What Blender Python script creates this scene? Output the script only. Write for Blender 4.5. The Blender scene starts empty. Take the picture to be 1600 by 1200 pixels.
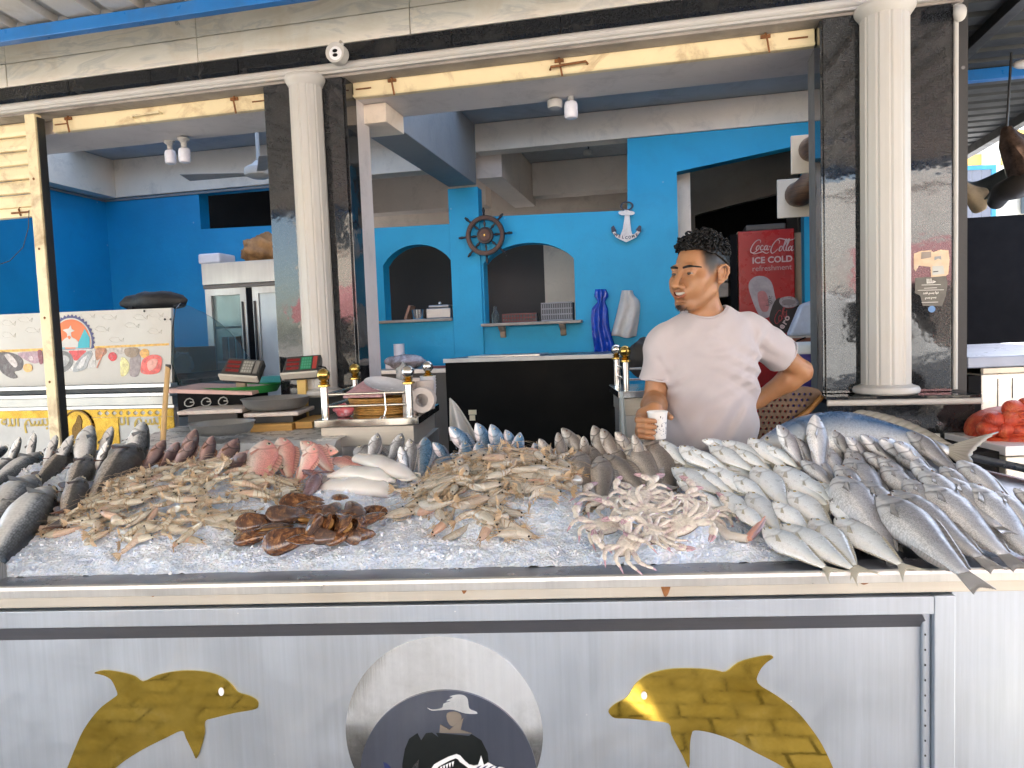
import bpy, bmesh, math, random
import numpy as np
from mathutils import Vector, Matrix, noise as mnoise

random.seed(7)
RNG = np.random.default_rng(11)
R = math.radians
sc = bpy.context.scene
COL = sc.collection

# ------------------------------------------------------------------ camera
FPX = 1154.0                       # focal length in pixels of a 1600 px wide frame
PITCH, ROLL = R(3.81), R(2.14)
CAMZ = 1.5
CAM = Vector((0, 0, CAMZ))
_f = Vector((0, math.cos(PITCH), -math.sin(PITCH)))
_u0 = Vector((0, math.sin(PITCH), math.cos(PITCH)))
_r0 = Vector((1, 0, 0))
_R = _r0 * math.cos(ROLL) - _u0 * math.sin(ROLL)
_U = _r0 * math.sin(ROLL) + _u0 * math.cos(ROLL)
cam = bpy.data.cameras.new('camera')
cam.sensor_width = 36.0
cam.lens = FPX / 1600 * 36.0
cam.clip_start = 0.05
cam.clip_end = 2000
camo = bpy.data.objects.new('camera', cam)
COL.objects.link(camo)
camo.matrix_world = Matrix(((_R.x, _U.x, -_f.x, 0), (_R.y, _U.y, -_f.y, 0), (_R.z, _U.z, -_f.z, CAMZ), (0, 0, 0, 1)))
sc.camera = camo

# ------------------------------------------------------------------ sky, sun, exposure
SUN_EL, SUN_AZ = R(46), R(28)     # azimuth clockwise from +Y: the sun stands behind the shop, to the right
world = bpy.data.worlds.new('World')
sc.world = world
world.use_nodes = True
_wn = world.node_tree.nodes
_sky = _wn.new('ShaderNodeTexSky')
_sky.sky_type = 'NISHITA'
_sky.sun_disc = False
_sky.sun_elevation = SUN_EL
_sky.sun_rotation = SUN_AZ
_sky.dust_density = 1.6
world.node_tree.links.new(_sky.outputs[0], _wn['Background'].inputs[0])
_wn['Background'].inputs[1].default_value = 0.15
sun = bpy.data.lights.new('sun', 'SUN')
sun.energy = 5.0
sun.angle = R(0.5)
sun.color = (1.0, 0.97, 0.92)
suno = bpy.data.objects.new('sun', sun)
COL.objects.link(suno)
_sd = Vector((math.sin(SUN_AZ) * math.cos(SUN_EL), math.cos(SUN_AZ) * math.cos(SUN_EL), math.sin(SUN_EL)))
suno.rotation_euler = _sd.to_track_quat('Z', 'Y').to_euler()
suno.location = (0, -8, 12)
sc.view_settings.view_transform = 'Standard'
sc.view_settings.look = 'None'
sc.view_settings.gamma = 1.0
sc.view_settings.use_curve_mapping = False
sc.view_settings.exposure = 2.85
sc.cycles.use_denoising = True
sc.cycles.max_bounces = 10
sc.cycles.diffuse_bounces = 6
sc.cycles.glossy_bounces = 4
sc.cycles.transmission_bounces = 6
sc.cycles.transparent_max_bounces = 8
sc.cycles.sample_clamp_indirect = 6.0
sc.cycles.caustics_reflective = False
sc.cycles.caustics_refractive = False

# ------------------------------------------------------------------ from the photograph's pixels to places in the world
def ray(px, py):
    a, b = (px - 800) / FPX, -(py - 600) / FPX
    return _f + _R * a + _U * b

def at_y(px, py, Y):
    d = ray(px, py)
    return CAM + d * (Y / d.y)

def frame(origin, yaw):             # local x runs to the right along the front, local y into the building
    return Matrix.Translation(Vector(origin)) @ Matrix.Rotation(-yaw, 4, 'Z')

FF = frame((0, 3.0, 0), R(12.5))    # the shop front
SF = frame((0, 1.5, 0), R(3.2))     # the fish stall's front edge
FFi, SFi = FF.inverted(), SF.inverted()

def on_local(px, py, M, Mi, ly):    # the pixel's point on the plane local y = ly, in local coordinates
    o = Mi @ CAM
    d = Mi.to_3x3() @ ray(px, py)
    return o + d * ((ly - o.y) / d.y)

def fac(px, py, ly):
    return on_local(px, py, FF, FFi, ly)

def stl(px, py, ly):
    return on_local(px, py, SF, SFi, ly)

# ------------------------------------------------------------------ materials
MATS = {}
def _mix(nt, a, b, fac, mode='MIX'):
    n = nt.nodes.new('ShaderNodeMix')
    n.data_type = 'RGBA'
    n.blend_type = mode
    for s, v in ((n.inputs[6], a), (n.inputs[7], b), (n.inputs[0], fac)):
        if hasattr(v, 'is_output') or hasattr(v, 'links'):
            nt.links.new(v, s)
        elif isinstance(v, (int, float)):
            s.default_value = v
        else:
            s.default_value = (*v, 1)
    return n.outputs[2]

def _noise(nt, scale, detail=4, rough=.6, vec=None, dist=0.0):
    n = nt.nodes.new('ShaderNodeTexNoise')
    n.inputs['Scale'].default_value = scale
    n.inputs['Detail'].default_value = detail
    n.inputs['Roughness'].default_value = rough
    n.inputs['Distortion'].default_value = dist
    if vec is not None:
        nt.links.new(vec, n.inputs['Vector'])
    return n.outputs[0]

def _ramp(nt, src, stops, interp='LINEAR'):
    n = nt.nodes.new('ShaderNodeValToRGB')
    cr = n.color_ramp
    cr.interpolation = interp
    while len(cr.elements) < len(stops):
        cr.elements.new(0.5)
    for e, (p, c) in zip(cr.elements, stops):
        e.position = p
        e.color = (*c, 1) if not isinstance(c, (int, float)) else (c, c, c, 1)
    nt.links.new(src, n.inputs[0])
    return n.outputs[0]

def _coords(nt, kind='Object', scale=(1, 1, 1)):
    t = nt.nodes.new('ShaderNodeTexCoord')
    m = nt.nodes.new('ShaderNodeMapping')
    m.inputs['Scale'].default_value = scale
    nt.links.new(t.outputs[kind], m.inputs[0])
    return m.outputs[0]

def _bump(nt, bsdf, src, strength=.2, dist=.01):
    b = nt.nodes.new('ShaderNodeBump')
    b.inputs['Strength'].default_value = strength
    b.inputs['Distance'].default_value = dist
    nt.links.new(src, b.inputs['Height'])
    nt.links.new(b.outputs[0], bsdf.inputs['Normal'])
    return b

def new_mat(name):
    m = bpy.data.materials.new(name)
    m.use_nodes = True
    nt = m.node_tree
    return m, nt, nt.nodes['Principled BSDF']

def mat(name, col, rough=.6, metal=0.0, var=.12, scale=6.0, stretch=(1, 1, 1), bump=0.0, bscale=60.0, dirt=None, dirt_amt=.5,
        dirt_scale=3.0, coat=0.0, spec=.5, rvar=.12, trans=0.0, sss=0.0, alpha=1.0, bdist=.004):
    """a surface with mottling, an optional stain layer, uneven gloss and fine relief"""
    if name in MATS:
        return MATS[name]
    m, nt, b = new_mat(name)
    v = _coords(nt, 'Object', stretch)
    n1 = _noise(nt, scale, 6, .62, v)
    dark = tuple(c * (1 - var) for c in col)
    lite = tuple(min(1, c * (1 + var)) for c in col)
    c = _ramp(nt, n1, [(.3, dark), (.7, lite)])
    if dirt is not None:
        n2 = _noise(nt, dirt_scale, 8, .7, v, .6)
        f = _ramp(nt, n2, [(.5, 0.0), (.72, dirt_amt)])
        c = _mix(nt, c, dirt, f)
    nt.links.new(c, b.inputs['Base Color'])
    n3 = _noise(nt, scale * 2.3, 5, .6, v)
    rr = _ramp(nt, n3, [(.25, max(.02, rough - rvar)), (.75, min(1, rough + rvar))])
    nt.links.new(rr, b.inputs['Roughness'])
    b.inputs['Metallic'].default_value = metal
    b.inputs['Specular IOR Level'].default_value = spec
    b.inputs['Coat Weight'].default_value = coat
    b.inputs['Coat Roughness'].default_value = .08
    b.inputs['Transmission Weight'].default_value = trans
    b.inputs['Alpha'].default_value = alpha
    if sss:
        b.inputs['Subsurface Weight'].default_value = sss
        b.inputs['Subsurface Radius'].default_value = (.01, .006, .004)
    if bump:
        _bump(nt, b, _noise(nt, bscale, 4, .6, v), bump, bdist)
    MATS[name] = m
    return m

# ------------------------------------------------------------------ mesh collector
class MB:
    def __init__(s):
        s.v, s.f, s.m, s.uv = [], [], [], {}
    def add(s, verts, faces, mi=0):
        o = len(s.v)
        s.v += [tuple(p) for p in verts]
        s.f += [tuple(i + o for i in f) for f in faces]
        s.m += [mi] * len(faces)
        return s
    def box(s, x0, x1, y0, y1, z0, z1, mi=0):
        v = [(x, y, z) for z in (z0, z1) for y in (y0, y1) for x in (x0, x1)]
        return s.add(v, [(0, 2, 3, 1), (4, 5, 7, 6), (0, 1, 5, 4), (2, 6, 7, 3), (0, 4, 6, 2), (1, 3, 7, 5)], mi)
    def hexa(s, p, mi=0):            # eight corners ordered like box(): z-, then z+; (x0y0, x1y0, x0y1, x1y1)
        return s.add(p, [(0, 2, 3, 1), (4, 5, 7, 6), (0, 1, 5, 4), (2, 6, 7, 3), (0, 4, 6, 2), (1, 3, 7, 5)], mi)
    def prism(s, poly, y0, y1, mi=0, axis='y'):   # poly of (x, z) extruded along y (or of (x, y) along z)
        n = len(poly)
        if axis == 'y':
            v = [(x, y0, z) for x, z in poly] + [(x, y1, z) for x, z in poly]
        elif axis == 'z':
            v = [(x, y, y0) for x, y in poly] + [(x, y, y1) for x, y in poly]
        else:
            v = [(y0, x, z) for x, z in poly] + [(y1, x, z) for x, z in poly]
        f = [tuple(range(n)), tuple(range(2 * n - 1, n - 1, -1))]
        f += [(i, i + n, (i + 1) % n + n, (i + 1) % n) for i in range(n)]
        return s.add(v, f, mi)
    def tube(s, pts, r, seg=8, mi=0, cap=True, flat=None):
        pts = [Vector(p) for p in pts]
        n = len(pts)
        rs = r if isinstance(r, (list, tuple)) else [r] * n
        rings, prev = [], None
        for i, p in enumerate(pts):
            t = (pts[min(i + 1, n - 1)] - pts[max(i - 1, 0)])
            if t.length < 1e-9:
                t = Vector((0, 0, 1))
            t.normalize()
            if prev is None:
                a = Vector((0, 0, 1)) if abs(t.z) < .9 else Vector((1, 0, 0))
                nrm = t.cross(a).normalized()
            else:
                nrm = (prev - t * prev.dot(t)).normalized()
            prev = nrm
            bn = t.cross(nrm)
            ring = []
            for k in range(seg):
                an = 2 * math.pi * k / seg
                c, q = math.cos(an), math.sin(an)
                ring.append(p + nrm * (c * rs[i]) + bn * (q * rs[i] * (flat or 1)))
            rings.append(ring)
        v = [p for ring in rings for p in ring]
        f = []
        for i in range(n - 1):
            for k in range(seg):
                f.append((i * seg + k, i * seg + (k + 1) % seg, (i + 1) * seg + (k + 1) % seg, (i + 1) * seg + k))
        if cap:
            f.append(tuple(range(seg - 1, -1, -1)))
            f.append(tuple((n - 1) * seg + k for k in range(seg)))
        return s.add(v, f, mi)
    def lathe(s, prof, c=(0, 0, 0), seg=24, mi=0, a0=0, a1=2 * math.pi, cap=True, rfun=None):
        full = abs(a1 - a0 - 2 * math.pi) < 1e-6
        cap = cap and tuple(prof[0]) != tuple(prof[-1])
        m = seg if full else seg + 1
        v, f = [], []
        for r, z in prof:
            for k in range(m):
                a = a0 + (a1 - a0) * k / seg
                rr = r if rfun is None else rfun(r, a)
                v.append((c[0] + rr * math.cos(a), c[1] + rr * math.sin(a), c[2] + z))
        for i in range(len(prof) - 1):
            for k in range(m if full else m - 1):
                k2 = (k + 1) % m
                f.append((i * m + k, i * m + k2, (i + 1) * m + k2, (i + 1) * m + k))
        if cap and full:
            if prof[0][0] > 1e-5:
                f.append(tuple(range(m - 1, -1, -1)))
            if prof[-1][0] > 1e-5:
                f.append(tuple((len(prof) - 1) * m + k for k in range(m)))
        return s.add(v, f, mi)
    def ball(s, c, r, su=12, sv=8, mi=0, M=None):
        rx, ry, rz = r if isinstance(r, (tuple, list)) else (r, r, r)
        v, f = [], []
        v.append((0, 0, rz))
        for j in range(1, sv):
            ph = math.pi * j / sv
            for k in range(su):
                a = 2 * math.pi * k / su
                v.append((rx * math.sin(ph) * math.cos(a), ry * math.sin(ph) * math.sin(a), rz * math.cos(ph)))
        v.append((0, 0, -rz))
        for k in range(su):
            f.append((0, 1 + k, 1 + (k + 1) % su))
        for j in range(sv - 2):
            for k in range(su):
                a, b = 1 + j * su + k, 1 + j * su + (k + 1) % su
                f.append((a, a + su, b + su, b))
        last = len(v) - 1
        for k in range(su):
            f.append((last, 1 + (sv - 2) * su + (k + 1) % su, 1 + (sv - 2) * su + k))
        if M is not None:
            v = [M @ Vector(p) for p in v]
        v = [(p[0] + c[0], p[1] + c[1], p[2] + c[2]) for p in v]
        return s.add(v, f, mi)
    def grid(s, P, mi=0):            # P[i][j] points
        n, m = len(P), len(P[0])
        v = [p for row in P for p in row]
        f = [(i * m + j, i * m + j + 1, (i + 1) * m + j + 1, (i + 1) * m + j) for i in range(n - 1) for j in range(m - 1)]
        return s.add(v, f, mi)
    def xform(s, M):
        s.v = [tuple(M @ Vector(p)) for p in s.v]
        return s
    def mesh(s, name, mats, smooth=None, fix=True):
        me = bpy.data.meshes.new(name)
        me.from_pydata(s.v, [], s.f)
        for m in (mats if isinstance(mats, (list, tuple)) else [mats]):
            me.materials.append(m)
        if any(s.m):
            me.polygons.foreach_set('material_index', s.m)
        if fix:
            bm = bmesh.new()
            bm.from_mesh(me)
            bmesh.ops.recalc_face_normals(bm, faces=bm.faces)
            bm.to_mesh(me)
            bm.free()
        if smooth is not None:
            me.polygons.foreach_set('use_smooth', [True] * len(me.polygons))
            if smooth < 179:
                me.set_sharp_from_angle(angle=R(smooth))
        me.update()
        return me
    def build(s, name, mats, parent=None, M=None, smooth=None, bev=0.0, fix=True):
        return link(name, s.mesh(name, mats, smooth, fix), parent, M, bev)

def link(name, me, parent=None, M=None, bev=0.0, seg=2):
    o = bpy.data.objects.new(name, me)
    COL.objects.link(o)
    if parent is not None:
        o.parent = parent
    if M is not None:
        o.matrix_local = M
    if bev:
        b = o.modifiers.new('bevel', 'BEVEL')
        b.width = bev
        b.segments = seg
        b.limit_method = 'ANGLE'
        b.angle_limit = R(35)
        b.harden_normals = False
    return o

def thing(name, label, cat, M=None, group=None):
    o = bpy.data.objects.new(name, None)
    o.empty_display_size = .05
    COL.objects.link(o)
    if M is not None:
        o.matrix_world = M
    o['label'] = label
    o['category'] = cat
    if group:
        o['group'] = group
    return o

def tag(o, label=None, cat=None, group=None, kind=None):
    for k, v in (('label', label), ('category', cat), ('group', group), ('kind', kind)):
        if v:
            o[k] = v
    return o

KIDS = {}
def copy_thing(root, kids, M, label=None):
    r = root.copy()
    COL.objects.link(r)
    r.matrix_world = M
    if label:
        r['label'] = label
    for ch, subs in kids:
        c = ch.copy()
        COL.objects.link(c)
        c.parent = r
        for g in subs:
            d = g.copy()
            COL.objects.link(d)
            d.parent = c
    return r

def kids_of(root):
    return [(c, list(c.children)) for c in root.children]

def lerp(a, b, t):
    return a + (b - a) * t

def interp(pts, t):                  # smooth interpolation through (t, v) control points
    ts = [p[0] for p in pts]
    vs = [p[1] for p in pts]
    n = len(pts)
    if t <= ts[0]:
        return vs[0]
    if t >= ts[-1]:
        return vs[-1]
    i = max(k for k in range(n - 1) if ts[k] <= t)
    h = ts[i + 1] - ts[i]
    s = (t - ts[i]) / h
    def slope(k):
        if k == 0:
            return (vs[1] - vs[0]) / (ts[1] - ts[0])
        if k == n - 1:
            return (vs[-1] - vs[-2]) / (ts[-1] - ts[-2])
        return (vs[k + 1] - vs[k - 1]) / (ts[k + 1] - ts[k - 1])
    m0, m1 = slope(i) * h, slope(i + 1) * h
    return (2 * s**3 - 3 * s**2 + 1) * vs[i] + (s**3 - 2 * s**2 + s) * m0 + (-2 * s**3 + 3 * s**2) * vs[i + 1] + (s**3 - s**2) * m1

def text_mesh(body, size, ext=.0005, align='CENTER', bold=0.0, shear=0.0):
    c = bpy.data.curves.new('lettering', 'FONT')
    c.body = body
    c.size = size
    c.extrude = ext
    c.align_x = align
    c.offset = bold
    c.shear = shear
    c.resolution_u = 3
    o = bpy.data.objects.new('lettering', c)
    COL.objects.link(o)
    dg = bpy.context.evaluated_depsgraph_get()
    me = bpy.data.meshes.new_from_object(o.evaluated_get(dg))
    bpy.data.objects.remove(o)
    bpy.data.curves.remove(c)
    return me

def put_text(body, size, name, m, parent, M, **kw):
    me = text_mesh(body, size, **kw)
    me.materials.clear()
    me.materials.append(m)
    return link(name, me, parent, M)

UPRIGHT = Matrix.Rotation(R(90), 4, 'X')    # lettering that stands up and faces local -y
# ------------------------------------------------------------------ shared surfaces
def marble_mat():
    m, nt, b = new_mat('cream_marble')
    v = _coords(nt, 'Object', (1, 1, 1))
    oi = nt.nodes.new('ShaderNodeObjectInfo')
    add = nt.nodes.new('ShaderNodeVectorMath')
    add.operation = 'MULTIPLY_ADD'
    cx = nt.nodes.new('ShaderNodeCombineXYZ')
    for k in range(3):
        nt.links.new(oi.outputs['Random'], cx.inputs[k])
    nt.links.new(cx.outputs[0], add.inputs[0])
    add.inputs[1].default_value = (9, 5, 7)
    nt.links.new(v, add.inputs[2])
    mp = nt.nodes.new('ShaderNodeMapping')
    mp.inputs['Rotation'].default_value = (0, R(24), 0)
    mp.inputs['Scale'].default_value = (1.2, 1, 5.5)
    nt.links.new(add.outputs[0], mp.inputs[0])
    n = _noise(nt, 2.2, 9, .6, mp.outputs[0], .9)
    c = _ramp(nt, n, [(.35, (.69, .66, .57)), (.5, (.76, .73, .65)), (.57, (.58, .575, .53)), (.62, (.74, .71, .62)), (.8, (.68, .60, .47))])
    d = _noise(nt, 3, 8, .7, v, .5)
    f = _ramp(nt, d, [(.5, 0.0), (.8, .55)])
    c = _mix(nt, c, (.50, .38, .22), f)
    nt.links.new(c, b.inputs['Base Color'])
    b.inputs['Roughness'].default_value = .32
    return m

def granite_mat():
    m, nt, b = new_mat('black_granite')
    v = _coords(nt, 'Object')
    vo = nt.nodes.new('ShaderNodeTexVoronoi')
    vo.inputs['Scale'].default_value = 260
    nt.links.new(v, vo.inputs['Vector'])
    c = _ramp(nt, vo.outputs['Distance'], [(.0, (.075, .08, .085)), (.3, (.016, .018, .021)), (1, (.008, .009, .011))])
    n = _noise(nt, 5, 8, .7, v, .4)
    f = _ramp(nt, n, [(.5, 0.0), (.8, .3)])
    c = _mix(nt, c, (.12, .115, .10), f)
    nt.links.new(c, b.inputs['Base Color'])
    n2 = _noise(nt, 7, 7, .7, v, .5)
    nt.links.new(_ramp(nt, n2, [(.35, .025), (.6, .06), (.85, .2)]), b.inputs['Roughness'])
    b.inputs['Specular IOR Level'].default_value = .6
    nb = _noise(nt, 9, 3, .5, v)
    _bump(nt, b, nb, .06, .01)
    return m

def steel_mat(name, col=(.62, .62, .61), rough=.34, vert=True, dirt=(.42, .36, .28), scale=1.0, metal=.85, spots=True):
    m, nt, b = new_mat(name)
    v = _coords(nt, 'Object', (1, 1, 1))
    vs = _coords(nt, 'Object', (38 * scale, 38 * scale, .9 * scale) if vert else (.9 * scale, 38 * scale, 38 * scale))
    n = _noise(nt, 2.5, 5, .7, vs)
    c = _ramp(nt, n, [(.3, tuple(k * .93 for k in col)), (.7, tuple(min(1, k * 1.06) for k in col))])
    n2 = _noise(nt, 2.2, 7, .68, v, .5)
    f = _ramp(nt, n2, [(.5, 0.0), (.85, .5)])
    c = _mix(nt, c, dirt, f)
    n4 = _noise(nt, 1.0, 6, .75, _coords(nt, 'Object', (26, 26, 1.4)))
    f4 = _ramp(nt, n4, [(.56, 0.0), (.75, .4)])
    c = _mix(nt, c, tuple(min(1, k * 1.25) for k in col), f4)
    if spots:
        vo = nt.nodes.new('ShaderNodeTexVoronoi')
        vo.inputs['Scale'].default_value = 26
        nt.links.new(v, vo.inputs['Vector'])
        fs = _ramp(nt, vo.outputs['Distance'], [(.03, 1.0), (.055, 0.0)])
        ns = _noise(nt, 8, 2, .5, v)
        fs2 = _ramp(nt, ns, [(.56, 0.0), (.6, .8)])
        mm = nt.nodes.new('ShaderNodeMath')
        mm.operation = 'MULTIPLY'
        nt.links.new(fs, mm.inputs[0])
        nt.links.new(fs2, mm.inputs[1])
        c = _mix(nt, c, (.8, .8, .78), mm.outputs[0])
    nt.links.new(c, b.inputs['Base Color'])
    r = _noise(nt, 6, 6, .7, v)
    nt.links.new(_ramp(nt, r, [(.3, rough - .09), (.7, rough + .12)]), b.inputs['Roughness'])
    b.inputs['Metallic'].default_value = metal
    _bump(nt, b, n, .05, .002)
    return m

def paint_mat(name, col, dirt, amt=.35, rough=.55, scale=2.0, bump=.25):
    m, nt, b = new_mat(name)
    v = _coords(nt, 'Object')
    n1 = _noise(nt, 1.3, 6, .6, v, .2)
    c = _ramp(nt, n1, [(.3, tuple(k * .86 for k in col)), (.7, tuple(min(1, k * 1.1) for k in col))])
    n2 = _noise(nt, scale * 3, 9, .75, v, .6)
    c = _mix(nt, c, dirt, _ramp(nt, n2, [(.52, 0.0), (.8, amt)]))
    vo = nt.nodes.new('ShaderNodeTexVoronoi')
    vo.inputs['Scale'].default_value = 9
    nt.links.new(v, vo.inputs['Vector'])
    sp = _ramp(nt, vo.outputs['Distance'], [(.04, .8), (.075, 0.0)])
    n5 = _noise(nt, 4, 2, .5, v)
    mm = nt.nodes.new('ShaderNodeMath')
    mm.operation = 'MULTIPLY'
    nt.links.new(sp, mm.inputs[0])
    nt.links.new(_ramp(nt, n5, [(.55, 0.0), (.62, .7)]), mm.inputs[1])
    c = _mix(nt, c, tuple(min(1, k * .5 + .35) for k in col), mm.outputs[0])
    nt.links.new(c, b.inputs['Base Color'])
    b.inputs['Roughness'].default_value = rough
    n3 = _noise(nt, 45, 5, .65, v)
    _bump(nt, b, n3, bump, .006)
    return m

MARBLE = marble_mat()
GRANITE = granite_mat()
STEEL = steel_mat('brushed_steel')
BLUE = paint_mat('bright_blue_wall_paint', (.004, .36, .62), (.01, .26, .48), .55)
BLUEDEEP = paint_mat('deep_blue_wall_paint', (.004, .27, .56), (.01, .19, .42), .5)
LAV = paint_mat('grey_lavender_paint', (.66, .62, .61), (.25, .23, .22), .5)
PLASTER = paint_mat('grey_plaster', (.82, .72, .60), (.28, .24, .2), .5)
PLASTERW = paint_mat('warm_plaster', (.74, .64, .56), (.3, .24, .2), .5)
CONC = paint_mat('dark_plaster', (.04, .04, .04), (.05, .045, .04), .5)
CREAM = mat('cream_enamel', (.80, .68, .42), .42, 0, .06, 5, (1, 1, 1), .06, 40, dirt=(.30, .15, .05), dirt_amt=.75, dirt_scale=7)
COLUMN = mat('cream_stone', (.49, .48, .455), .45, 0, .05, 4, (1, 1, .3), .1, 50, dirt=(.5, .42, .3), dirt_amt=.4, dirt_scale=4)
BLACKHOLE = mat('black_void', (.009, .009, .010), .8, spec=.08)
RUST = mat('rust', (.22, .09, .03), .85, 0, .4, 40, bump=.4)
BLUESTEEL = mat('blue_painted_steel', (.01, .16, .48), .35, 0, .1, 6, dirt=(.05, .08, .12), dirt_amt=.5)
TIN = mat('galvanised_tin', (.52, .50, .46), .45, .2, .12, 3, (1, 1, 1), .05, 30, dirt=(.24, .19, .14), dirt_amt=.6)
GROUT = mat('pale_grout', (.55, .5, .42), .8)
WHITEPL = mat('white_plastic', (.78, .78, .80), .35, 0, .04)
DARKMETAL = mat('dark_metal', (.05, .05, .05), .45, .6)

def shape2d(polys, y0, y1):
    """outline (x, z) with holes given a thickness along local y; returns a mesh"""
    c = bpy.data.curves.new('outline', 'CURVE')
    c.dimensions = '2D'
    c.fill_mode = 'BOTH'
    for p in polys:
        s = c.splines.new('POLY')
        s.points.add(len(p) - 1)
        for q, (x, z) in zip(s.points, p):
            q.co = (x, z, 0, 1)
        s.use_cyclic_u = True
    c.extrude = abs(y1 - y0) / 2
    o = bpy.data.objects.new('outline', c)
    COL.objects.link(o)
    dg = bpy.context.evaluated_depsgraph_get()
    me = bpy.data.meshes.new_from_object(o.evaluated_get(dg))
    bpy.data.objects.remove(o)
    bpy.data.curves.remove(c)
    me.transform(Matrix.Translation((0, (y0 + y1) / 2, 0)) @ UPRIGHT)
    return me

def shape(name, polys, y0, y1, m, parent=None, M=None, bev=0.0):
    me = shape2d(polys, y0, y1)
    me.materials.clear()
    me.materials.append(m)
    return link(name, me, parent, M, bev)

def circle(cx, cz, r, n=48, rz=None, a0=0, a1=2 * math.pi):
    rz = r if rz is None else rz
    k = n if abs(a1 - a0 - 2 * math.pi) < 1e-6 else n + 1
    return [(cx + r * math.cos(a0 + (a1 - a0) * i / n), cz + rz * math.sin(a0 + (a1 - a0) * i / n)) for i in range(k)]

def smooth_poly(pts, n=4):           # Catmull-Rom through closed points
    out = []
    m = len(pts)
    for i in range(m):
        p0, p1, p2, p3 = (Vector(pts[(i + k - 1) % m]) for k in range(4))
        for j in range(n):
            t = j / n
            q = .5 * (2 * p1 + (p2 - p0) * t + (2 * p0 - 5 * p1 + 4 * p2 - p3) * t * t + (3 * p1 - p0 - 3 * p2 + p3) * t**3)
            out.append((q.x, q.y))
    return out

# ------------------------------------------------------------------ ground, street
def paving_mat():
    m, nt, b = new_mat('street_paving')
    v = _coords(nt, 'Object')
    br = nt.nodes.new('ShaderNodeTexBrick')
    br.inputs['Scale'].default_value = 2.2
    br.inputs['Mortar Size'].default_value = .018
    br.inputs['Color1'].default_value = (.50, .46, .38, 1)
    br.inputs['Color2'].default_value = (.42, .38, .32, 1)
    br.inputs['Mortar'].default_value = (.10, .09, .075, 1)
    nt.links.new(v, br.inputs['Vector'])
    n = _noise(nt, 2.0, 8, .7, v, .3)
    c = _mix(nt, br.outputs[0], (.15, .13, .11), _ramp(nt, n, [(.45, 0.0), (.8, .7)]))
    nt.links.new(c, b.inputs['Base Color'])
    b.inputs['Roughness'].default_value = .8
    _bump(nt, b, br.outputs['Fac'], -.3, .01)
    return m
g = MB().add([(-400, -400, 0), (400, -400, 0), (400, 400, 0), (-400, 400, 0)], [(0, 1, 2, 3)])
tag(g.build('ground', mat('dusty_ground', (.46, .42, .35), .9, var=.2, scale=.3)), kind='structure')
g = MB().add([(-30, -14, .004), (30, -14, .004), (30, 1.6, .004), (-30, 1.6, .004)], [(0, 1, 2, 3)])
tag(g.build('pavement', paving_mat()), kind='structure')
g = MB().box(-60, 60, 0.2, 9.5, .0, .02)
tag(g.build('floor', mat('shop_floor_tiles', (.55, .53, .50), .35, var=.1, scale=2), None, FF @ Matrix.Translation((0, 0, .002)) ), kind='structure')

# sunlit houses on the far side of the street (seen in the polished stone and steel)
def far_house(x0, x1, y, h, col, lab, rows, cols, face=-1):
    t = thing('street_house', lab, 'building', Matrix.Translation((x0, y, 0)))
    w = x1 - x0
    m = mat('render_%.2f_%.2f_%.2f' % col, col, .85, 0, .08, 1.5, dirt=tuple(c * .5 for c in col), dirt_amt=.4, dirt_scale=1)
    MB().box(0, w, -6, 0, 0, h).build('wall', m, t)
    MB().box(-.1, w + .1, -6.1, .1, h, h + .25).build('parapet', m, t)
    dk = mat('window_dark', (.03, .035, .04), .15)
    wm, fm = None, None
    for r in range(rows):
        for c in range(cols):
            cx = w * (c + .5) / cols
            z = 1.1 + 3.0 * r
            MB().box(cx - .5, cx + .5, .003, .03, z, z + 1.3).build('window', dk, t)
            MB().box(cx - .6, cx + .6, .003, .09, z - .1, z - .003).build('sill', m, t)
    return t
far_house(-13, -3.4, -11, 6.4, (.68, .61, .50), 'cream rendered house across the street, left one', 2, 4)
far_house(-3.2, 5.4, -11.4, 4.2, (.75, .72, .66), 'low white house across the street, middle one', 1, 4)
far_house(5.6, 15, -10.8, 7.0, (.64, .50, .44), 'salmon pink house across the street, right one', 2, 4)

# a white van and striped awnings across the street, seen in the polished stone
t = thing('parked_van', 'white van parked across the street, mirrored in the polished pier', 'van', Matrix.Translation((.6, -8.6, 0)))
VW = mat('van_white', (.75, .75, .74), .3)
MB().prism([(-2.2, .35), (2.1, .35), (2.2, .9), (1.75, 1.15), (1.2, 1.95), (-2.15, 1.98), (-2.25, 1.2)], -.9, .9).build('body', VW, t, bev=.06)
MB().prism([(.55, 1.2), (1.55, 1.2), (1.12, 1.78), (.55, 1.8)], .901, .915).build('window', BLACKHOLE, t)
for x in (-1.4, 1.3):
    MB().lathe([(.001, 0), (.36, 0), (.38, .03), (.38, .2), (.36, .22), (.001, .22)], seg=24).xform(Matrix.Translation((x, .93, .38)) @ Matrix.Rotation(R(90), 4, 'X')).build('wheel', BLACKHOLE, t)
for k, (x, c) in enumerate(((-9.5, (.60, .25, .25)), (-3.6, (.55, .40, .22)), (3.6, (.62, .30, .30)), (9.5, (.30, .34, .38)))):
    t = thing('shop_awning', ['dull red', 'tan', 'pink', 'grey'][k] + ' awning across the street, mirrored in the polished piers', 'awning', Matrix.Translation((x, -10.7, 0)))
    MB().hexa([(-2.4, 0, 2.95), (2.4, 0, 2.95), (-2.4, 1.5, 2.4), (2.4, 1.5, 2.4), (-2.4, 0, 3.0), (2.4, 0, 3.0), (-2.4, 1.5, 2.45), (2.4, 1.5, 2.45)]).build('cloth', mat('awning_%d' % k, c, .8), t)
    MB().box(-2.4, 2.4, 1.44, 1.5, 2.1, 2.395).build('valance', mat('awning_%d' % k, c, .8), t)

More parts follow.
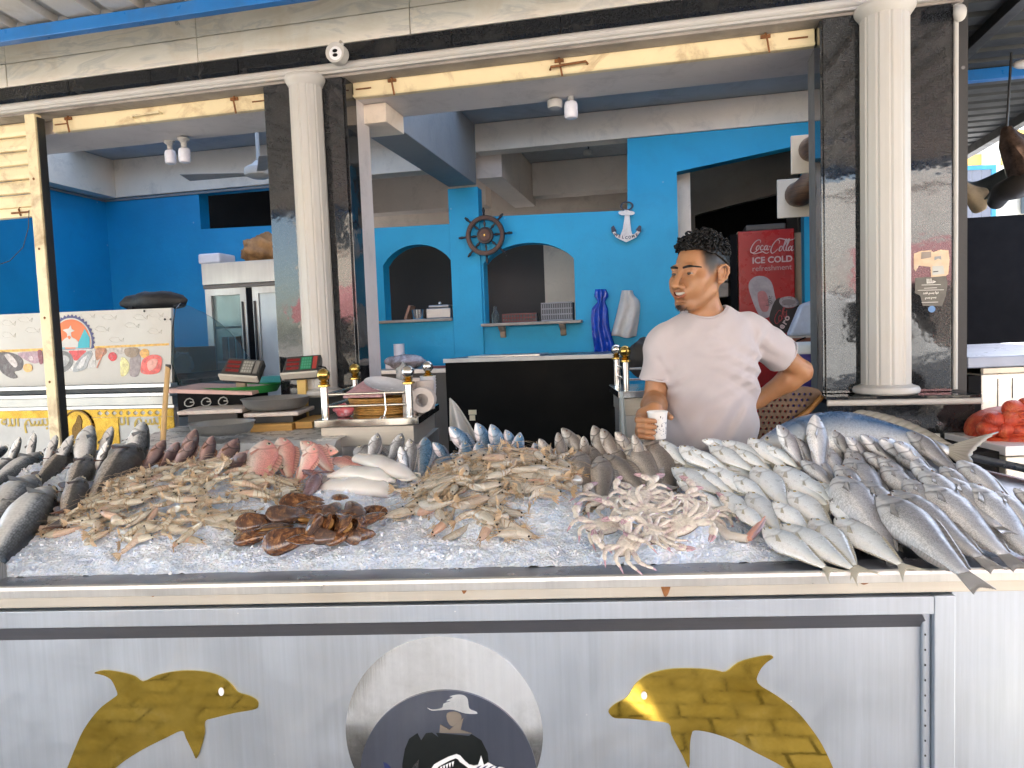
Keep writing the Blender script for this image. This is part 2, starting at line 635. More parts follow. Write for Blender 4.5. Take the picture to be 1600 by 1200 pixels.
# unseen pale sheet and dark mat, added to lighten and darken the emblem's reflection
P = []
for jj in range(14):
    P.append([(lerp(-.86, -.02, ii / 18), lerp(-.9, .36, jj / 13), .014 + .007 * mnoise.noise((ii * .5, jj * .6, 2)) + .004 * math.sin(ii * 1.1)) for ii in range(19)])
tag(MB().grid(P).build('tarpaulin', mat('pale_tarpaulin', (.80, .79, .76), .6, 0, .06, 4, dirt=(.5, .46, .4), dirt_amt=.5, dirt_scale=4), None, smooth=60), 'pale tarpaulin added out of view to brighten the reflection in the round emblem', 'tarpaulin')
t = thing('added_rubber_mat', 'black ribbed rubber mat added out of view to darken the reflection in the round emblem', 'mat', Matrix.Translation((-.95, .42, .005)))
MB().box(0, 1.25, 0, .78, 0, .012).build('mat_base', BLACKHOLE, t)
for k in range(11):
    MB().box(.01, 1.24, .02 + .07 * k, .055 + .07 * k, .0125, .018).build('rib', mat('grey_rubber', (.05, .05, .05), .6), t)

# ------------------------------------------------------------------ shop front
t = thing('shop_building', 'shop front fascia of cream marble slabs over a row of black tiles', 'building', FF)
MB().box(-6.2, 1.66, .012, .13, 2.62, 3.38).build('fascia_core', CONC, t)
slab_x = [-5.4, -4.36, -3.34, -2.33, -1.335, -.365, .665, 1.655]
for row, (z0, z1) in enumerate(((2.727, 2.829), (2.833, 2.985), (2.989, 3.36))):
    for i in range(len(slab_x) - 1):
        s = .0 if row != 2 else .31
        MB().box(slab_x[i] + .002 + s * (i > 0), min(slab_x[i + 1] + s, 1.655) - .002, -.006 - .001 * ((i + row) % 3), .0118, z0, z1).build('marble_slab', MARBLE, t, bev=.0015)
jx = [-5.2, -4.2, -3.2, -2.6] + [fac(px, 90, 0).x for px in (105, 234, 372, 530, 707, 878, 1067, 1266)] + [1.655]
jx = sorted(jx)
for a, b_ in zip(jx[:-1], jx[1:]):
    MB().box(a + .002, b_ - .002, -.004, .0118, 2.651, 2.724).build('black_tile', GRANITE, t, bev=.001)
mb = MB()
mb.tube([(-6.2, -.012, 2.632), (1.655, -.012, 2.632)], .017, 10)
mb.box(-6.2, 1.655, -.02, .011, 2.606, 2.616)
mb.build('moulding', COLUMN, t, smooth=40)
MB().box(-6.2, 1.655, .0, .125, 2.596, 2.6058).build('soffit', mat('stained_soffit', (.30, .27, .24), .8, var=.3, scale=4, dirt=(.08, .06, .05), dirt_amt=.7), t)
# loose binding wires hanging off the fascia
for px, py in ((310, 118), (272, 28)):
    p = fac(px, py, -.02)
    mb = MB()
    for k in range(3):
        x = p.x + .008 * k
        mb.tube([(x, -.018, p.z + .06), (x + .01, -.02, p.z + .03), (x - .006 * k, -.02, p.z), (x + .008, -.019, p.z - .03)], .0009, 5)
    mb.build('wire', DARKMETAL, t)

# black stone piers with a fluted column
def pier(lab, x0, x1, cx, rad, depth, ztop, zbase, ly_c, plinth):
    t = thing('pier', lab, 'pier', FF @ Matrix.Translation((0, 0, 0)))
    MB().box(x0 + .004, x1 - .004, .014, depth, .3 if not plinth else zbase, ztop).build('core', CONC, t)
    xl, xr = cx - rad * .9, cx + rad * .9
    MB().box(x0, xl - .002, 0, .013, zbase, ztop).build('granite_slab', GRANITE, t, bev=.0015)
    MB().box(xr + .002, x1, 0, .013, zbase, ztop).build('granite_slab', GRANITE, t, bev=.0015)
    MB().box(x1 - .0035, x1 + .009, .0135, depth * .52, zbase, ztop).build('granite_slab', GRANITE, t, bev=.0015)
    MB().box(x0 - .009, x0 + .0035, .0135, depth * .52, zbase, ztop).build('granite_slab', GRANITE, t, bev=.0015)
    MB().box(x1 - .0035, x1 + .006, depth * .525, depth * 1.15, .3, ztop).build('jamb', LAV, t)
    MB().box(x0 - .006, x0 + .0035, depth * .525, depth * 1.15, .3, ztop).build('jamb', mat('brown_grey_jamb', (.14, .13, .12), .6), t)
    n = 12
    def flute(r, a):
        g = abs(((a * n / (2 * math.pi)) % 1) - .5) * 2
        return r * (1 - .045 * max(0, (g - .72) / .28) - .02 * (1 - min(1, g / .72)))
    z0, z1 = zbase + .035, ztop - .03
    prof = [(rad * (1 - .03 * k / 10), z0 + (z1 - z0) * k / 10) for k in range(11)]
    sh = MB().lathe(prof, (cx, ly_c, 0), 144, rfun=flute)
    sh.build('column_shaft', COLUMN, t, smooth=25)
    cap = [(rad * .97, 0), (rad * 1.02, .004), (rad * 1.08, .012), (rad * 1.14, .018), (rad * 1.19, .026), (rad * 1.2, .034), (rad * 1.15, .042)]
    MB().lathe([(r, z1 + z - .008) for r, z in cap], (cx, ly_c, 0), 48).build('capital', COLUMN, t, smooth=40)
    bs = [(rad * 1.22, 0), (rad * 1.32, .006), (rad * 1.34, .016), (rad * 1.28, .026), (rad * 1.06, .032), (rad * 1.03, .0345)]
    MB().lathe([(r, zbase + z) for r, z in bs], (cx, ly_c, 0), 48).build('column_base', COLUMN, t, smooth=40)
    if plinth:
        mb = MB().box(x0 - .025, x1 + .055, -.125, depth + .02, zbase - .012, zbase - .001)
        mb.build('ledge_slab', GRANITE, t, bev=.002)
        mb = MB().tube([(x0 - .02, -.118, zbase - .024), (x1 + .05, -.118, zbase - .024), (x1 + .05, depth, zbase - .024)], .0115, 10)
        mb.build('ledge_moulding', COLUMN, t, smooth=40)
        zt = zbase - .037
        px0, px1 = x0 - .012, x1 + .035
        MB().box(px0 + .004, px1 - .004, -.09, depth, 0, zt).build('plinth_core', CONC, t)
        yf0, yf1 = -.102, -.0905
        MB().prism([(px0, zt), (px1, zt), (px1 - .1, zt - .1), (px0 + .1, zt - .1)], yf0, yf1).build('granite_border', GRANITE, t, bev=.001)
        MB().prism([(px1, zt - .002), (px1, .12), (px1 - .1, .22), (px1 - .1, zt - .102)], yf0, yf1).build('granite_border', GRANITE, t, bev=.001)
        MB().prism([(px0, zt - .002), (px0 + .1, zt - .102), (px0 + .1, .22), (px0, .12)], yf0, yf1).build('granite_border', GRANITE, t, bev=.001)
        MB().box(px0 + .102, px1 - .102, yf0 + .002, yf1, .22, zt - .102).build('marble_panel', MARBLE, t, bev=.001)
        MB().box(px1 - .0038, px1 + .008, -.09, depth, 0, zt).build('granite_side', GRANITE, t, bev=.001)
    return t
pier('black granite pier with slim fluted column, left of the middle opening', -1.035, -.675, -.826, .069, .22, 2.594, 1.27, -.03, False)
pR = pier('black granite pier with fluted column and torn stickers, standing on a plinth', 1.197, 1.618, 1.393, .083, .24, 2.594, 1.238, -.035, True)
# pale edge strip on the outer corner of the right pier
MB().tube([(1.634, .006, 1.245), (1.634, .006, 2.59)], .008, 8).build('corner_bead', COLUMN, pR, smooth=40)
MB().ball((1.64, -.01, 2.555), (.022, .02, .03)).build('lamp_knob', COLUMN, pR, smooth=60)

# stickers on the right pier
st = thing('torn_sticker', 'torn peach sticker on the right black pier', 'sticker', FF)
P = lambda x, y: (fac(x, y, -.002).x, fac(x, y, -.002).z)
PEACH = mat('peach_paper', (.68, .52, .36), .7, var=.12, scale=30, dirt=(.5, .5, .48), dirt_amt=.6, dirt_scale=30)
shape('paper', [[P(1428, 396), P(1440, 392), P(1455, 391), P(1458, 394), P(1470, 390), P(1482, 391), P(1484, 405), P(1482, 428), P(1478, 431), P(1455, 433), P(1454, 417), P(1436, 415), P(1431, 424), P(1428, 420)]], -.0012, -.0004, PEACH, st)
shape('grey_patch', [[P(1440, 394), P(1455, 393), P(1455, 402), P(1439, 405)]], -.0022, -.0014, mat('grey_print', (.3, .26, .23), .7), st)
shape('blue_patch', [[P(1457, 416), P(1474, 415), P(1476, 428), P(1457, 430)]], -.0022, -.0014, mat('pale_blue_print', (.5, .52, .5), .7), st)
shape('dark_mark', [[P(1458, 424), P(1466, 423.3), P(1466, 424.6), P(1458, 425.6)]], -.003, -.0024, DARKMETAL, st)
shape('dark_mark', [[P(1460, 401), P(1470, 400), P(1471, 406), P(1466, 404), P(1460, 407)]], -.003, -.0024, mat('grey_blue_print', (.3, .32, .34), .7), st)
st2 = thing('clear_sticker', 'clear sticker with white lettering below the peach one', 'sticker', FF)
CLEAR = mat('dull_film', (.12, .115, .10), .5, var=.2, scale=30)
shape('film', [[P(1430, 434), P(1478, 431), P(1481, 442), P(1478, 462), P(1472, 478), P(1442, 478), P(1438, 462), P(1430, 458)]], -.0011, -.0004, CLEAR, st2)
INK = mat('white_ink', (.75, .74, .70), .6)
c0 = fac(1455, 441, -.002)
put_text('\u0627\uFEE0\uFEE0\uFEA3', .022, 'lettering', INK, st2, Matrix.Translation((c0.x, -.0016, c0.z - .003)) @ UPRIGHT, bold=.0006)
for (x0, x1, y) in ((1440, 1470, 445), (1444, 1464, 450), (1434, 1475, 453.2), (1440, 1466, 472.3)):
    a = P(x0, y); b_ = P(x1, y - .8)
    shape('printed_line', [[a, b_, (b_[0], b_[1] - .0016), (a[0], a[1] - .0016)]], -.0018, -.0013, INK, st2)
put_text('\uFEA9\uFEAA\uFED3 \uFEE2\uFEB4\uFE91 \uFE8D\uFEEE\uFEE7', .011, 'lettering', INK, st2, Matrix.Translation((fac(1454, 459, 0).x, -.0016, fac(1454, 459, 0).z)) @ UPRIGHT, bold=.0003)
put_text('\uFEE2\uFEB4\uFE91 \uFEE2\uFEB4\uFE91', .010, 'lettering', INK, st2, Matrix.Translation((fac(1454, 466, 0).x, -.0016, fac(1454, 466, 0).z)) @ UPRIGHT, bold=.0003)
shape('blue_dot', [circle(*P(1456, 483), .012, 20)], -.0012, -.0004, mat('blue_print', (.12, .25, .5), .6), st2)

# roller shutters: the two raised ones show their bottom rails, the left one is half way down
def bracket(t, x, z0, z1):
    mb = MB()
    mb.tube([(x, .078, z1), (x + .004, .066, lerp(z0, z1, .6)), (x + .012, .066, z0 - .012)], .004, 6)
    mb.box(x - .018, x + .018, .074, .0835, z1 - .018, z1 - .006)
    mb.build('bracket', RUST, t)
def rail_shutter(lab, x0, x1, z0, z1, hx):
    t = thing('roller_shutter', lab, 'shutter', FF)
    MB().box(x0, x1, .084, .118, z0, z1).build('bottom_rail', CREAM, t, bev=.004)
    MB().box(x0, x1, .0805, .0835, z0 + .004, z0 + .012).build('rail_lip', CREAM, t)
    for hx_ in hx[:1]:
        mb = MB().tube([(hx_ - .075, .08, z0 + .022), (hx_ - .07, .062, z0 + .026), (hx_ + .07, .062, z0 + .032), (hx_ + .075, .08, z0 + .028)], .005, 6)
        mb.build('handle', RUST if len(hx) > 3 else CREAM, t)
    for b_ in hx[1:]:
        bracket(t, b_, z0, z1)
    for b_ in (x0 + .05, x1 - .06):
        MB().box(b_ - .035, b_ + .035, .0790, .0800, z0 + .03, z0 + .036).build('bolt', RUST, t)
rail_shutter('raised cream shutter whose bottom rail hangs over the left opening', -2.185, -1.045, 2.53, 2.596, [fac(235, 168, .1).x, fac(112, 185, .1).x, fac(370, 150, .1).x])
rail_shutter('raised cream shutter whose bottom rail hangs over the middle opening', -.665, 1.185, 2.532, 2.596, [fac(890, 112, .1).x, fac(615, 120, .1).x, fac(1195, 58, .1).x, fac(875, 100, .1).x])
t = thing('roller_shutter', 'half lowered cream slatted shutter at the left edge', 'shutter', FF)
zs = 2.196
for k in range(6):
    z = zs + k * .067
    pr = [(-.0, 0), (.012, .004), (.016, .02), (.016, .05), (.01, .0615), (0, .0645)]
    mb = MB().prism([(.1 - y, z + q) for y, q in pr] + [(.104, z + .0645), (.104, z)], -5.0, -2.248, axis='x')
    mb.build('slat', CREAM, t, bev=.0012)
MB().box(-5.0, -2.25, .07, .108, zs - .046, zs - .003).build('bottom_rail', CREAM, t, bev=.003)
bracket(t, -2.40, zs - .03, zs + .0)
MB().box(-2.44, -2.34, .064, .069, zs - .03, zs - .022).build('bolt', RUST, t)
t = thing('guide_post', 'cream steel guide post with rusty edges between shutter and left opening', 'post', FF)
MB().box(-2.248, -2.192, -.01, .03, 0, 2.594).build('channel', CREAM, t, bev=.003)
MB().box(-2.1912, -2.186, .0, .04, 0, 2.58).build('edge', DARKMETAL, t)
mb = MB()
for z in (1.35, 1.62, 1.95, 2.3):
    mb.lathe([(.006, 0), (.006, .004), (.003, .006)], (0, 0, 0), 8)
for z in (1.36, 1.66, 1.98, 2.3):
    MB().ball((-2.222, -.0115, z), (.006, .003, .006), 8, 6).build('bolt', RUST, t)
mb = MB().tube([(-2.26, -.012, 2.16), (-2.262, -.02, 2.08), (-2.29, -.03, 1.99), (-2.36, -.04, 1.93), (-2.5, -.04, 1.9)], .0018, 6)
tag(mb.build('loose_wire', DARKMETAL, None, FF, smooth=60), 'thin loose wire curling off the cream guide post', 'wire')

# security camera at the fascia's lower edge
p = fac(529, 86, -.06)
t = thing('security_camera', 'white dome security camera on the fascia above the left pier', 'camera', FF @ Matrix.Translation((p.x, -.05, p.z)))
MB().lathe([(.040, .045), (.042, .03), (.041, .0)], seg=24).xform(Matrix.Rotation(R(90), 4, 'X')).build('base', COLUMN, t, smooth=40)
mb = MB().ball((0, -.012, 0), .034, 20, 14)
mb.build('dome', WHITEPL, t, smooth=60)
MB().lathe([(.026, 0), (.027, .006), (.02, .008)], seg=24).xform(Matrix.Translation((.004, -.042, -.006)) @ Matrix.Rotation(R(90), 4, 'X')).build('face_ring', WHITEPL, t, smooth=40)
for dz in (.008, -.009):
    MB().ball((.004, -.052, -.006 + dz), (.011, .004, .007), 12, 8).build('lens', BLACKHOLE, t, smooth=60)
MB().tube([(.0, -.01, .036), (.02, -.03, .043), (.034, -.04, .03)], .006, 8).build('visor', COLUMN, t, smooth=60)

# ------------------------------------------------------------------ inside: ceiling, beams, walls
tag(MB().box(-3.94, 1.76, 1.80, 5.2, 3.015, 3.12).build('ceiling', mat('grey_ceiling', (.46, .48, .50), .8, var=.12, scale=2, dirt=(.18, .17, .17), dirt_amt=.5), None, FF), kind='structure')
t = thing('added_light_well', 'unseen light well with joists, added in the roof to brighten the shop', 'roof', FF)  # unseen roof opening added to let sky light into the shop
for x in (-3.2, -2.2, -1.3, .1, .9):
    MB().box(x - .04, x + .04, .445, 1.798, 3.02, 3.12).build('joist', PLASTER, t)
MB().box(-3.9, -.93, 1.25, 1.35, 2.985, 3.018).build('joist', PLASTER, t)
MB().box(-3.94, 1.76, 1.81, 1.93, 3.122, 6.4).build('added_sun_block', paint_mat('white_sun_block', (.70, .69, .66), (.5, .45, .4), .4), t)  # unseen wall added to keep direct sun out of the roof opening
MB().box(-6.2, 1.66, .14, .26, 3.10, 3.36).build('parapet', PLASTER, t)
t = thing('ceiling_beam', 'lavender grey front beam behind the raised shutters', 'beam', FF)
MB().box(-3.94, 1.66, .135, .44, 2.54, 3.10).build('beam', LAV, t, bev=.004)
a = fac(566, 205, .5); b_ = fac(619, 190, .5)
MB().box(-.80, -.565, .2, .42, 2.455, 2.5385).build('haunch', PLASTER, t, bev=.003)
t = thing('ceiling_beam', 'blue grey beam running back from the front beam to the blue pillar', 'beam', FF)
MB().box(-.925, -.715, .445, 2.295, 2.585, 3.013).build('beam', paint_mat('blue_grey_beam', (.26, .255, .25), (.1, .12, .15), .5), t, bev=.004)
t = thing('ceiling_beam', 'pale grey beam across the ceiling above the blue wall', 'beam', FF)
MB().box(-.712, 1.66, 2.29, 2.43, 2.815, 3.012).build('beam', PLASTER, t, bev=.004)
t = thing('ceiling_beam', 'grey beam band above the left blue wall', 'beam', FF)
MB().box(-3.698, -.928, 2.27, 2.43, 2.715, 3.012).build('beam', PLASTER, t, bev=.004)
MB().box(-3.95, -3.70, .45, 2.43, 2.715, 3.012).build('side_band', PLASTER, t, bev=.004)

wall_y0, wall_y1 = 2.3, 2.42
def arch(x0, x1, z0, zs, zt, n=14):
    pts = [(x0, z0), (x1, z0), (x1, zs)]
    for k in range(1, n):
        u = k / n
        x = lerp(x1, x0, u)
        pts.append((x, zs + (zt - zs) * (1 - abs(2 * u - 1) ** 2.1) ** .82))
    pts.append((x0, zs))
    return pts
t = thing('partition_wall', 'bright blue partition wall with two arched hatches and a doorway', 'wall', FF)
outer = [(-1.75, 0), (.69, 0), (.69, 2.562), (1.5, 2.672), (1.5, 0), (1.75, 0), (1.75, 2.8125), (.364, 2.8125), (.352, 2.328), (-.712, 2.356), (-.712, 2.571), (-.925, 2.571), (-.925, 2.322), (-1.75, 2.335)]
shape('wall', [outer, arch(-1.462, -.925, 1.642, 2.05, 2.19), arch(-.69, -.03, 1.588, 2.02, 2.15)], wall_y0, wall_y1, BLUE, t)
MB().box(-.930, -.705, 2.285, 2.2985, 0, 2.5705).build('pillar', BLUE, t, bev=.003)
def sill(x0, x1, z, d):
    me = MB().box(x0, x1, 2.3 - d, 2.2984, z - .022, z - .002)
    return me.build('sill', mat('worn_stone_sill', (.38, .33, .27), .7, var=.25, scale=12, bump=.3), t, bev=.003)
sill(-1.50, -.935, 1.642, .05)
sill(-.70, .02, 1.588, .10)
for x in (-.56, -.12):
    MB().prism([(2.2983, 1.565), (2.215, 1.563), (2.235, 1.545), (2.275, 1.525), (2.285, 1.49), (2.2983, 1.48)], x - .02, x + .02, axis='x').build('bracket', mat('chipped_plaster', (.34, .27, .2), .85, var=.3, scale=20, bump=.5), t, bev=.002)
t = thing('back_wall', 'deep blue back wall of the left room with a dark opening', 'wall', FF)
shape('wall', [[(-3.82, 0), (-1.755, 0), (-1.755, 2.7148), (-3.83, 2.7148), (-3.83, 0)], [(-2.97, 2.42), (-2.06, 2.40), (-2.06, 2.70), (-2.97, 2.70)]], wall_y0, wall_y1, BLUEDEEP, t)
t = thing('side_wall', 'blue side wall of the left room running towards the street', 'wall', FF)
MB().box(-3.95, -3.822, .3, 2.43, 0, 2.7148).build('wall', BLUEDEEP, t)
MB().tube([(-3.815, .6, 1.3), (-3.815, .6, 2.2)], .012, 8).build('conduit', BLUEDEEP, t, smooth=60)
mb = MB().tube([(-3.815, .45, 2.70), (-3.812, 2.29, 2.70), (-2.2, 2.292, 2.70)], .010, 6)
mb.build('cable', mat('grey_cable', (.25, .25, .25), .6), t, smooth=60)
# room behind the partition
t = thing('rear_wall', 'plain grey plaster wall at the back of the shop', 'wall', FF)
MB().box(-3.9, 1.76, 5.0, 5.15, 0, 3.01).build('wall', PLASTERW, t)
shape('opening_shade_plate', [[(.2, 2.2), (1.1, 2.2), (1.1, 2.62), (.2, 2.62)]], 4.98, 4.997, BLACKHOLE, t)  # flat black plate stands for the shade inside an opening
t = thing('ceiling_beam', 'dim plaster beam across the rear room, nearer one', 'beam', FF)
MB().box(-3.9, -.9, 3.30, 3.5, 2.62, 3.01).build('beam', PLASTERW, t)
MB().box(-.55, 1.74, 3.62, 3.8, 2.72, 3.01).build('beam', PLASTERW, t)
MB().box(-.75, -.56, 2.45, 3.8, 2.66, 3.005).build('beam', PLASTERW, t)
t = thing('ceiling_beam', 'dim plaster beam across the rear room, farther one', 'beam', FF)
MB().box(-3.9, 1.6, 4.3, 4.5, 2.62, 2.94).build('beam', PLASTERW, t)
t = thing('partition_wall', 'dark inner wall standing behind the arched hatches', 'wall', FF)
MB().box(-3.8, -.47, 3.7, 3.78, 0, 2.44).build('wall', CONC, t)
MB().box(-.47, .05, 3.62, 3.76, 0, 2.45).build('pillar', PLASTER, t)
MB().box(-3.7, -1.76, 2.75, 2.8, 0, 3.0).build('opening_shade_sheet', BLACKHOLE, t)  # black sheet added behind the left room's opening to give its shade
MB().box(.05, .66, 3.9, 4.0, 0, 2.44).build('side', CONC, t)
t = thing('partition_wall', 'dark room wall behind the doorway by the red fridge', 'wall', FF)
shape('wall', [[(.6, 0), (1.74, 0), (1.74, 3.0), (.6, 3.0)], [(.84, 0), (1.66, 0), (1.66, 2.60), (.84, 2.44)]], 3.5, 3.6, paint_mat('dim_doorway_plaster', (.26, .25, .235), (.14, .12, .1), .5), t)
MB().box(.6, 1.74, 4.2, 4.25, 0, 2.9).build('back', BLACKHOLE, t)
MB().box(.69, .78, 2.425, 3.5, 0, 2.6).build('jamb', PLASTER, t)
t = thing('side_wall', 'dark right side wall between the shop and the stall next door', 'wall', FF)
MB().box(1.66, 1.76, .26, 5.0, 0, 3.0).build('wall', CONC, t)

# bare lamps under the front beam and a ceiling fan
BULB = mat('frosted_bulb', (.74, .76, .84), .25, 0, .03)
def lamp(lab, px, py, ly, s=1.0):
    p = fac(px, py, ly)
    t = thing('ceiling_lamp', lab, 'lamp', FF @ Matrix.Translation((p.x, ly, p.z)), 'bare bulbs under the beams')
    MB().lathe([(.02 * s, .075 * s), (.03 * s, .07 * s), (.03 * s, .06 * s), (.014 * s, .045 * s), (.014 * s, .02 * s)], seg=16).build('holder', COLUMN, t, smooth=40)
    MB().tube([(0, 0, .074 * s), (0, 0, 2.539 - p.z)], .009, 8).build('stem', COLUMN, t)
    MB().lathe([(.013 * s, .022 * s), (.026 * s, .014 * s), (.03 * s, 0), (.03 * s, -.045 * s), (.026 * s, -.055 * s), (.001, -.06 * s)], seg=20).build('bulb', BULB, t, smooth=40)
    return t
lamp('white bulb in a ceramic holder under the left front beam, nearer of its pair', 288, 237, .38, .95)
lamp('white bulb behind the nearer one under the left front beam', 266, 240, .43, .9)
lamp('white bulb hanging under the middle front beam', 892, 165, .40, 1.0)
def puck(px, py, ly, s):
    p = fac(px, py, ly)
    t = thing('junction_box', 'round white ceiling box %s' % s, 'junction box', FF @ Matrix.Translation((p.x, ly, p.z)))
    MB().lathe([(.001, -.02), (.03, -.02), (.034, -.012), (.034, .012), (.02, .02)], seg=20).build('box', COLUMN, t, smooth=40)
    MB().tube([(0, 0, .015), (.012, .0, .035), (.0, .01, .05)], .004, 6).build('cable', DARKMETAL, t, smooth=60)
puck(867, 162, .40, 'left of the middle hanging bulb')
puck(918, 238, 3.0, 'on the ceiling of the rear room')
puck(1277, 108, .40, 'beside the right pier')
p = fac(405, 272, 1.3)
t = thing('ceiling_fan', 'white ceiling fan with dark edged blades in the left room', 'fan', FF @ Matrix.Translation((p.x, 1.3, p.z)))
MB().tube([(0, 0, .03), (0, 0, 3.013 - p.z)], .012, 8).build('rod', COLUMN, t)
MB().lathe([(.02, .08), (.04, .06), (.085, .035), (.09, .01), (.085, -.01), (.05, -.025), (.001, -.028)], seg=28).build('motor', COLUMN, t, smooth=40)
MB().lathe([(.02, .0), (.045, .01), (.045, .06), (.02, .07)], (0, 0, 3.01 - p.z - .07), 16).build('canopy', COLUMN, t, smooth=40)
for k, a in enumerate((188, 68, 308)):
    Mx = Matrix.Rotation(R(a), 4, 'Z')
    mb = MB().hexa([(.09, -.025, -.004), (.48, -.06, -.006), (.09, .03, .004), (.48, .06, .01), (.09, -.025, -.001), (.48, -.06, -.003), (.09, .03, .007), (.48, .06, .013)])
    mb.xform(Mx).build('blade', mat('fan_blade', (.35, .33, .30), .5), t, bev=.001)

# ------------------------------------------------------------------ canopies of corrugated tin
def corrugated(x0, x1, y0, y1, z0, z1, pitch, h, along='y', sx=1):
    """a sheet whose ribs run along y (or x); z0 at y0 to z1 at y1"""
    mb = MB()
    n = int(abs((x1 - x0) if along == 'y' else (y1 - y0)) / pitch)
    P = []
    prof = [(0, 0), (.30, 0), (.36, 1), (.64, 1), (.70, 0)]
    line = []
    for k in range(n):
        for u, v in prof:
            line.append(((k + u) * pitch, v * h))
    if along == 'y':
        for y, z in ((y0, z0), (y1, z1)):
            P.append([(x0 + u, y, z + v) for u, v in line])
    else:
        for x in (x0, x1):
            P.append([(x, y0 + u, lerp(z0, z1, u / abs(y1 - y0)) + v) for u, v in line])
    mb.grid(P)
    return mb
t = thing('tin_canopy', 'corrugated tin canopy on blue steel beams in front of the shop', 'canopy', FF)
zb = fac(0, 60, -.35).z
so = corrugated(-7.0, 6.5, -7.5, -.33, 3.50, zb + .034, .2, .028).build('sheet', TIN, t)
MB().hexa([(-7, -.329, zb + .028), (1.655, -.329, zb + .028), (-7, -.010, zb + .40), (1.655, -.010, zb + .40), (-7, -.329, zb + .066), (1.655, -.329, zb + .066), (-7, -.010, zb + .406), (1.655, -.010, zb + .406)]).build('added_sky_closure', TIN, t)  # unseen strip added to keep sky light off the fascia
sol = so.modifiers.new('thickness', 'SOLIDIFY'); sol.thickness = .002
MB().box(-7, 6.5, -.37, -.33, zb - .024, zb + .026).build('beam', BLUESTEEL, t, bev=.003)
for y, z in ((-2.2, 3.07), (-4.8, 3.24), (-7.4, 3.38)):
    MB().box(-7, 6.5, y - .03, y + .03, z, z + .1).build('beam', BLUESTEEL, t, bev=.003)
for x in (-6.5, 6.4):
    MB().box(x - .04, x + .04, -7.44, -7.36, 0, 3.38).build('post', BLUESTEEL, t, bev=.003)
# ------------------------------------------------------------------ next door, right of the pier
t = thing('tin_canopy', 'dark corrugated tin roof over the stall next door on the right', 'canopy', FF)
a = at_y(1490, 250, 5.85)
la = FFi @ a
so = corrugated(1.68, la.x + .0, -.6, 5.2, 2.75, 2.75, .155, .03, along='x').build('sheet', mat('dark_tin', (.03, .033, .033), .6, 0, .15, 3), t)
sol = so.modifiers.new('thickness', 'SOLIDIFY'); sol.thickness = .002
q = FFi @ at_y(1545, 124, 3.8)
MB().box(1.7, la.x, q.y - .025, q.y + .025, 2.685, 2.74).build('beam', BLUESTEEL, t, bev=.002)
q2 = FFi @ at_y(1550, 80, 3.2)
MB().box(q2.x - .02, q2.x + .03, -.5, 5.2, 2.70, 2.748).build('rafter', DARKMETAL, t, bev=.002)
MB().box(la.x - .03, la.x + .03, -.6, 5.3, 2.69, 2.748).build('edge_rail', DARKMETAL, t, bev=.002)
tag(MB().ball((0, 0, 0), (.05, .03, .02)).build('clamp', COLUMN, None, Matrix.Translation(at_y(1600, 100, 3.4)), smooth=60), 'pale clamp under the dark tin roof at the right edge', 'clamp')
# its dim interior
t = thing('stall_wall', 'back wall of the stall next door, blackened to stand for its shade', 'wall', FF)
MB().box(1.72, 6.2, 3.4, 3.46, 0, 2.26).build('wall', BLACKHOLE, t)  # the stall's inner shade is put into the black colour
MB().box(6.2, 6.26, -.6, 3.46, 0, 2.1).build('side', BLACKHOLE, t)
MB().ball((2.6, 3.395, 1.46), (.02, .01, .02)).build('speck', COLUMN, t)
t = thing('blue_post', 'narrow blue steel post behind the right pier', 'post', FF)
MB().box(1.70, 1.745, .62, .68, 0, 2.45).build('post', BLUESTEEL, t, bev=.002)
# yellow block and blue framed panel beyond, in full sun
def P3(px, py, Y):
    return at_y(px, py, Y)
a = P3(1480, 330, 24); b_ = P3(1640, 130, 24)
t = thing('apartment_block', 'sunlit yellow and white apartment block beyond the tin roof', 'building', Matrix.Translation((a.x, 24, 0)))
w = b_.x - a.x + 3
YEL = mat('yellow_render', (.62, .38, .11), .8, var=.06)
WHT = mat('white_render', (.62, .58, .50), .8, var=.04)
zt = P3(1560, 205, 24).z
MB().box(-4, w, 0, 5, 0, zt).build('wall', WHT, t)
zz0, zz1 = P3(1550, 258, 24).z, P3(1550, 242, 24).z
MB().box(-4, w, -.15, -.003, zz0, zz1).build('band', YEL, t)
MB().box(-4, w, -.12, -.003, P3(1550, 212, 24).z, zt).build('band', YEL, t)
x1 = P3(1541, 250, 24).x - a.x
MB().box(x1 - .25, x1 + .25, -.3, -.155, 0, zz1 + .1).build('pilaster', WHT, t)
for k in range(3):
    MB().box(x1 + 1 + 2.2 * k, x1 + 2 + 2.2 * k, -.2, -.16, zz0 - 1.6, zz0 - .3).build('window', mat('window_dark', (.03, .035, .04), .15), t)
t = thing('screen_panel', 'pale ribbed panel in a light blue steel frame behind the awning', 'panel')
a, b_ = P3(1497, 285, 9), P3(1555, 258, 9)
t.location = (a.x, 9, 0)
fw = .05
LB = mat('light_blue_paint', (.03, .22, .36), .5)
MB().box(0, b_.x - a.x, -.02, .02, b_.z - fw, b_.z).build('frame', LB, t)
MB().box(b_.x - a.x - fw, b_.x - a.x, -.021, .019, 0, b_.z - fw - .001).build('frame', LB, t)
MB().box(0, fw, -.021, .019, 0, b_.z - fw - .001).build('frame', LB, t)
for k in range(3):
    x0 = fw + .002 + k * (b_.x - a.x - 2 * fw) / 3
    MB().box(x0, x0 + (b_.x - a.x - 2 * fw) / 3 - .012, -.01, .01, .5, b_.z - fw - .002).build('sheet', mat('pale_sheet', (.13, .135, .16), .5), t)

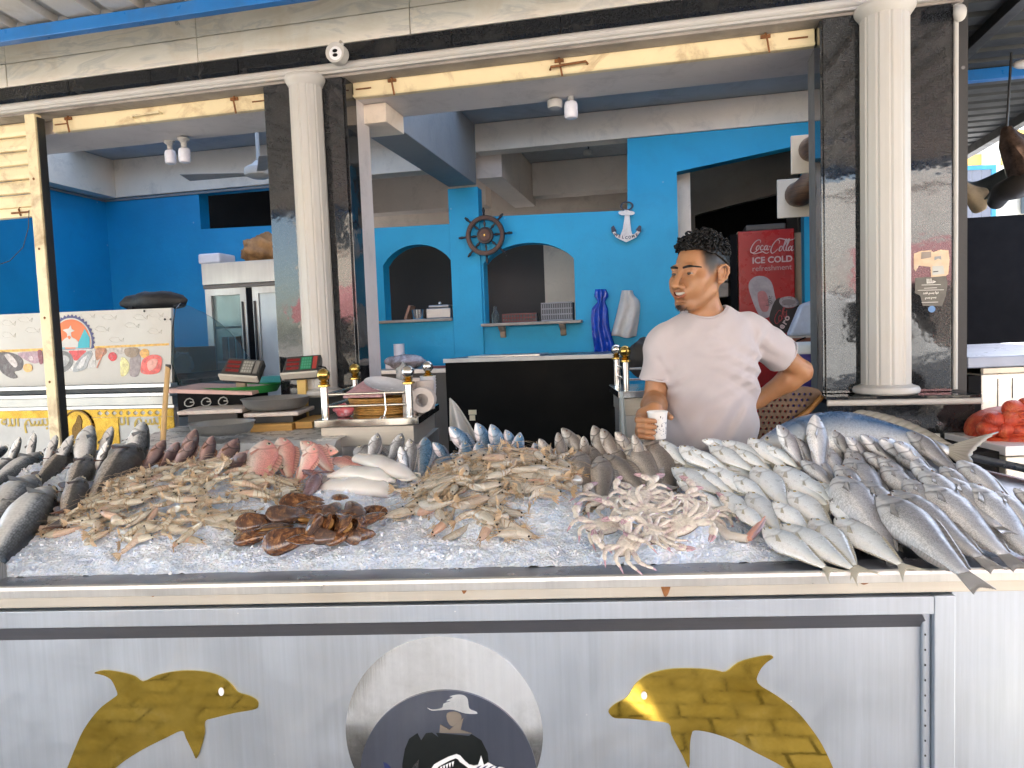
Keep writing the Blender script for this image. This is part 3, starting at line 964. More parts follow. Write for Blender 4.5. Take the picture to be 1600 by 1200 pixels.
# sagging awning cloth with a tan lining and a black pipe
def cloth(name, rows, m, lab, cat, thick=.004):
    P = []
    for row in rows:
        P.append([P3(*q) for q in row])
    mb = MB().grid(P)
    o = mb.build(name, m, None, None, smooth=60)
    s = o.modifiers.new('sub', 'SUBSURF'); s.levels = 2; s.render_levels = 2
    s2 = o.modifiers.new('thickness', 'SOLIDIFY'); s2.thickness = thick
    return tag(o, lab, cat)
cloth('awning_cloth', [[(1494, 268, 4.6), (1512, 286, 4.6), (1530, 283, 4.5), (1560, 268, 4.4), (1580, 256, 4.3)],
                       [(1497, 284, 4.5), (1514, 296, 4.45), (1535, 296, 4.4), (1562, 288, 4.3), (1582, 285, 4.2)],
                       [(1500, 306, 4.5), (1518, 312, 4.4), (1540, 312, 4.3), (1565, 305, 4.2), (1584, 312, 4.1)]],
      mat('grey_green_cloth', (.10, .11, .10), .7, bump=.2), 'sagging grey green awning cloth on the right', 'awning')
cloth('awning_lining', [[(1495, 275, 4.40), (1512, 287, 4.38), (1532, 294, 4.36), (1546, 293, 4.34)],
                        [(1503, 295, 4.38), (1516, 305, 4.34), (1535, 310, 4.32), (1546, 312, 4.3)],
                        [(1512, 320, 4.38), (1522, 326, 4.34), (1534, 326, 4.3), (1542, 320, 4.3)],
                        [(1520, 334, 4.36), (1528, 333, 4.33), (1536, 330, 4.3), (1542, 326, 4.3)]],
      mat('tan_cloth', (.36, .27, .15), .8, var=.25, scale=14), 'tan lining hanging below the sagging awning', 'awning')
t = thing('flue_pipe', 'sooty metal flue pipe hanging at the right edge', 'pipe')
mb = MB()
mb.tube([P3(1572, 200, 3.6), P3(1577, 218, 3.6), P3(1590, 234, 3.6), P3(1606, 264, 3.6)], [.02, .04, .07, .085], 28, flat=1)
mb.v = [tuple(Vector(p) + Vector((1, 1, 1)) * .030 * mnoise.noise(Vector(p) * 16) + Vector((1, -1, 1)) * .012 * mnoise.noise(Vector(p) * 45)) for p in mb.v]
mb.build('hood', mat('sooty_tin', (.14, .09, .065), .35, .7, .6, 22), t, smooth=60)
a = P3(1573, 203, 3.6)
MB().tube([(a.x, a.y, a.z), (a.x + .02, a.y, 2.752)], .006, 8).build('hanger', DARKMETAL, t)
MB().tube([P3(1610, 278, 3.55), P3(1588, 292, 3.6), P3(1566, 300, 3.7), P3(1556, 316, 3.8)], [.055, .06, .05, .04], 14).build('elbow', mat('soot', (.03, .025, .02), .6), t, smooth=60)

# chest freezer with a scratched aluminium front
p0 = at_y(1532, 557, 2.9)
t = thing('chest_freezer', 'long chest freezer with scratched white front and black side', 'freezer', Matrix.Translation((p0.x, 2.9, 0)) @ Matrix.Rotation(R(3), 4, 'Z'))
zt = p0.z
SCR = mat('scratched_white', (.72, .69, .62), .3, .25, .12, 7, dirt=(.25, .22, .18), dirt_amt=.7, dirt_scale=6)
MB().box(0.004, 2.2, .0, 1.3, .06, zt - .07).build('body', SCR, t, bev=.006)
MB().box(-.05, .002, -.002, 1.3, .06, zt - .075).build('side', BLACKHOLE, t)
MB().box(-.06, 2.22, -.012, 1.32, zt - .045, zt).build('lid', mat('grey_lid', (.24, .27, .34), .35, .2, .08), t, bev=.006)
MB().box(-.0, 2.22, -.016, .0, zt - .068, zt - .047).build('front_trim', mat('warm_trim', (.7, .62, .48), .4), t, bev=.002)
MB().box(.07, .072, -.003, -.0005, .5, zt - .09).build('seam', DARKMETAL, t)
MB().box(.13, .132, -.003, -.0005, zt - .17, zt - .09).build('seam', DARKMETAL, t)
MB().ball((.10, -.003, zt - .20), (.006, .003, .006)).build('lock', DARKMETAL, t)
# silver box carrying the onion sack
p1 = at_y(1572, 697, 2.25)
t = thing('metal_box', 'low white metal box under the red sack', 'box', Matrix.Translation((p1.x, 2.25, 0)))
MB().box(0, .6, 0, .5, 0, p1.z - .035).build('body', SCR, t, bev=.004)
MB().box(-.006, .61, -.006, .51, p1.z - .03, p1.z).build('lid', WHITEPL, t, bev=.003)
MB().box(-.09, -.008, .02, .5, 0, p1.z - .02).build('side', BLACKHOLE, t)
# red mesh sack of onions
c = at_y(1590, 668, 2.42)
t = thing('onion_sack', 'red mesh sack bulging with onions at the right edge', 'sack', Matrix.Translation(c))
def net_mat():
    m, nt, b = new_mat('red_net')
    v = _coords(nt, 'Object')
    n = _noise(nt, 24, 5, .6, v)
    c = _ramp(nt, n, [(.3, (.26, .018, .008)), (.5, (.50, .055, .02)), (.7, (.62, .16, .06)), (.85, (.70, .34, .16))])
    nt.links.new(c, b.inputs['Base Color'])
    b.inputs['Roughness'].default_value = .45
    w = nt.nodes.new('ShaderNodeTexWave')
    w.inputs['Scale'].default_value = 90
    w.inputs['Distortion'].default_value = 3
    nt.links.new(v, w.inputs['Vector'])
    _bump(nt, b, w.outputs[0], .5, .003)
    return m
NET = net_mat()
rr = random.Random(3)
me_o = MB()
pos = []
for k in range(35):
    a = -1 + 2 * (k % 7 + .5 * (k // 7 % 2)) / 6.5 + rr.uniform(-.08, .08); bq = -1 + 2 * (k // 7) / 4 + rr.uniform(-.12, .12)
    x = a * .135; z = bq * .072 + .0
    if (a * a + bq * bq) > 1.35: continue
    y = -.085 * math.sqrt(max(0, 1 - .7 * (a * a + bq * bq)))
    pos.append((x, y, z))
base = MB().ball((0, .06, -.01), (.13, .10, .075), 20, 14).build('net', NET, t, smooth=80)
for (x, y, z) in pos:
    MB().ball((x, y + .0, z), (rr.uniform(.030, .038),) * 2 + (rr.uniform(.027, .034),), 16, 11).build('onion', NET, t, smooth=80)
for k in range(9):
    zz = -.07 + .018 * k
    mb = MB().tube([(-.13 + .005 * k, -.06, zz * .7), (-.06, -.118, zz + .01), (.02, -.128, zz + .03), (.12, -.10, zz + .05)], .0016, 5)
    mb.build('net_strand', mat('red_strand', (.6, .1, .04), .5), t, smooth=60)
MB().prism([(-.045, .02), (-.01, .025), (.0, .045), (-.025, .06)], -.134, -.130).build('tag', mat('cream_paper', (.75, .68, .5), .8), t)
# ------------------------------------------------------------------ the fish stall
GOLD = None
def gold_mat():
    m, nt, b = new_mat('scratched_gold_mirror')
    v = _coords(nt, 'Object')
    n = _noise(nt, 9, 7, .7, v, .4)
    c = _ramp(nt, n, [(.3, (.50, .34, .05)), (.6, (.70, .50, .10)), (.8, (.78, .60, .22))])
    nt.links.new(c, b.inputs['Base Color'])
    b.inputs['Metallic'].default_value = 1
    n2 = _noise(nt, 14, 8, .75, v)
    nt.links.new(_ramp(nt, n2, [(.4, .03), (.75, .16)]), b.inputs['Roughness'])
    w = _noise(nt, 6, 3, .5, v)
    _bump(nt, b, w, .03, .012)
    return m
GOLD = gold_mat()
PANEL = steel_mat('satin_panel_steel', (.44, .49, .56), .42, True, (.52, .49, .44), 1.0, .8)
RIMST = steel_mat('dark_tray_steel', (.20, .22, .26), .3, False, (.3, .3, .3), 1.0, .85)
BAND = steel_mat('cream_steel_band', (.54, .51, .45), .4, False, (.5, .36, .2), 1.0, .5)
MIRROR = steel_mat('mirror_steel', (.80, .79, .77), .11, True, (.4, .36, .3), .5, 1.0, False)
SATINBLUE = steel_mat('satin_dark_steel', (.11, .125, .17), .38, True, (.25, .25, .25), .7, .9, True)
t = thing('fish_stall', 'long steel fish stall with gold dolphins and a round mirror emblem', 'stall', SF)
XL, XR = -1.75, 1.50
MB().box(XL, .868, .024, .034, .02, .879).build('front_panel', PANEL, t)
MB().box(XL, .8345, 0, .0235, .906, .943).build('top_flange', PANEL, t, bev=.0015)
MB().hexa([(XL, .0215, .872), (.8345, .0215, .872), (XL, .0238, .872), (.8345, .0238, .872), (XL, .0005, .9055), (.812, .0005, .9055), (XL, .0238, .9055), (.812, .0238, .9055)]).build('bevel_strip', steel_mat('mid_grey_steel', (.20, .205, .24), .35, False, (.3, .3, .3), 1, .8), t)
MB().box(.8355, .877, 0, .033, .02, .944).build('corner_post', PANEL, t, bev=.002)
MB().box(.818, .835, .012, .0235, .02, .9045).build('side_bevel', PANEL, t, bev=.004)
for k in range(26):
    z = .86 - .032 * k
    MB().ball((.8225, .0105, z), (.002, .002, .0025), 6, 4).build('weld_bead', DARKMETAL, t)
MB().box(.880, XR, .020, .033, .02, .962).build('side_panel', PANEL, t, bev=.0015)
MB().box(XL, XR, .010, .03, .9475, .972).build('band', BAND, t, bev=.0015)
mb = MB()
edge = [(.012, .9735), (-.002, .9735), (-.0025, .9900), (-.0015, .9965), (.001, .9990), (.006, .9992), (.006, .975)]
mb.prism(edge, XL, XR, axis='x')
mb.build('rolled_edge', STEEL, t, bev=.001)
MB().hexa([(XL, .0065, .984), (XR, .0065, .984), (XL, .098, .979), (XR, .098, .979), (XL, .0065, .9975), (XR, .0065, .9975), (XL, .098, .9905), (XR, .098, .9905)]).build('rim', RIMST, t, bev=.001)
bk = [(XL, .0755), (1.40, .0755), (1.46, .30), (1.40, .60), (1.22, .84), (XL, .84)]
def tray_z(ly):
    return .972 + .105 * max(0, min(1, (ly - .07) / .77))
tray = MB()
n = len(bk)
tray.add([(x, y, tray_z(y)) for x, y in bk] + [(x, y, tray_z(y) - .02) for x, y in bk], [tuple(range(n)), tuple(range(2 * n - 1, n - 1, -1))] + [(i, i + n, (i + 1) % n + n, (i + 1) % n) for i in range(n)])
tray.build('tray', RIMST, t)
mb = MB().tube([(1.40, .06, .993), (1.47, .30, tray_z(.3) + .02), (1.41, .61, tray_z(.6) + .025), (1.23, .86, tray_z(.84) + .025), (XL, .86, tray_z(.84) + .025)], .012, 8)
mb.build('back_edge', RIMST, t, smooth=60)
MB().prism([(x, y) for x, y in [(XL, .05), (1.36, .05), (1.42, .30), (1.36, .58), (1.2, .82), (XL, .82)]], .02, .945, axis='z').build('cabinet', PANEL, t)
# stains of rust under the rolled edge
for px, w, h in ((1041, .009, .018), (724, .006, .008), (235, .006, .004), (1354, .012, .005)):
    p = stl(px, 912 - (px - 700) * .02, .0)
    shape('rust_mark', [smooth_poly([(p.x - w, .9745), (p.x + w, .9748), (p.x + w * .6, .9745 - h), (p.x - w * .2, .9735 - h * 1.4), (p.x - w * .8, .9745 - h * .8)], 4)], .0085, .0098, RUST, t)

def crop_pts(pts, sc_, ox, oy, ly):
    out = []
    for x, y in pts:
        q = stl(ox + x * sc_, oy + y * sc_, ly)
        out.append((q.x, q.z))
    return out
dl = [(420, 490), (465, 478), (540, 488), (600, 505), (637, 528), (700, 500), (780, 483), (860, 480), (940, 490), (1000, 515), (1040, 550), (1062, 577), (1110, 592), (1145, 612), (1153, 635), (1138, 652), (1050, 668), (960, 690), (916, 706), (914, 760), (897, 825), (877, 872), (860, 840), (830, 780), (812, 748), (740, 780), (640, 830), (560, 880), (500, 930), (440, 1000), (450, 1080), (380, 1060), (310, 1120), (318, 1020), (285, 960), (306, 900), (338, 820), (370, 750), (410, 690), (455, 640), (512, 598), (524, 585), (517, 560), (496, 520), (460, 500)]
dr = [(117, 525), (140, 503), (183, 478), (207, 438), (240, 408), (280, 390), (350, 377), (440, 377), (500, 383), (535, 388), (580, 355), (640, 337), (692, 329), (704, 338), (680, 355), (656, 385), (649, 428), (720, 475), (790, 530), (840, 590), (880, 650), (918, 731), (935, 790), (990, 860), (900, 850), (850, 900), (845, 810), (745, 731), (650, 680), (560, 632), (480, 605), (425, 597), (413, 610), (407, 650), (404, 731), (382, 690), (360, 650), (340, 610), (330, 572), (260, 562), (190, 555), (140, 553), (121, 540)]
for nm, pts, s_, ox, oy, eye in (('right facing', dl, .35, 0, 880, (988, 573, 13, 20)), ('left facing', dr, .4375, 900, 880, (243, 472, 11, 15))):
    pp = smooth_poly(crop_pts(pts, s_, ox, oy, .021), 3)
    o = shape('dolphin_plate', [pp], .0205, .0237, GOLD, t)
    o['label'] = 'gold mirror dolphin, %s' % nm
    e = stl(ox + eye[0] * s_, oy + eye[1] * s_, .020)
    k = s_ / 1154 * 1.5
    ee = circle(e.x, e.z, eye[2] * k, 16, eye[3] * k)
    ey = link('eye', shape2d([ee], .0188, .0203), o)
    ey.data.materials.append(WHITEPL)
# round emblem
dsc = shape('mirror_disc', [circle(-.176, .653, .2128, 96)], .0215, .0237, MIRROR, t)
inn = shape('satin_disc', [circle(-.170, .558, .191, 96)], .0185, .0212, SATINBLUE, dsc)
inn['label'] = 'dark satin disc with a hatted fisherman over a fish'
E_ = lambda pts: crop_pts(pts, .325, 480, 900, .018)
hat = smooth_poly(E_([(576, 630), (604, 640), (648, 632), (656, 612), (690, 600), (668, 600), (700, 582), (684, 578), (718, 569), (752, 571), (772, 590), (780, 635), (812, 650), (815, 661), (760, 659), (700, 641), (650, 643), (600, 646)]), 3)
shape('hat_plate', [hat], .0165, .0182, MIRROR, dsc)
shape('collar_plate', [E_([(640, 712), (684, 738), (752, 680), (738, 738), (792, 756), (636, 752)])], .0165, .0182, mat('dull_bronze', (.30, .26, .22), .4, .8), dsc)
shape('face_plate', [smooth_poly(E_([(672, 660), (712, 652), (740, 668), (736, 700), (700, 722), (676, 700)]), 3)], .0168, .0182, mat('dull_bronze', (.30, .26, .22), .4, .8), dsc)
body = E_([(470, 830), (490, 782), (530, 755), (548, 790), (570, 756), (600, 752), (634, 778), (620, 754), (778, 768), (790, 760), (838, 790), (868, 850), (880, 960), (880, 1020), (455, 1020), (458, 900)])
shape('coat_plate', [body], .0168, .0182, mat('mirror_painted_dark', (.03, .035, .035), .12, .6), dsc)  # mirror steel whose dark reflection is put into the colour
fishp = smooth_poly(E_([(596, 925), (640, 886), (718, 853), (748, 874), (778, 902), (822, 905), (836, 860), (850, 905), (870, 893), (905, 912), (960, 925), (900, 990), (750, 1010), (640, 985)]), 2)
fo = shape('fish_plate', [fishp], .0150, .0163, WHITEPL, dsc)
fi = smooth_poly(E_([(625, 925), (655, 900), (715, 872), (735, 890), (770, 915), (810, 960), (750, 985), (670, 965)]), 2)
shape('fish_face', [fi], .0138, .0148, mat('mirror_painted_dark', (.03, .035, .035), .12, .6), dsc)
for k in range(5):
    shape('tooth', [E_([(640 + 14 * k, 912 - 6 * k), (652 + 14 * k, 908 - 6 * k), (646 + 14 * k, 932 - 5 * k)])], .0126, .0136, WHITEPL, dsc)
for k in range(4):
    shape('stripe', [E_([(822 + 30 * k, 912), (838 + 30 * k, 906), (800 + 30 * k, 940), (790 + 30 * k, 938)])], .0138, .0148, mat('navy_ink', (.02, .03, .12), .4), dsc)
shape('blade_plate', [E_([(500, 925), (538, 878), (534, 945)])], .0168, .0182, MIRROR, dsc)
shape('tail_plate', [E_([(366, 893), (385, 902), (408, 926), (404, 960), (380, 950)])], .0168, .0182, mat('navy_ink', (.02, .03, .12), .4), dsc)

# ------------------------------------------------------------------ crushed ice
def dome(x, y, cx, cy, rx, ry, h):
    d = ((x - cx) / rx) ** 2 + ((y - cy) / ry) ** 2
    return h * max(0.0, 1 - d) ** .8 if d < 1 else 0.0
def tray_xy(px, py, h=.03):          # the tray point under a pixel, h metres above the tray
    o = SFi @ CAM
    d = SFi.to_3x3() @ ray(px, py)
    s = .105 / .77
    # z = .972 + s*(y-.07) + h
    tt = (.972 + s * (o.y - .07) + h - o.z) / (d.z - s * d.y)
    return o + d * tt
def heap(pts):
    q = [tray_xy(*p) for p in pts]
    return min(p.x for p in q), max(p.x for p in q), min(p.y for p in q), max(p.y for p in q)
HEAPS = []
def add_heap(x0, x1, y0, y1, h):
    HEAPS.append(((x0 + x1) / 2, (y0 + y1) / 2, (x1 - x0) / 2 * 1.02, (y1 - y0) / 2 * 1.05, h))
a, b_ = tray_xy(115, 800), tray_xy(445, 800)
c, d_ = tray_xy(300, 862), tray_xy(300, 745)
add_heap(a.x, b_.x, c.y, d_.y, .042)
SH1 = HEAPS[-1]
a, b_ = tray_xy(640, 800), tray_xy(935, 800)
c, d_ = tray_xy(780, 838), tray_xy(780, 738)
add_heap(a.x, b_.x, c.y, d_.y, .060)
SH2 = HEAPS[-1]
a, b_ = tray_xy(380, 820), tray_xy(595, 820)
c, d_ = tray_xy(480, 858), tray_xy(480, 775)
add_heap(a.x, b_.x, c.y, d_.y, .035)
MU = HEAPS[-1]
a, b_ = tray_xy(915, 820), tray_xy(1115, 820)
c, d_ = tray_xy(1000, 872), tray_xy(1000, 775)
add_heap(a.x, b_.x, c.y, d_.y, .028)
CR = HEAPS[-1]
def ice_h(x, y, fine=True):          # ice surface above the tray, in stall coordinates
    e = min(1, max(0, (y - .085) / .05))
    h = .012 + .016 * e + .03 * max(0, min(1, (y - .42) / .35))
    r = max(0.0, min(1.0, (.62 - x) / .12 - max(0, .25 - y) * .2))
    h *= r
    for hp in HEAPS:
        h += dome(x, y, *hp)
    if fine:
        h += r * (.010 * mnoise.noise((x * 9, y * 9, 3)) + .008 * mnoise.noise((x * 26, y * 26, 7)))
    return h
def ice_mat():
    m, nt, b = new_mat('crushed_ice')
    v = _coords(nt, 'Object')
    n = _noise(nt, 30, 6, .65, v)
    c = _ramp(nt, n, [(.3, (.60, .71, .92)), (.5, (.76, .84, .98)), (.7, (.90, .94, 1.0))])
    nt.links.new(c, b.inputs['Base Color'])
    b.inputs['Roughness'].default_value = .34
    b.inputs['Subsurface Weight'].default_value = .4
    b.inputs['Subsurface Radius'].default_value = (.012, .016, .02)
    b.inputs['Subsurface Scale'].default_value = .6
    vo = nt.nodes.new('ShaderNodeTexVoronoi')
    vo.inputs['Scale'].default_value = 150
    nt.links.new(v, vo.inputs['Vector'])
    n2 = _noise(nt, 90, 5, .7, v)
    mm = nt.nodes.new('ShaderNodeMath')
    mm.operation = 'ADD'
    nt.links.new(vo.outputs['Distance'], mm.inputs[0])
    nt.links.new(n2, mm.inputs[1])
    _bump(nt, b, mm.outputs[0], .55, .006)
    return m
ICE = ice_mat()
nx, ny = 560, 150
P = []
ic_rng = random.Random(5)
for j in range(ny + 1):
    y = .088 + (.82 - .088) * j / ny
    row = []
    for i in range(nx + 1):
        x = -1.72 + (.66 + 1.72) * i / nx
        h = ice_h(x, y)
        f = mnoise.noise((x * 60, y * 60, 1)) * .0045 + mnoise.noise((x * 150, y * 150, 4)) * .003
        row.append((x, y, tray_z(y) + max(.0008, h + f * min(1, h / .02))))
    P.append(row)
icebed = MB().grid(P)
o = icebed.build('ice_bed', ICE, None, SF, smooth=None, fix=False)
tag(o, 'crushed ice spread over the stall tray under the seafood', 'ice', kind='stuff')
# loose chips of ice on top
chip = MB()
ic = random.Random(9)
base_v = [(1, 0, 0), (-1, 0, 0), (0, 1, 0), (0, -1, 0), (0, 0, 1), (0, 0, -1)]
base_f = [(0, 2, 4), (2, 1, 4), (1, 3, 4), (3, 0, 4), (2, 0, 5), (1, 2, 5), (3, 1, 5), (0, 3, 5)]
spots = []
for k in range(3600):
    x = ic.uniform(-1.5, .60)
    y = ic.uniform(.085, .60)
    spots.append((x, y, 1.0))
for (px, py, rx, ry, nn) in ((905, 755, 75, 22, 220), (985, 762, 60, 18, 200), (300, 735, 40, 14, 160), (90, 800, 60, 40, 260), (30, 740, 40, 14, 90), (140, 800, 50, 25, 120)):
    for k in range(nn):
        q = tray_xy(px + ic.gauss(0, rx * .5), py + ic.gauss(0, ry * .5))
        spots.append((q.x, q.y, 1.5))
for (x, y, s_) in spots:
    r = ic.uniform(.0018, .0050) * s_ * (2.0 if ic.random() < .10 else 1)
    Mq = Matrix.Translation((x, y, tray_z(y) + ice_h(x, y) + r * .3)) @ Matrix.Rotation(ic.uniform(0, 6.28), 4, Vector((ic.gauss(0, 1), ic.gauss(0, 1), ic.gauss(0, 1))).normalized())
    vv = [Mq @ Vector((p[0] * r * ic.uniform(.6, 1.3), p[1] * r * ic.uniform(.5, 1.1), p[2] * r * ic.uniform(.4, 1.0))) for p in base_v]
    chip.add(vv, base_f)
m, nt, b = new_mat('clear_ice')
b.inputs['Base Color'].default_value = (.86, .90, .97, 1)
b.inputs['Roughness'].default_value = .08
b.inputs['Subsurface Weight'].default_value = .5
b.inputs['Subsurface Radius'].default_value = (.01, .012, .014)
b.inputs['Subsurface Scale'].default_value = .5
o = chip.build('ice_chips', m, None, SF, fix=False)
tag(o, 'loose glinting chips of ice scattered over the ice bed', 'ice', kind='stuff')
# ------------------------------------------------------------------ things inside the shop
def span(px0, py0, px1, py1, Y):     # x0, x1, z0, z1 of a pixel rectangle at distance Y
    a, b_ = at_y(px0, (py0 + py1) / 2, Y), at_y(px1, (py0 + py1) / 2, Y)
    m_ = (px0 + px1) / 2
    return a.x, b_.x, at_y(m_, py1, Y).z, at_y(m_, py0, Y).z
def on_lx(px, py, lx):
    o = FFi @ CAM
    d = FFi.to_3x3() @ ray(px, py)
    return o + d * ((lx - o.x) / d.x)
FP = lambda ly: (lambda x, y: (fac(x, y, ly).x, fac(x, y, ly).z))
def smooth_ellipse(c, rx, rz, n=24): return circle(c[0], c[1], rx, n, rz)

# --- display counter with the printed sign
ly0 = .45
S = FP(ly0)
t = thing('display_counter', 'refrigerated display counter with white printed sign front and gold trim', 'counter', FF)
SIGN = mat('white_sign_board', (.56, .545, .50), .4, 0, .03, 3, dirt=(.5, .45, .38), dirt_amt=.35, dirt_scale=4)
zt, zb = 1.712, 1.318
shape('sign_board', [[(-3.6, zb), (-1.918, zb), (-1.893, 1.705), (-3.6, 1.722)]], ly0, ly0 + .02, SIGN, t)
pm = {}
def pr(name, col, pts, k=1, sm=True, n=3):
    ly = ly0 - .0012 * k
    pp = [S(x * .1875, 480 + y * .1875) for x, y in pts]
    m = mat('print_' + name, col, .45, 0, .40, 55, dirt=tuple(min(1, c * .45 + .3) for c in col), dirt_amt=.6, dirt_scale=40)
    return shape('print', [smooth_poly(pp, n) if sm else pp], ly - .0005, ly + .0005, m, t)
pr('orange_line', (.80, .45, .08), [(0, 356), (350, 342), (1408, 300), (1410, 318), (350, 364), (0, 378)], 1, False)
# badge
cx, cz = S(113, 533)
rr_ = (S(148, 533)[0] - cx)
def half(r, n, lim, tooth=0.0):
    out = []
    for i in range(n + 1):
        a = -R(lim) + (math.pi + 2 * R(lim)) * i / n
        q = r * (1 + (tooth if i % 2 else 0))
        out.append((cx + q * math.cos(a), cz + q * math.sin(a)))
    return out
bd = shape('badge', [half(rr_ * .94, 44, 20, .09)], ly0 - .0024, ly0 - .0014, mat('print_navy', (.05, .05, .18), .45), t)
shape('badge_ring', [half(rr_ * .88, 40, 20)], ly0 - .0032, ly0 - .0025, SIGN, bd)
shape('badge_field', [half(rr_ * .83, 40, 20)], ly0 - .0040, ly0 - .0033, mat('print_orange', (.72, .17, .04), .45), bd)
shape('badge_teal', [[(cx + rr_ * .15, cz - rr_ * .28), (cx + rr_ * .78, cz - rr_ * .28), (cx + rr_ * .82, cz + rr_ * .1), (cx + rr_ * .62, cz + rr_ * .45), (cx + rr_ * .4, cz + rr_ * .1)]], ly0 - .0048, ly0 - .0041, mat('print_teal', (.02, .42, .52), .45), bd)
shape('badge_teal', [[(cx - rr_ * .8, cz - rr_ * .28), (cx - rr_ * .3, cz - rr_ * .28), (cx - rr_ * .5, cz - rr_ * .06)]], ly0 - .0048, ly0 - .0041, mat('print_teal', (.02, .42, .52), .45), bd)
fig = [(518, 335), (520, 290), (545, 262), (568, 250), (566, 225), (560, 212), (528, 190), (555, 182), (578, 178), (596, 150), (604, 182), (628, 196), (598, 210), (600, 235), (606, 250), (640, 268), (660, 290), (655, 335)]
shape('badge_figure', [[S(x * .1875, 480 + y * .1875) for x, y in fig]], ly0 - .0056, ly0 - .0049, mat('print_white', (.60, .58, .55), .45), bd)
shape('badge_beard', [smooth_poly([S(x * .1875, 480 + y * .1875) for x, y in [(570, 246), (584, 238), (598, 250), (584, 268)]], 3)], ly0 - .0064, ly0 - .0057, mat('print_orange', (.72, .17, .04), .45), bd)
# printed pictures
pr('dark_fish', (.10, .08, .08), [(0, 378), (60, 372), (150, 400), (195, 450), (180, 520), (120, 540), (150, 585), (90, 590), (0, 520)], 1)
pr('pale_scale', (.55, .50, .48), [(40, 400), (90, 395), (150, 470), (120, 500)], 2)
pr('pink_fish', (.42, .28, .33), [(150, 385), (250, 370), (330, 372), (345, 440), (290, 470), (200, 430)], 2)
pr('pink_line', (.62, .5, .52), [(240, 415), (270, 405), (285, 440), (250, 440)], 3)
pr('dark_red', (.22, .05, .07), [(318, 366), (352, 366), (362, 460), (335, 470)], 3)
pr('orange_fruit', (.78, .45, .15), [(205, 480), (240, 470), (272, 490), (268, 530), (225, 540), (200, 515)], 3)
pr('photo_back', (.62, .62, .60), [(468, 350), (790, 318), (800, 500), (480, 550)], 1, False)
pr('grey_fish', (.18, .18, .18), [(472, 375), (540, 365), (600, 400), (610, 470), (560, 530), (485, 540)], 2)
pr('grey_fish_light', (.42, .42, .42), [(490, 420), (540, 400), (585, 430), (560, 480), (500, 500)], 3)
pr('red_shrimp', (.62, .06, .06), [(575, 365), (640, 360), (720, 362), (690, 400), (650, 440), (620, 440), (600, 400)], 2)
pr('silver_fish', (.36, .38, .40), [(610, 535), (640, 460), (700, 390), (760, 360), (772, 400), (740, 460), (720, 510), (660, 535)], 3)
pr('silver_fish_light', (.70, .70, .70), [(645, 510), (680, 440), (730, 400), (720, 440), (690, 500)], 4)
pr('shrimp_brown', (.45, .20, .10), [(800, 345), (880, 342), (890, 380), (840, 420), (805, 440)], 1)
pr('shrimp_line', (.55, .2, .12), [(805, 505), (870, 345), (880, 348), (815, 508)], 2, False)
pr('cherry', (.62, .04, .05), [(905, 420), (915, 385), (950, 375), (975, 400), (970, 435), (935, 450)], 2)
pr('pan', (.55, .50, .45), [(890, 345), (1040, 340), (1030, 380), (960, 400), (900, 380)], 1)
pr('shell_brown', (.30, .22, .15), [(1045, 345), (1150, 338), (1150, 400), (1100, 420), (1050, 400)], 2)
pr('lemon', (.80, .70, .32), [(1010, 425), (1050, 430), (1080, 480), (1070, 540), (1040, 572), (1008, 565)], 2)
pr('grey_knife', (.32, .27, .27), [(1090, 420), (1165, 345), (1172, 440), (1155, 568), (1085, 570), (1085, 480)], 1)
pr('orange_tomato', (.82, .42, .10), [(1170, 370), (1200, 345), (1240, 360), (1240, 410), (1200, 425), (1172, 400)], 2)
pr('tomato', (.78, .12, .10), [(1180, 480), (1200, 430), (1270, 395), (1340, 410), (1352, 460), (1330, 540), (1250, 560), (1180, 545)], 3)
pr('tomato_core', (.82, .36, .30), [(1230, 470), (1270, 430), (1320, 440), (1300, 500), (1250, 530)], 4)
rs = random.Random(2)
OUTL = mat('print_faint_outline', (.62, .60, .56), .5)
for (x, y) in ((60, 130), (200, 100), (60, 230), (260, 190), (900, 80), (840, 180), (1090, 150), (1280, 200), (960, 270), (1160, 80), (1370, 95), (1290, 60), (720, 70)):
    mb = MB()
    q = [S((x + dx) * .1875, 480 + (y + dy) * .1875) for dx, dy in ((-50, 0), (-20, -22), (25, -16), (50, 12), (70, -12), (66, 22), (50, 12), (20, 24), (-25, 20), (-50, 0))]
    mb.tube([(u, ly0 - .0006, w) for u, w in q], .0007, 4)
    mb.build('fish_outline', OUTL, t)
for px, py in ((226, 486), (258, 499), (267, 499)):
    q = S(px, py)
    MB().ball((q[0], ly0 - .003, q[1]), (.006, .004, .006), 8, 6).build('screw', DARKMETAL, t)
GOLD2 = mat('pierced_gold', (.30, .19, .035), .25, 1, .3, 14)
# steel ledges below the sign
for z0, z1, d, m_ in ((1.296, 1.316, .035, STEEL), (1.272, 1.294, .012, DARKMETAL), (1.252, 1.270, .05, STEEL), (1.205, 1.250, .03, steel_mat('grey_ledge', (.33, .32, .30), .35, False)), (1.186, 1.203, .02, STEEL)):
    MB().box(-3.6, -1.90, ly0 - d, ly0 + .02, z0, z1).build('ledge', m_, t, bev=.002)
MB().box(-3.6, -1.905, ly0 + .021, ly0 + .85, .15, 1.30).build('cabinet', STEEL, t)
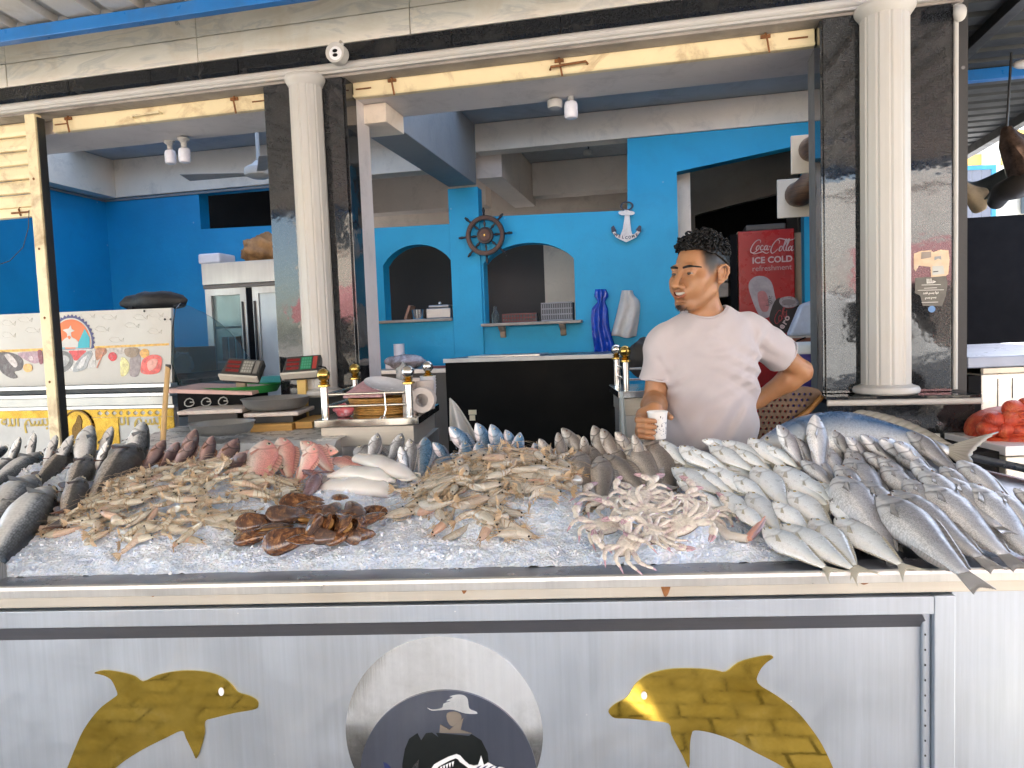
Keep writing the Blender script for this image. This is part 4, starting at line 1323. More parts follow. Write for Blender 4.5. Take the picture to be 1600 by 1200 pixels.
# pierced gold band
holes = []
bx0, bx1, bz0, bz1 = -3.6, -1.91, 1.142, 1.183
poly = [(bx0, bz0), (bx1, bz0), (bx1, bz1), (bx0, bz1)]
k = 0
x = -2.36
while x < -1.96:
    w = .017
    z = (bz0 + bz1) / 2
    holes.append([(x - w, z), (x, z - .013), (x + w, z), (x, z + .013)])
    x += .044
shape('gold_band', [poly] + holes, ly0 - .012, ly0 - .010, GOLD2, t)
MB().box(-3.6, -1.92, ly0 - .008, ly0 + .018, .15, 1.184).build('front_panel', mat('pale_panel', (.40, .395, .385), .35, .2), t)
MB().box(-1.998, -1.911, ly0 - .0135, ly0 - .0085, .2, 1.14).build('gold_plate', GOLD2, t)
MB().box(-2.48, -2.25, ly0 - .0135, ly0 - .0085, .2, 1.14).build('gold_plate', GOLD2, t)
q = S(126, 668)
rg = shape('emblem_ring', [circle(q[0], q[1], .098, 40), circle(q[0], q[1], .09, 40)], ly0 - .022, ly0 - .0137, mat('dark_bronze', (.10, .06, .02), .25, .9), t)
shape('emblem_disc', [circle(q[0], q[1], .089, 40)], ly0 - .018, ly0 - .0137, GOLD2, t)
shape('emblem_figure', [smooth_poly([(q[0] - .03, q[1] - .05), (q[0] - .035, q[1] + .0), (q[0] - .012, q[1] + .03), (q[0] + .01, q[1] + .07), (q[0] + .03, q[1] + .04), (q[0] + .024, q[1] + .0), (q[0] + .04, q[1] - .06)], 3)], ly0 - .021, ly0 - .0185, mat('dark_bronze', (.10, .06, .02), .25, .9), t)
GOLDP = mat('gold_lettering', (.42, .30, .05), .4, .2)
for (px, py) in ((41, 662), (213, 660)):
    q = S(px, py)
    put_text('\uFEEA\uFEE0\uFEDF\uFE8D \uFEE2\uFEB4\uFE91', .098, 'lettering', GOLDP, t, Matrix.Translation((q[0], ly0 - .0095, q[1] - .012)) @ UPRIGHT, bold=.002, ext=.001)
# curved glass end and the goods behind it
m, nt, b = new_mat('end_glass')
b.inputs['Base Color'].default_value = (.75, .88, .88, 1)
b.inputs['Roughness'].default_value = .04
b.inputs['Transmission Weight'].default_value = .92
b.inputs['IOR'].default_value = 1.2
GLASS = m
gl = [(ly0 + .03, 1.30), (ly0 + .03, 1.70), (ly0 + .2, 1.70), (ly0 + .38, 1.64), (ly0 + .55, 1.54), (ly0 + .72, 1.38), (ly0 + .78, 1.30)]
MB().prism(smooth_poly(gl, 3), -1.892, -1.886, axis='x').build('end_glass', GLASS, t)
MB().box(-3.5, -1.9, ly0 + .05, ly0 + .8, 1.301, 1.325).build('tray', mat('dark_green_tray', (.02, .05, .05), .3), t)
MB().box(-1.96, -1.90, ly0 + .1, ly0 + .5, 1.326, 1.36).build('vent_strip', DARKMETAL, t)
tag(MB().box(-2.12, -1.93, .62, .86, 1.327, 1.50).build('carton', mat('brown_carton', (.28, .20, .12), .8), None, FF, bev=.004), 'small brown carton behind the curved glass end of the counter', 'box')

BAGM, nt, b = new_mat('clear_plastic_bag')
b.inputs['Base Color'].default_value = (.75, .76, .76, 1)
b.inputs['Roughness'].default_value = .2
b.inputs['Transmission Weight'].default_value = .55
_bump(nt, b, _noise(nt, 40, 4, .6, _coords(nt, 'Object'), 2.0), .8, .01)
def lumpy(name, c, r, m, seed, lab=None, cat=None, amp=.25, freq=1.6, M=None, parent=None, su=28, sv=20, flat=None):
    mb = MB().ball((0, 0, 0), 1.0, su, sv)
    vv = []
    for p in mb.v:
        p = Vector(p)
        k = 1 + amp * mnoise.noise(p * freq + Vector((seed * 3.1, seed, 0))) + amp * .5 * mnoise.noise(p * freq * 2.7 + Vector((seed, 0, seed)))
        q = Vector((p.x * r[0], p.y * r[1], p.z * r[2])) * k
        if flat is not None and q.z < -flat:
            q.z = -flat
        vv.append(tuple(q))
    mb.v = vv
    o = mb.build(name, m, parent, Matrix.Translation(c) if M is None else M, smooth=80)
    if lab:
        tag(o, lab, cat)
    return o
q = FF @ Vector((-1.965, .60, 1.40))
lumpy('plastic_bag', q, (.055, .05, .07), BAGM, 1, 'crumpled clear bag standing behind the counter glass', 'bag', .35, 2.2)
# black padded bundle lying on the sign's top edge
a = fac(250, 470, .62)
mb = MB()
pts = []
for i in range(13):
    u = i / 12
    pts.append((lerp(-.215, .215, u), .02 * math.sin(u * 9), .010 * math.sin(u * math.pi) + .004 * math.sin(u * 20)))
mb.tube(pts, [.008, .03, .036, .038, .039, .04, .04, .04, .039, .037, .034, .028, .006], 16, flat=1.3)
o = mb.build('bundle', mat('black_cloth', (.008, .008, .009), .6, bump=.5, bscale=80), None, FF @ Matrix.Translation((a.x, .56, 1.745)) @ Matrix.Scale(.95, 4), smooth=70)
tag(o, 'black padded bundle lying along the top of the white sign', 'bundle')
for dx, dz in ((-.13, -.03), (.02, -.034), (.165, -.03)):
    MB().ball((dx, -.02, dz), (.02, .01, .012), 8, 6).build('loop', mat('black_cloth', (.008, .008, .009), .6), o)

# --- tall two door display fridge
t = thing('display_fridge', 'tall steel two door glass fridge in the left room', 'fridge', FF)
x0, x1, y0 = -2.56, -1.72, 1.7
xm = fac(392, 500, 1.7).x
GREYST = steel_mat('grey_fridge_steel', (.50, .49, .46), .38, True, (.4, .36, .3), 1, .6)
MB().box(x0, x1, y0 + .03, y0 + .65, .1, 2.06).build('body', GREYST, t)
MB().box(x0 - .005, x1, y0 - .01, y0 + .0298, 1.925, 2.075).build('header', GREYST, t, bev=.003)
MB().box(x0 - .006, x1 - .1, y0 + .0, y0 + .028, 1.90, 1.922).build('trim', mat('dark_trim', (.12, .11, .1), .4), t)
for (a, b_) in ((x0 + .005, xm - .028), (xm + .022, x1)):
    d = shape('door', [[(a, .15), (b_, .15), (b_, 1.895), (a, 1.895)], [(a + .045, .5), (b_ - .045, .5), (b_ - .045, 1.85), (a + .045, 1.85)]], y0, y0 + .028, GREYST, t)
    MB().box(a + .046, b_ - .046, y0 + .012, y0 + .018, .501, 1.849).build('pane', GLASS if a < xm - .1 else mat('milky_glass', (.55, .60, .60), .15, 0, .1, 5), d)
    MB().box(b_ - .032 if a < xm - .1 else a + .01, b_ - .02 if a < xm - .1 else a + .024, y0 - .012, y0 - .001, 1.2, 1.8).build('handle', DARKMETAL, d, bev=.003)
MB().box(xm - .026, xm + .02, y0 + .006, y0 + .028, .15, 1.895).build('mullion', BLACKHOLE, t)
mb = MB().box(x0 + .05, xm - .06, y0 + .0305, y0 + .034, .5, 1.85).build('inside_wall', mat('dim_inside', (.16, .18, .18), .6), t)
for z in (1.38, 1.62):
    MB().box(x0 + .055, xm - .075, y0 + .02, y0 + .0302, z, z + .012).build('shelf', WHITEPL, t)
for k in range(5):
    MB().box(x0 + .10 + .055 * k, x0 + .14 + .055 * k, y0 + .0195, y0 + .0302, 1.395, 1.56).build('crate_slat', mat('orange_crate', (.42, .14, .05), .5), t)
o = MB().box(-.085, .085, 0, .2, 0, .07).build('foam_tray', mat('white_foam', (.72, .74, .78), .7), None, FF @ Matrix.Translation((fac(330, 404, 1.75).x, 1.72, 2.078)), bev=.012)
tag(o, 'white foam tray on top of the glass fridge', 'tray')
q = FF @ Vector((fac(408, 392, 1.9).x, 1.92, 2.17))
lumpy('paper_parcel', q, (.14, .10, .11), mat('brown_paper', (.36, .19, .07), .65, var=.4, scale=14, bump=.5), 5, 'crumpled brown paper parcel on top of the glass fridge', 'parcel', .4, 1.8, flat=.092)

# --- weighing scales and bowls on the draped table behind the left fish
t = thing('draped_table', 'table draped in pale plastic sheet behind the left fish', 'table')
TB = span(262, 660, 492, 690, 2.45)
zt = 1.165
P = []
rd = random.Random(12)
for j in range(24):
    row = []
    for i in range(50):
        x = lerp(-1.42, -.60, i / 49)
        y = 2.38 + .75 * j / 23
        z = zt + .004 * mnoise.noise((x * 9, y * 9, 0)) + .006 * mnoise.noise((x * 4, y * 22, 2))
        if y < 2.46:
            z -= (2.46 - y) * 1.1
        row.append((x, y, z))
    P.append(row)
MB().grid(P).build('sheet', mat('pale_plastic_sheet', (.55, .56, .56), .3, 0, .12, 9, dirt=(.25, .24, .22), dirt_amt=.7, dirt_scale=5, bump=.3, bscale=25), t, smooth=70)
MB().box(-1.40, -.62, 2.47, 3.10, .5, zt - .012).build('table_body', STEEL, t)
MET = steel_mat('dull_aluminium', (.34, .34, .33), .4, False, (.2, .2, .2), 3, .8, False)
def bowl(name, lab, px, py, w, Y, h):
    a, b_ = at_y(px - w / 2, py, Y), at_y(px + w / 2, py, Y)
    r = (b_.x - a.x) / 2
    z = at_y(px, py, Y).z
    t_ = thing(name, lab, 'bowl', Matrix.Translation(((a.x + b_.x) / 2, Y, z - h)))
    pr_ = [(r * .72, 0), (r * .84, h * .12), (r * .93, h * .45), (r * .98, h * .9), (r * 1.02, h), (r * 1.0, h * 1.02), (r * .95, h * .92), (r * .88, h * .4), (r * .78, h * .16), (.001, h * .13)]
    MB().lathe([(.001, 0)] + pr_, seg=40).build('bowl', MET, t_, smooth=50)
    return t_
bowl('metal_bowl', 'lower of the two dull metal bowls, lying on the draped plastic', 347, 660, 98, 2.62, .04)
def scale_unit(lab, disp, pole, base, Y, tilt, polecol):
    x0, x1, z0, z1 = span(*base, Y)
    t_ = thing('weighing_scale', lab, 'scale', Matrix.Translation(((x0 + x1) / 2, Y, z0)))
    w = (x1 - x0) / 2
    MB().box(-w, w, -.0, .24, .012, .028).build('platform', mat('stained_white', (.62, .56, .5), .4, 0, .15, 10, dirt=(.3, .1, .07), dirt_amt=.7, dirt_scale=9), t_, bev=.004)
    MB().box(-w + .03, w - .03, .03, .22, -.02, .0118).build('underframe', DARKMETAL, t_)
    px0, px1, pz0, pz1 = span(*pole, Y + .22)
    ox = (x0 + x1) / 2
    MB().box(px0 - ox, px1 - ox, .245, .275, -.02, pz1 - z0).build('pole', polecol, t_, bev=.003)
    dx0, dx1, dz0, dz1 = span(*disp, Y + .2)
    cx_, cz_, hw, hh = (dx0 + dx1) / 2 - ox, (dz0 + dz1) / 2 - z0, (dx1 - dx0) / 2, (dz1 - dz0) / 2
    Mx = Matrix.Translation((cx_, .22, cz_)) @ Matrix.Rotation(R(tilt), 4, 'Y') @ Matrix.Rotation(R(-42), 4, 'X')
    hh *= 1.25
    hd = MB().hexa([(-hw, .0, -hh), (hw * .9, .0, -hh), (-hw, .05, -hh), (hw * .9, .05, -hh), (-hw * .86, 0, hh), (hw, 0, hh), (-hw * .86, .04, hh), (hw, .04, hh)]).build('display_head', mat('dark_scale_shell', (.045, .045, .042), .4), t_, Mx, bev=.005)
    MB().box(-hw * 1.05, hw * .95, -.006, .03, -hh * 1.16, -hh * .96).build('lower_lip', mat('worn_cream', (.55, .52, .45), .4), hd, bev=.003)
    for k in range(3):
        MB().box(-hw * .78, -hw * .12, -.002, -.0003, -hh * .6 + k * hh * .48, -hh * .3 + k * hh * .48).build('readout', mat('red_readout', (.20, .02, .02), .25), hd)
    MB().box(-hw * .02, hw * .55, -.0016, -.0003, -hh * .65, hh * .78).build('key_field', mat('key_green', (.02, .22, .10), .4) if tilt < 4 else mat('key_grey', (.20, .19, .17), .4), hd)
    for i in range(4):
        for j in range(4):
            MB().box(hw * (.04 + .13 * i), hw * (.13 + .13 * i), -.0035, -.0018, hh * (-.56 + .33 * j), hh * (-.34 + .33 * j)).build('key', mat('key_pale', (.36, .36, .32), .4) if tilt >= 4 else mat('key_teal', (.08, .32, .2), .4), hd)
    MB().box(hw * .62, hw * .84, -.0025, -.0003, -hh * .65, hh * .78).build('key_strip', mat('key_red', (.35, .05, .04), .4) if tilt < 4 else mat('key_grey', (.20, .19, .17), .4), hd)
    return t_
scale_unit('grey weighing scale with red readouts, left of the two', (345, 560, 406, 588), (366, 588, 380, 634), (276, 640, 378, 652), 2.85, -8 + 14, mat('worn_brown_pole', (.25, .19, .12), .5))
scale_unit('weighing scale with green keypad on a yellow pole, right of the two', (439, 555, 498, 583), (461, 584, 475, 617), (380, 638, 466, 656), 2.82, -2, mat('yellow_pole', (.62, .42, .12), .5))
mb = MB().tube([at_y(497, 572, 3.0), at_y(508, 574, 3.0), at_y(514, 583, 3.0), at_y(513, 600, 3.02), at_y(509, 612, 3.05)], .003, 8)
tag(mb.build('power_cable', BLACKHOLE, None, None, smooth=60), 'black cable looping from the right weighing scale', 'cable')
bowl('metal_bowl', 'upper of the two dull metal bowls, sitting on the right scale', 431, 621, 104, 2.93, .045)
# wooden boards under the right scale
x0, x1, z0, z1 = span(396, 657, 486, 672, 2.84)
t = thing('wooden_board', 'yellow wooden board under the right scale', 'board', Matrix.Translation((x0, 2.80, z0)))
MB().box(0, .16, 0, .26, 0, .028).build('plank', mat('yellow_wood', (.55, .32, .09), .6, 0, .2, 8, (1, 1, 12)), t, bev=.002)
MB().box(.165, .23, .03, .28, .004, .030).build('plank', mat('yellow_wood', (.55, .32, .09), .6), t, bev=.002)
# black wrought box with cardboard and a green tray
x0, x1, z0, z1 = span(277, 608, 382, 650, 3.05)
t = thing('carton', 'flat carton with pink edge and black scrollwork front behind the left scale', 'box', Matrix.Translation((x0, 3.05, z0)))
w, h = x1 - x0, z1 - z0
MB().box(0, w, .004, .3, 0, h - .012).build('box', BLACKHOLE, t)
for k in range(3):
    mb = MB().tube([(.05 + .07 * k + .02 * math.cos(a * .7), -.002, h * .5 + .025 * math.sin(a * .7) * (1 - a / 14)) for a in range(12)], .0025, 5)
    mb.build('scroll', mat('pale_scroll', (.35, .35, .33), .4), t, smooth=60)
MB().hexa([(-.03, -.02, h - .008), (w + .04, -.02, h - .03), (-.03, .3, h - .0), (w + .04, .3, h - .02), (-.03, -.02, h + .008), (w + .04, -.02, h - .016), (-.03, .3, h + .012), (w + .04, .3, h - .008)]).build('flap', mat('pink_card', (.55, .36, .32), .6, var=.2, scale=9), t)
x0, x1, z0, z1 = span(318, 597, 437, 613, 3.22)
t = thing('green_tray', 'round green plastic tray behind the scales', 'tray', Matrix.Translation(((x0 + x1) / 2, 3.22, z0)))
r = (x1 - x0) / 2
MB().lathe([(.001, 0), (r * .9, 0), (r, .03), (r * 1.02, .032), (r * .88, .008), (.001, .006)], seg=40).build('tray', mat('green_plastic', (.03, .26, .06), .4), t, smooth=40)
x0, x1, z0, z1 = span(405, 588, 440, 598, 3.3)
tag(MB().box(x0, x1, 3.3, 3.4, z0, z1).build('teal_box', mat('teal_plastic', (.03, .30, .33), .4), None, bev=.004), 'teal plastic box behind the green tray', 'box')
# wooden stick stuck in the ice
mb = MB().tube([at_y(254.5, 692, 2.42), at_y(258, 630, 2.44), at_y(262.5, 571, 2.46)], [.009, .0085, .0085], 10)
o = mb.build('wooden_stick', mat('bare_wood', (.50, .32, .13), .6, 0, .2, 30, (1, 1, .1)), None, None, smooth=60)
tag(o, 'wooden stick with dark tip standing up behind the dark fish', 'stick')
MB().tube([at_y(262.4, 577, 2.46), at_y(262.9, 569.5, 2.46)], .0092, 10).build('tip', DARKMETAL, o, smooth=60)

# --- chrome railed stands
BRASS = mat('worn_brass', (.50, .34, .10), .22, 1, .2, 20)
CHROME = steel_mat('chrome', (.72, .71, .68), .14, True, (.4, .36, .3), 2, 1.0, False)
def stand(lab, px0, px1, py, Y, depth, yaw, brass):
    a, b_ = at_y(px0, py, Y), at_y(px1, py, Y)
    M = Matrix.Translation((a.x, Y, a.z)) @ Matrix.Rotation(-R(yaw), 4, 'Z')
    t_ = thing('railed_stand', lab, 'stand', M)
    w = (b_.x - a.x)
    MB().box(-.0, w, -.0, depth, -.028, 0).build('top', CHROME, t_, bev=.003)
    MB().box(.02, w - .02, .012, depth - .01, -.10, -.0285).build('drawer', BAND, t_, bev=.003)
    MB().box(.025, w - .005, .03, depth - .01, -.75, -.101).build('cabinet', STEEL, t_)
    k = 0
    for (x, y) in ((.035, .03), (w - .035, .03), (.035, depth - .04), (w - .035, depth - .04)):
        p_ = MB().tube([(x, y, .0005), (x, y, .115)], .0135, 16).build('post', CHROME, t_, smooth=40)
        MB().lathe([(.0135, .1155), (.022, .118), (.022, .124), (.011, .128), (.018, .133), (.01, .138), (.016, .142)], (x, y, 0), 20).build('collar', BRASS, p_, smooth=50)
        MB().ball((x, y, .160), .0235, 18, 12).build('ball', BRASS if brass[k] else CHROME, p_, smooth=80)
        k += 1
    for z in (.045, .088):
        MB().tube([(.05, .03, z), (w - .05, .03, z)], .0045, 8).build('rail', CHROME, t_, smooth=60)
        MB().tube([(.035, .045, z), (.035, depth - .055, z)], .0045, 8).build('rail', CHROME, t_, smooth=60)
        MB().tube([(w - .035, .045, z), (w - .035, depth - .055, z)], .0045, 8).build('rail', CHROME, t_, smooth=60)
    return t_, M, w
st_, SM, sw = stand('steel stand with brass ball posts holding basket and paper rolls', 490, 655, 657, 2.62, .50, 3, (1, 0, 1, 0))
mb = MB().tube([(.255, .018, .088), (.258, .016, .03), (.25, .008, .0)], .0028, 6)
mb.tube([(.25 + .012 * math.cos(a * .7), .002, -.004 + .012 * math.sin(a * .7)) for a in range(10)], .0022, 6)
tag(mb.build('hook', CHROME, None, SM, smooth=60), 'wire hook and ring hanging on the rail of the left stand', 'hook')
# contents: wicker basket, pink mesh, paper rolls, cups
def wicker(t_, M_, rx, ry, h, m_, name='weave', rows=7, seg=40, taper=.85):
    for j in range(rows):
        z = h * (j + .5) / rows
        k = lerp(taper, 1, j / (rows - 1))
        pts = []
        for i in range(seg + 1):
            a = 2 * math.pi * i / seg
            w_ = 1 + .025 * (1 if (i + j) % 2 else -1)
            pts.append((rx * k * w_ * math.cos(a), ry * k * w_ * math.sin(a), z))
        MB().tube(pts, h / rows * .56, 6, cap=False).build(name, m_, t_, smooth=70)
WICK = mat('golden_wicker', (.42, .22, .05), .5, 0, .3, 40)
t = thing('wicker_basket', 'golden wicker basket inside the railed stand', 'basket', SM @ Matrix.Translation((.205, .17, .001)))
wicker(t, None, .115, .09, .062, WICK)
PINKM = mat('pink_mesh', (.62, .36, .38), .5, 0, .2, 60, bump=.6, bscale=120)
o = MB().hexa([(-.13, -.05, .066), (.03, -.08, .066), (-.13, .09, .07), (.05, .08, .07), (-.12, -.045, .085), (.03, -.07, .085), (-.06, .09, .135), (.0, .08, .13)]).build('mesh_tray', PINKM, None, SM @ Matrix.Translation((.2, .17, 0)), bev=.008)
tag(o, 'pink mesh tray tilted on the wicker basket', 'tray')
t = thing('clear_plate', 'clear plastic plate leaning on the pink tray', 'plate', SM @ Matrix.Translation((.235, .15, .098)) @ Matrix.Rotation(R(14), 4, 'Y') @ Matrix.Rotation(R(12), 4, 'X'))
MB().lathe([(.001, 0), (.06, 0), (.085, .014), (.087, .015), (.06, .004), (.001, .003)], seg=36).build('plate', mat('frosty_plastic', (.62, .60, .60), .2, 0, .1, 30), t, smooth=40)
PAP = mat('paper_roll', (.62, .56, .52), .8, 0, .08, 20)
for i, (x, y, r, h) in enumerate(((.325, .12, .026, .075), (.355, .30, .034, .11), (.30, .33, .03, .12))):
    tt_ = thing('paper_roll', ['thin paper roll behind the front rail of the stand', 'thick paper roll at the right rear of the stand', 'tall paper roll at the middle rear of the stand'][i], 'paper roll', SM @ Matrix.Translation((x, y, .001)), 'paper rolls in the stand')
    MB().lathe([(.010, h), (r, h), (r, 0), (.010, 0), (.010, h)], seg=24).build('roll', PAP, tt_, smooth=40)
tt_ = thing('tape_roll', 'pale wound tape roll lying by the right brass post', 'tape', SM @ Matrix.Translation((.375, .12, .052)) @ Matrix.Rotation(R(90), 4, 'X'))
MB().lathe([(.024, -.03), (.046, -.03), (.048, 0), (.046, .03), (.024, .03), (.024, -.03)], seg=30).build('tape', PAP, tt_, smooth=40)
tt_ = thing('cup_stack', 'stack of white paper cups behind the stand', 'cups', SM @ Matrix.Translation((.345, .43, .001)))
for k in range(5):
    MB().lathe([(.024, .012 * k), (.032, .07 + .012 * k), (.034, .074 + .012 * k), (.031, .07 + .012 * k)], seg=20).build('cup', WHITEPL, tt_, smooth=40)
lumpy('snack_bag', SM @ Vector((.085, .09, .024)), (.035, .025, .024), mat('red_white_print', (.6, .12, .14), .3, 0, .1, 20, dirt=(.62, .65, .7), dirt_amt=1.0, dirt_scale=18), 3, 'small red and white packet in the corner of the stand', 'packet', .3, 2)
o = lumpy('ladle_bag', SM @ Vector((.27, .30, .13)), (.03, .03, .05), BAGM, 4, 'twisted clear bag sticking up from the stand', 'bag', .35, 2)
# thin white carrier bag hanging from the stand
P = []
for j in range(12):
    row = []
    for i in range(16):
        u, v_ = i / 15, j / 11
        q = at_y(lerp(702, lerp(704, 750, v_ ** .8), u), lerp(622, 690, v_), 2.7)
        row.append((q.x, q.y + .03 * math.sin(u * 9 + v_) * v_, q.z))
    P.append(row)
o = MB().grid(P).build('carrier_bag', mat('thin_white_plastic', (.66, .68, .68), .35, trans=.35), None, smooth=80)
s = o.modifiers.new('thickness', 'SOLIDIFY'); s.thickness = .002
tag(o, 'thin white carrier bag hanging from the stand by the blue fish', 'bag')
stand('steel stand with brass ball post behind the man', 966, 1092, 612, 2.95, .4, 2, (1, 0, 0, 0))
mb = lumpy('black_sack', at_y(1012, 560, 3.32), (.10, .05, .09), mat('black_cloth', (.008, .008, .009), .6), 8, 'black sack on the stand behind the man', 'sack', .2, 2, flat=.085)
P = []
for j in range(10):
    row = []
    for i in range(8):
        u, v_ = i / 7, j / 9
        q = at_y(lerp(968, lerp(974, 982, v_), u), lerp(612, 692, v_), 2.93)
        row.append((q.x, q.y + .012 * math.sin(u * 9), q.z))
    P.append(row)
o = MB().grid(P).build('hanging_rag', mat('pale_grey_rag', (.5, .55, .56), .7), None, smooth=80)
s = o.modifiers.new('thickness', 'SOLIDIFY'); s.thickness = .003
tag(o, 'pale grey rag hanging at the corner of the right stand', 'rag')

# --- black counter and the table by the left hatch
t = thing('bar_counter', 'matt black bar counter with white top edge under the blue wall', 'counter', FF)
MB().box(-.632, .352, 1.11, 1.7, 0, 1.352).build('front', mat('matt_black_panel', (.004, .004, .004), .6, 0, .3, 3, spec=.12), t)
MB().box(-.64, .362, 1.095, 1.106, 1.354, 1.377).build('edge_strip', mat('worn_white_edge', (.62, .62, .60), .4), t, bev=.002)
MB().box(-.638, .36, 1.1065, 1.72, 1.354, 1.375).build('top', mat('dark_counter_top', (.07, .075, .08), .3), t, bev=.002)
MB().box(.345, .358, 1.098, 1.1095, .3, 1.35).build('corner_trim', STEEL, t)
MB().box(-.52, -.1, 1.2, 1.5, 1.3765, 1.384).build('steel_sheet', STEEL, t)
q = fac(738, 649, 1.1)
MB().box(q.x - .023, q.x + .023, 1.104, 1.1095, q.z + .003, q.z + .03).build('notice', mat('cream_paper', (.75, .68, .5), .8), t)
MB().box(q.x - .018, q.x + .014, 1.104, 1.1095, q.z - .03, q.z).build('notice', mat('cream_paper', (.75, .68, .5), .8), t)
t = thing('side_table', 'grey steel table under the left hatch', 'table', FF)
zt = fac(640, 577, 1.75).z
MB().box(-1.35, -.66, 1.75, 2.28, zt - .03, zt).build('top', GREYST, t, bev=.003)
MB().box(-1.32, -.70, 1.78, 2.26, 0, zt - .031).build('body', mat('dark_cupboard', (.08, .075, .07), .5), t)
q = fac(624, 553, 1.95)
t = thing('paper_roll', 'upright white paper roll on the grey table against the blue wall', 'paper roll', FF @ Matrix.Translation((q.x, 1.95, zt + .001)))
MB().lathe([(.012, .17), (.038, .17), (.038, 0), (.012, 0), (.012, .17)], seg=24).build('roll', WHITEPL, t, smooth=40)
lumpy('parcel_bag', FF @ Vector((fac(632, 562, 1.85).x, 1.85, zt + .045)), (.135, .08, .052), mat('greyish_film', (.34, .30, .29), .25, 0, .4, 18, dirt=(.7, .7, .7), dirt_amt=.8, dirt_scale=14), 6, 'packets wrapped in clear film on the grey table', 'parcel', .18, 1.6, flat=.042)
o = MB().box(0, .07, 0, .1, 0, .06).build('tissue_box', WHITEPL, None, FF @ Matrix.Translation((-1.28, 1.80, zt + .001)), bev=.006)
tag(o, 'small white box at the left end of the grey table', 'box')
o = MB().box(0, .16, 0, .08, 0, .012).build('knife_case', mat('dull_red', (.2, .05, .05), .5), None, FF @ Matrix.Translation((-.95, 1.80, zt + .001)), bev=.004)
tag(o, 'flat dull red case on the grey table', 'case')

# --- in the hatches
t = thing('steel_pot', 'steel pot standing in the left hatch', 'pot', FF @ Matrix.Translation((fac(653, 497, 2.34).x, 2.36, 1.643)))
MB().lathe([(.001, 0), (.045, 0), (.055, .07), (.057, .071), (.05, .066), (.001, .06)], seg=28).build('pot', CHROME, t, smooth=40)
q = fac(685, 497, 2.34)
t = thing('steel_box', 'shiny steel box with a lid knob in the left hatch', 'box', FF @ Matrix.Translation((q.x, 2.36, 1.643)))
MB().box(-.095, .095, -.02, .1, 0, .075).build('box', MET, t, bev=.006)
MB().box(-.08, .085, -.015, .09, .0755, .10).build('lid', MET, t, bev=.01)
MB().ball((0, .03, .112), .014).build('knob', CHROME, t, smooth=60)
o = MB().box(-.01, .01, 0, .1, 0, .11).build('board', mat('faded_wood', (.35, .2, .13), .6), None, FF @ Matrix.Translation((fac(632, 497, 2.34).x, 2.35, 1.645)) @ Matrix.Rotation(R(22), 4, 'Y'))
tag(o, 'small board leaning beside the pot in the left hatch', 'board')
def crate(lab, px0, px1, py0, py1, ly, col, nv, nh):
    a, b_ = fac(px0, py1, ly), fac(px1, py0, ly)
    w, h = b_.x - a.x, b_.z - a.z
    t_ = thing('crate', lab, 'crate', FF @ Matrix.Translation((a.x, ly, 1.590)))
    m_ = mat('crate_%.2f' % col[0], col, .5)
    MB().box(0, w, .008, .012, 0, h).build('back_board', mat('crate_dark', tuple(c * .35 for c in col), .7), t_)
    for k in range(nv):
        MB().box(w * k / nv, w * k / nv + .006, 0, .0075, .012, h - .012).build('slat', m_, t_)
    for k in range(nh):
        MB().box(0, w, -.003, -.0004, (h - .01) * k / (nh - 1), (h - .01) * k / (nh - 1) + .009).build('rim', m_, t_)
    MB().box(0, w, .0125, .12, 0, h * .96).build('load', mat('crate_dark', tuple(c * .35 for c in col), .7), t_)
crate('grey plastic crate in the right hatch', 846, 894, 470, 501, 2.33, (.28, .28, .29), 14, 4)
crate('dark red plastic crate in the right hatch', 785, 838, 487, 503, 2.33, (.16, .045, .04), 12, 3)
q = fac(774, 503, 2.33)
t = thing('glass_bottle', 'clear bottle at the left end of the right hatch', 'bottle', FF @ Matrix.Translation((q.x, 2.34, 1.590)))
MB().lathe([(.001, 0), (.026, 0), (.028, .06), (.012, .09), (.011, .12), (.001, .121)], seg=20).build('bottle', GLASS, t, smooth=50)

# --- ship's wheel and welcome anchor on the blue wall
q = fac(758.5, 368, 2.26)
t = thing('ships_wheel', "dark wooden ship's wheel hung on the blue pillar", 'wheel', FF @ Matrix.Translation((q.x, 2.255, q.z)) @ UPRIGHT)
s = (fac(758 + 30, 368, 2.26).x - q.x)
WOOD = mat('dark_red_wood', (.075, .028, .018), .35, 0, .3, 20)
DWOOD = mat('near_black_wood', (.014, .012, .014), .35)
ring = MB().lathe([(s * .80, -.012), (s * 1.02, -.012), (s * 1.04, 0), (s * 1.02, .012), (s * .80, .012), (s * .78, 0), (s * .80, -.012)], seg=56)
ring.build('rim', DWOOD, t, smooth=40)
MB().lathe([(s * .85, .0125), (s * .97, .0125), (s * .97, .016), (s * .85, .016), (s * .85, .0125)], seg=56).build('rim_face', WOOD, t, smooth=40)
MB().lathe([(.001, -.012), (s * .42, -.012), (s * .44, .0), (s * .42, .016), (s * .34, .018), (.001, .018)], seg=36).build('hub', DWOOD, t, smooth=40)
MB().lathe([(.001, .0225), (s * .30, .0225), (s * .32, .0185)], seg=36).build('hub_plate', WOOD, t, smooth=40)
MB().lathe([(.001, .027), (s * .05, .027), (s * .06, .023)], seg=16).build('hub_pin', BRASS, t, smooth=40)
for k in range(8):
    Mk = Matrix.Rotation(R(45 * k + 2), 4, 'Z') @ Matrix.Rotation(R(90), 4, 'Y')
    mb = MB().lathe([(.004, s * .42), (.006, s * .5), (.010, s * .6), (.007, s * .7), (.006, s * .78)], seg=12)
    mb.lathe([(.006, s * 1.03), (.009, s * 1.08), (.006, s * 1.12), (.009, s * 1.2), (.011, s * 1.28), (.007, s * 1.38), (.008, s * 1.42), (.001, s * 1.44)], seg=12)
    mb.xform(Mk).build('spoke', DWOOD, t, smooth=40)
q = fac(979, 348, 2.26)
AN = FP(2.28)
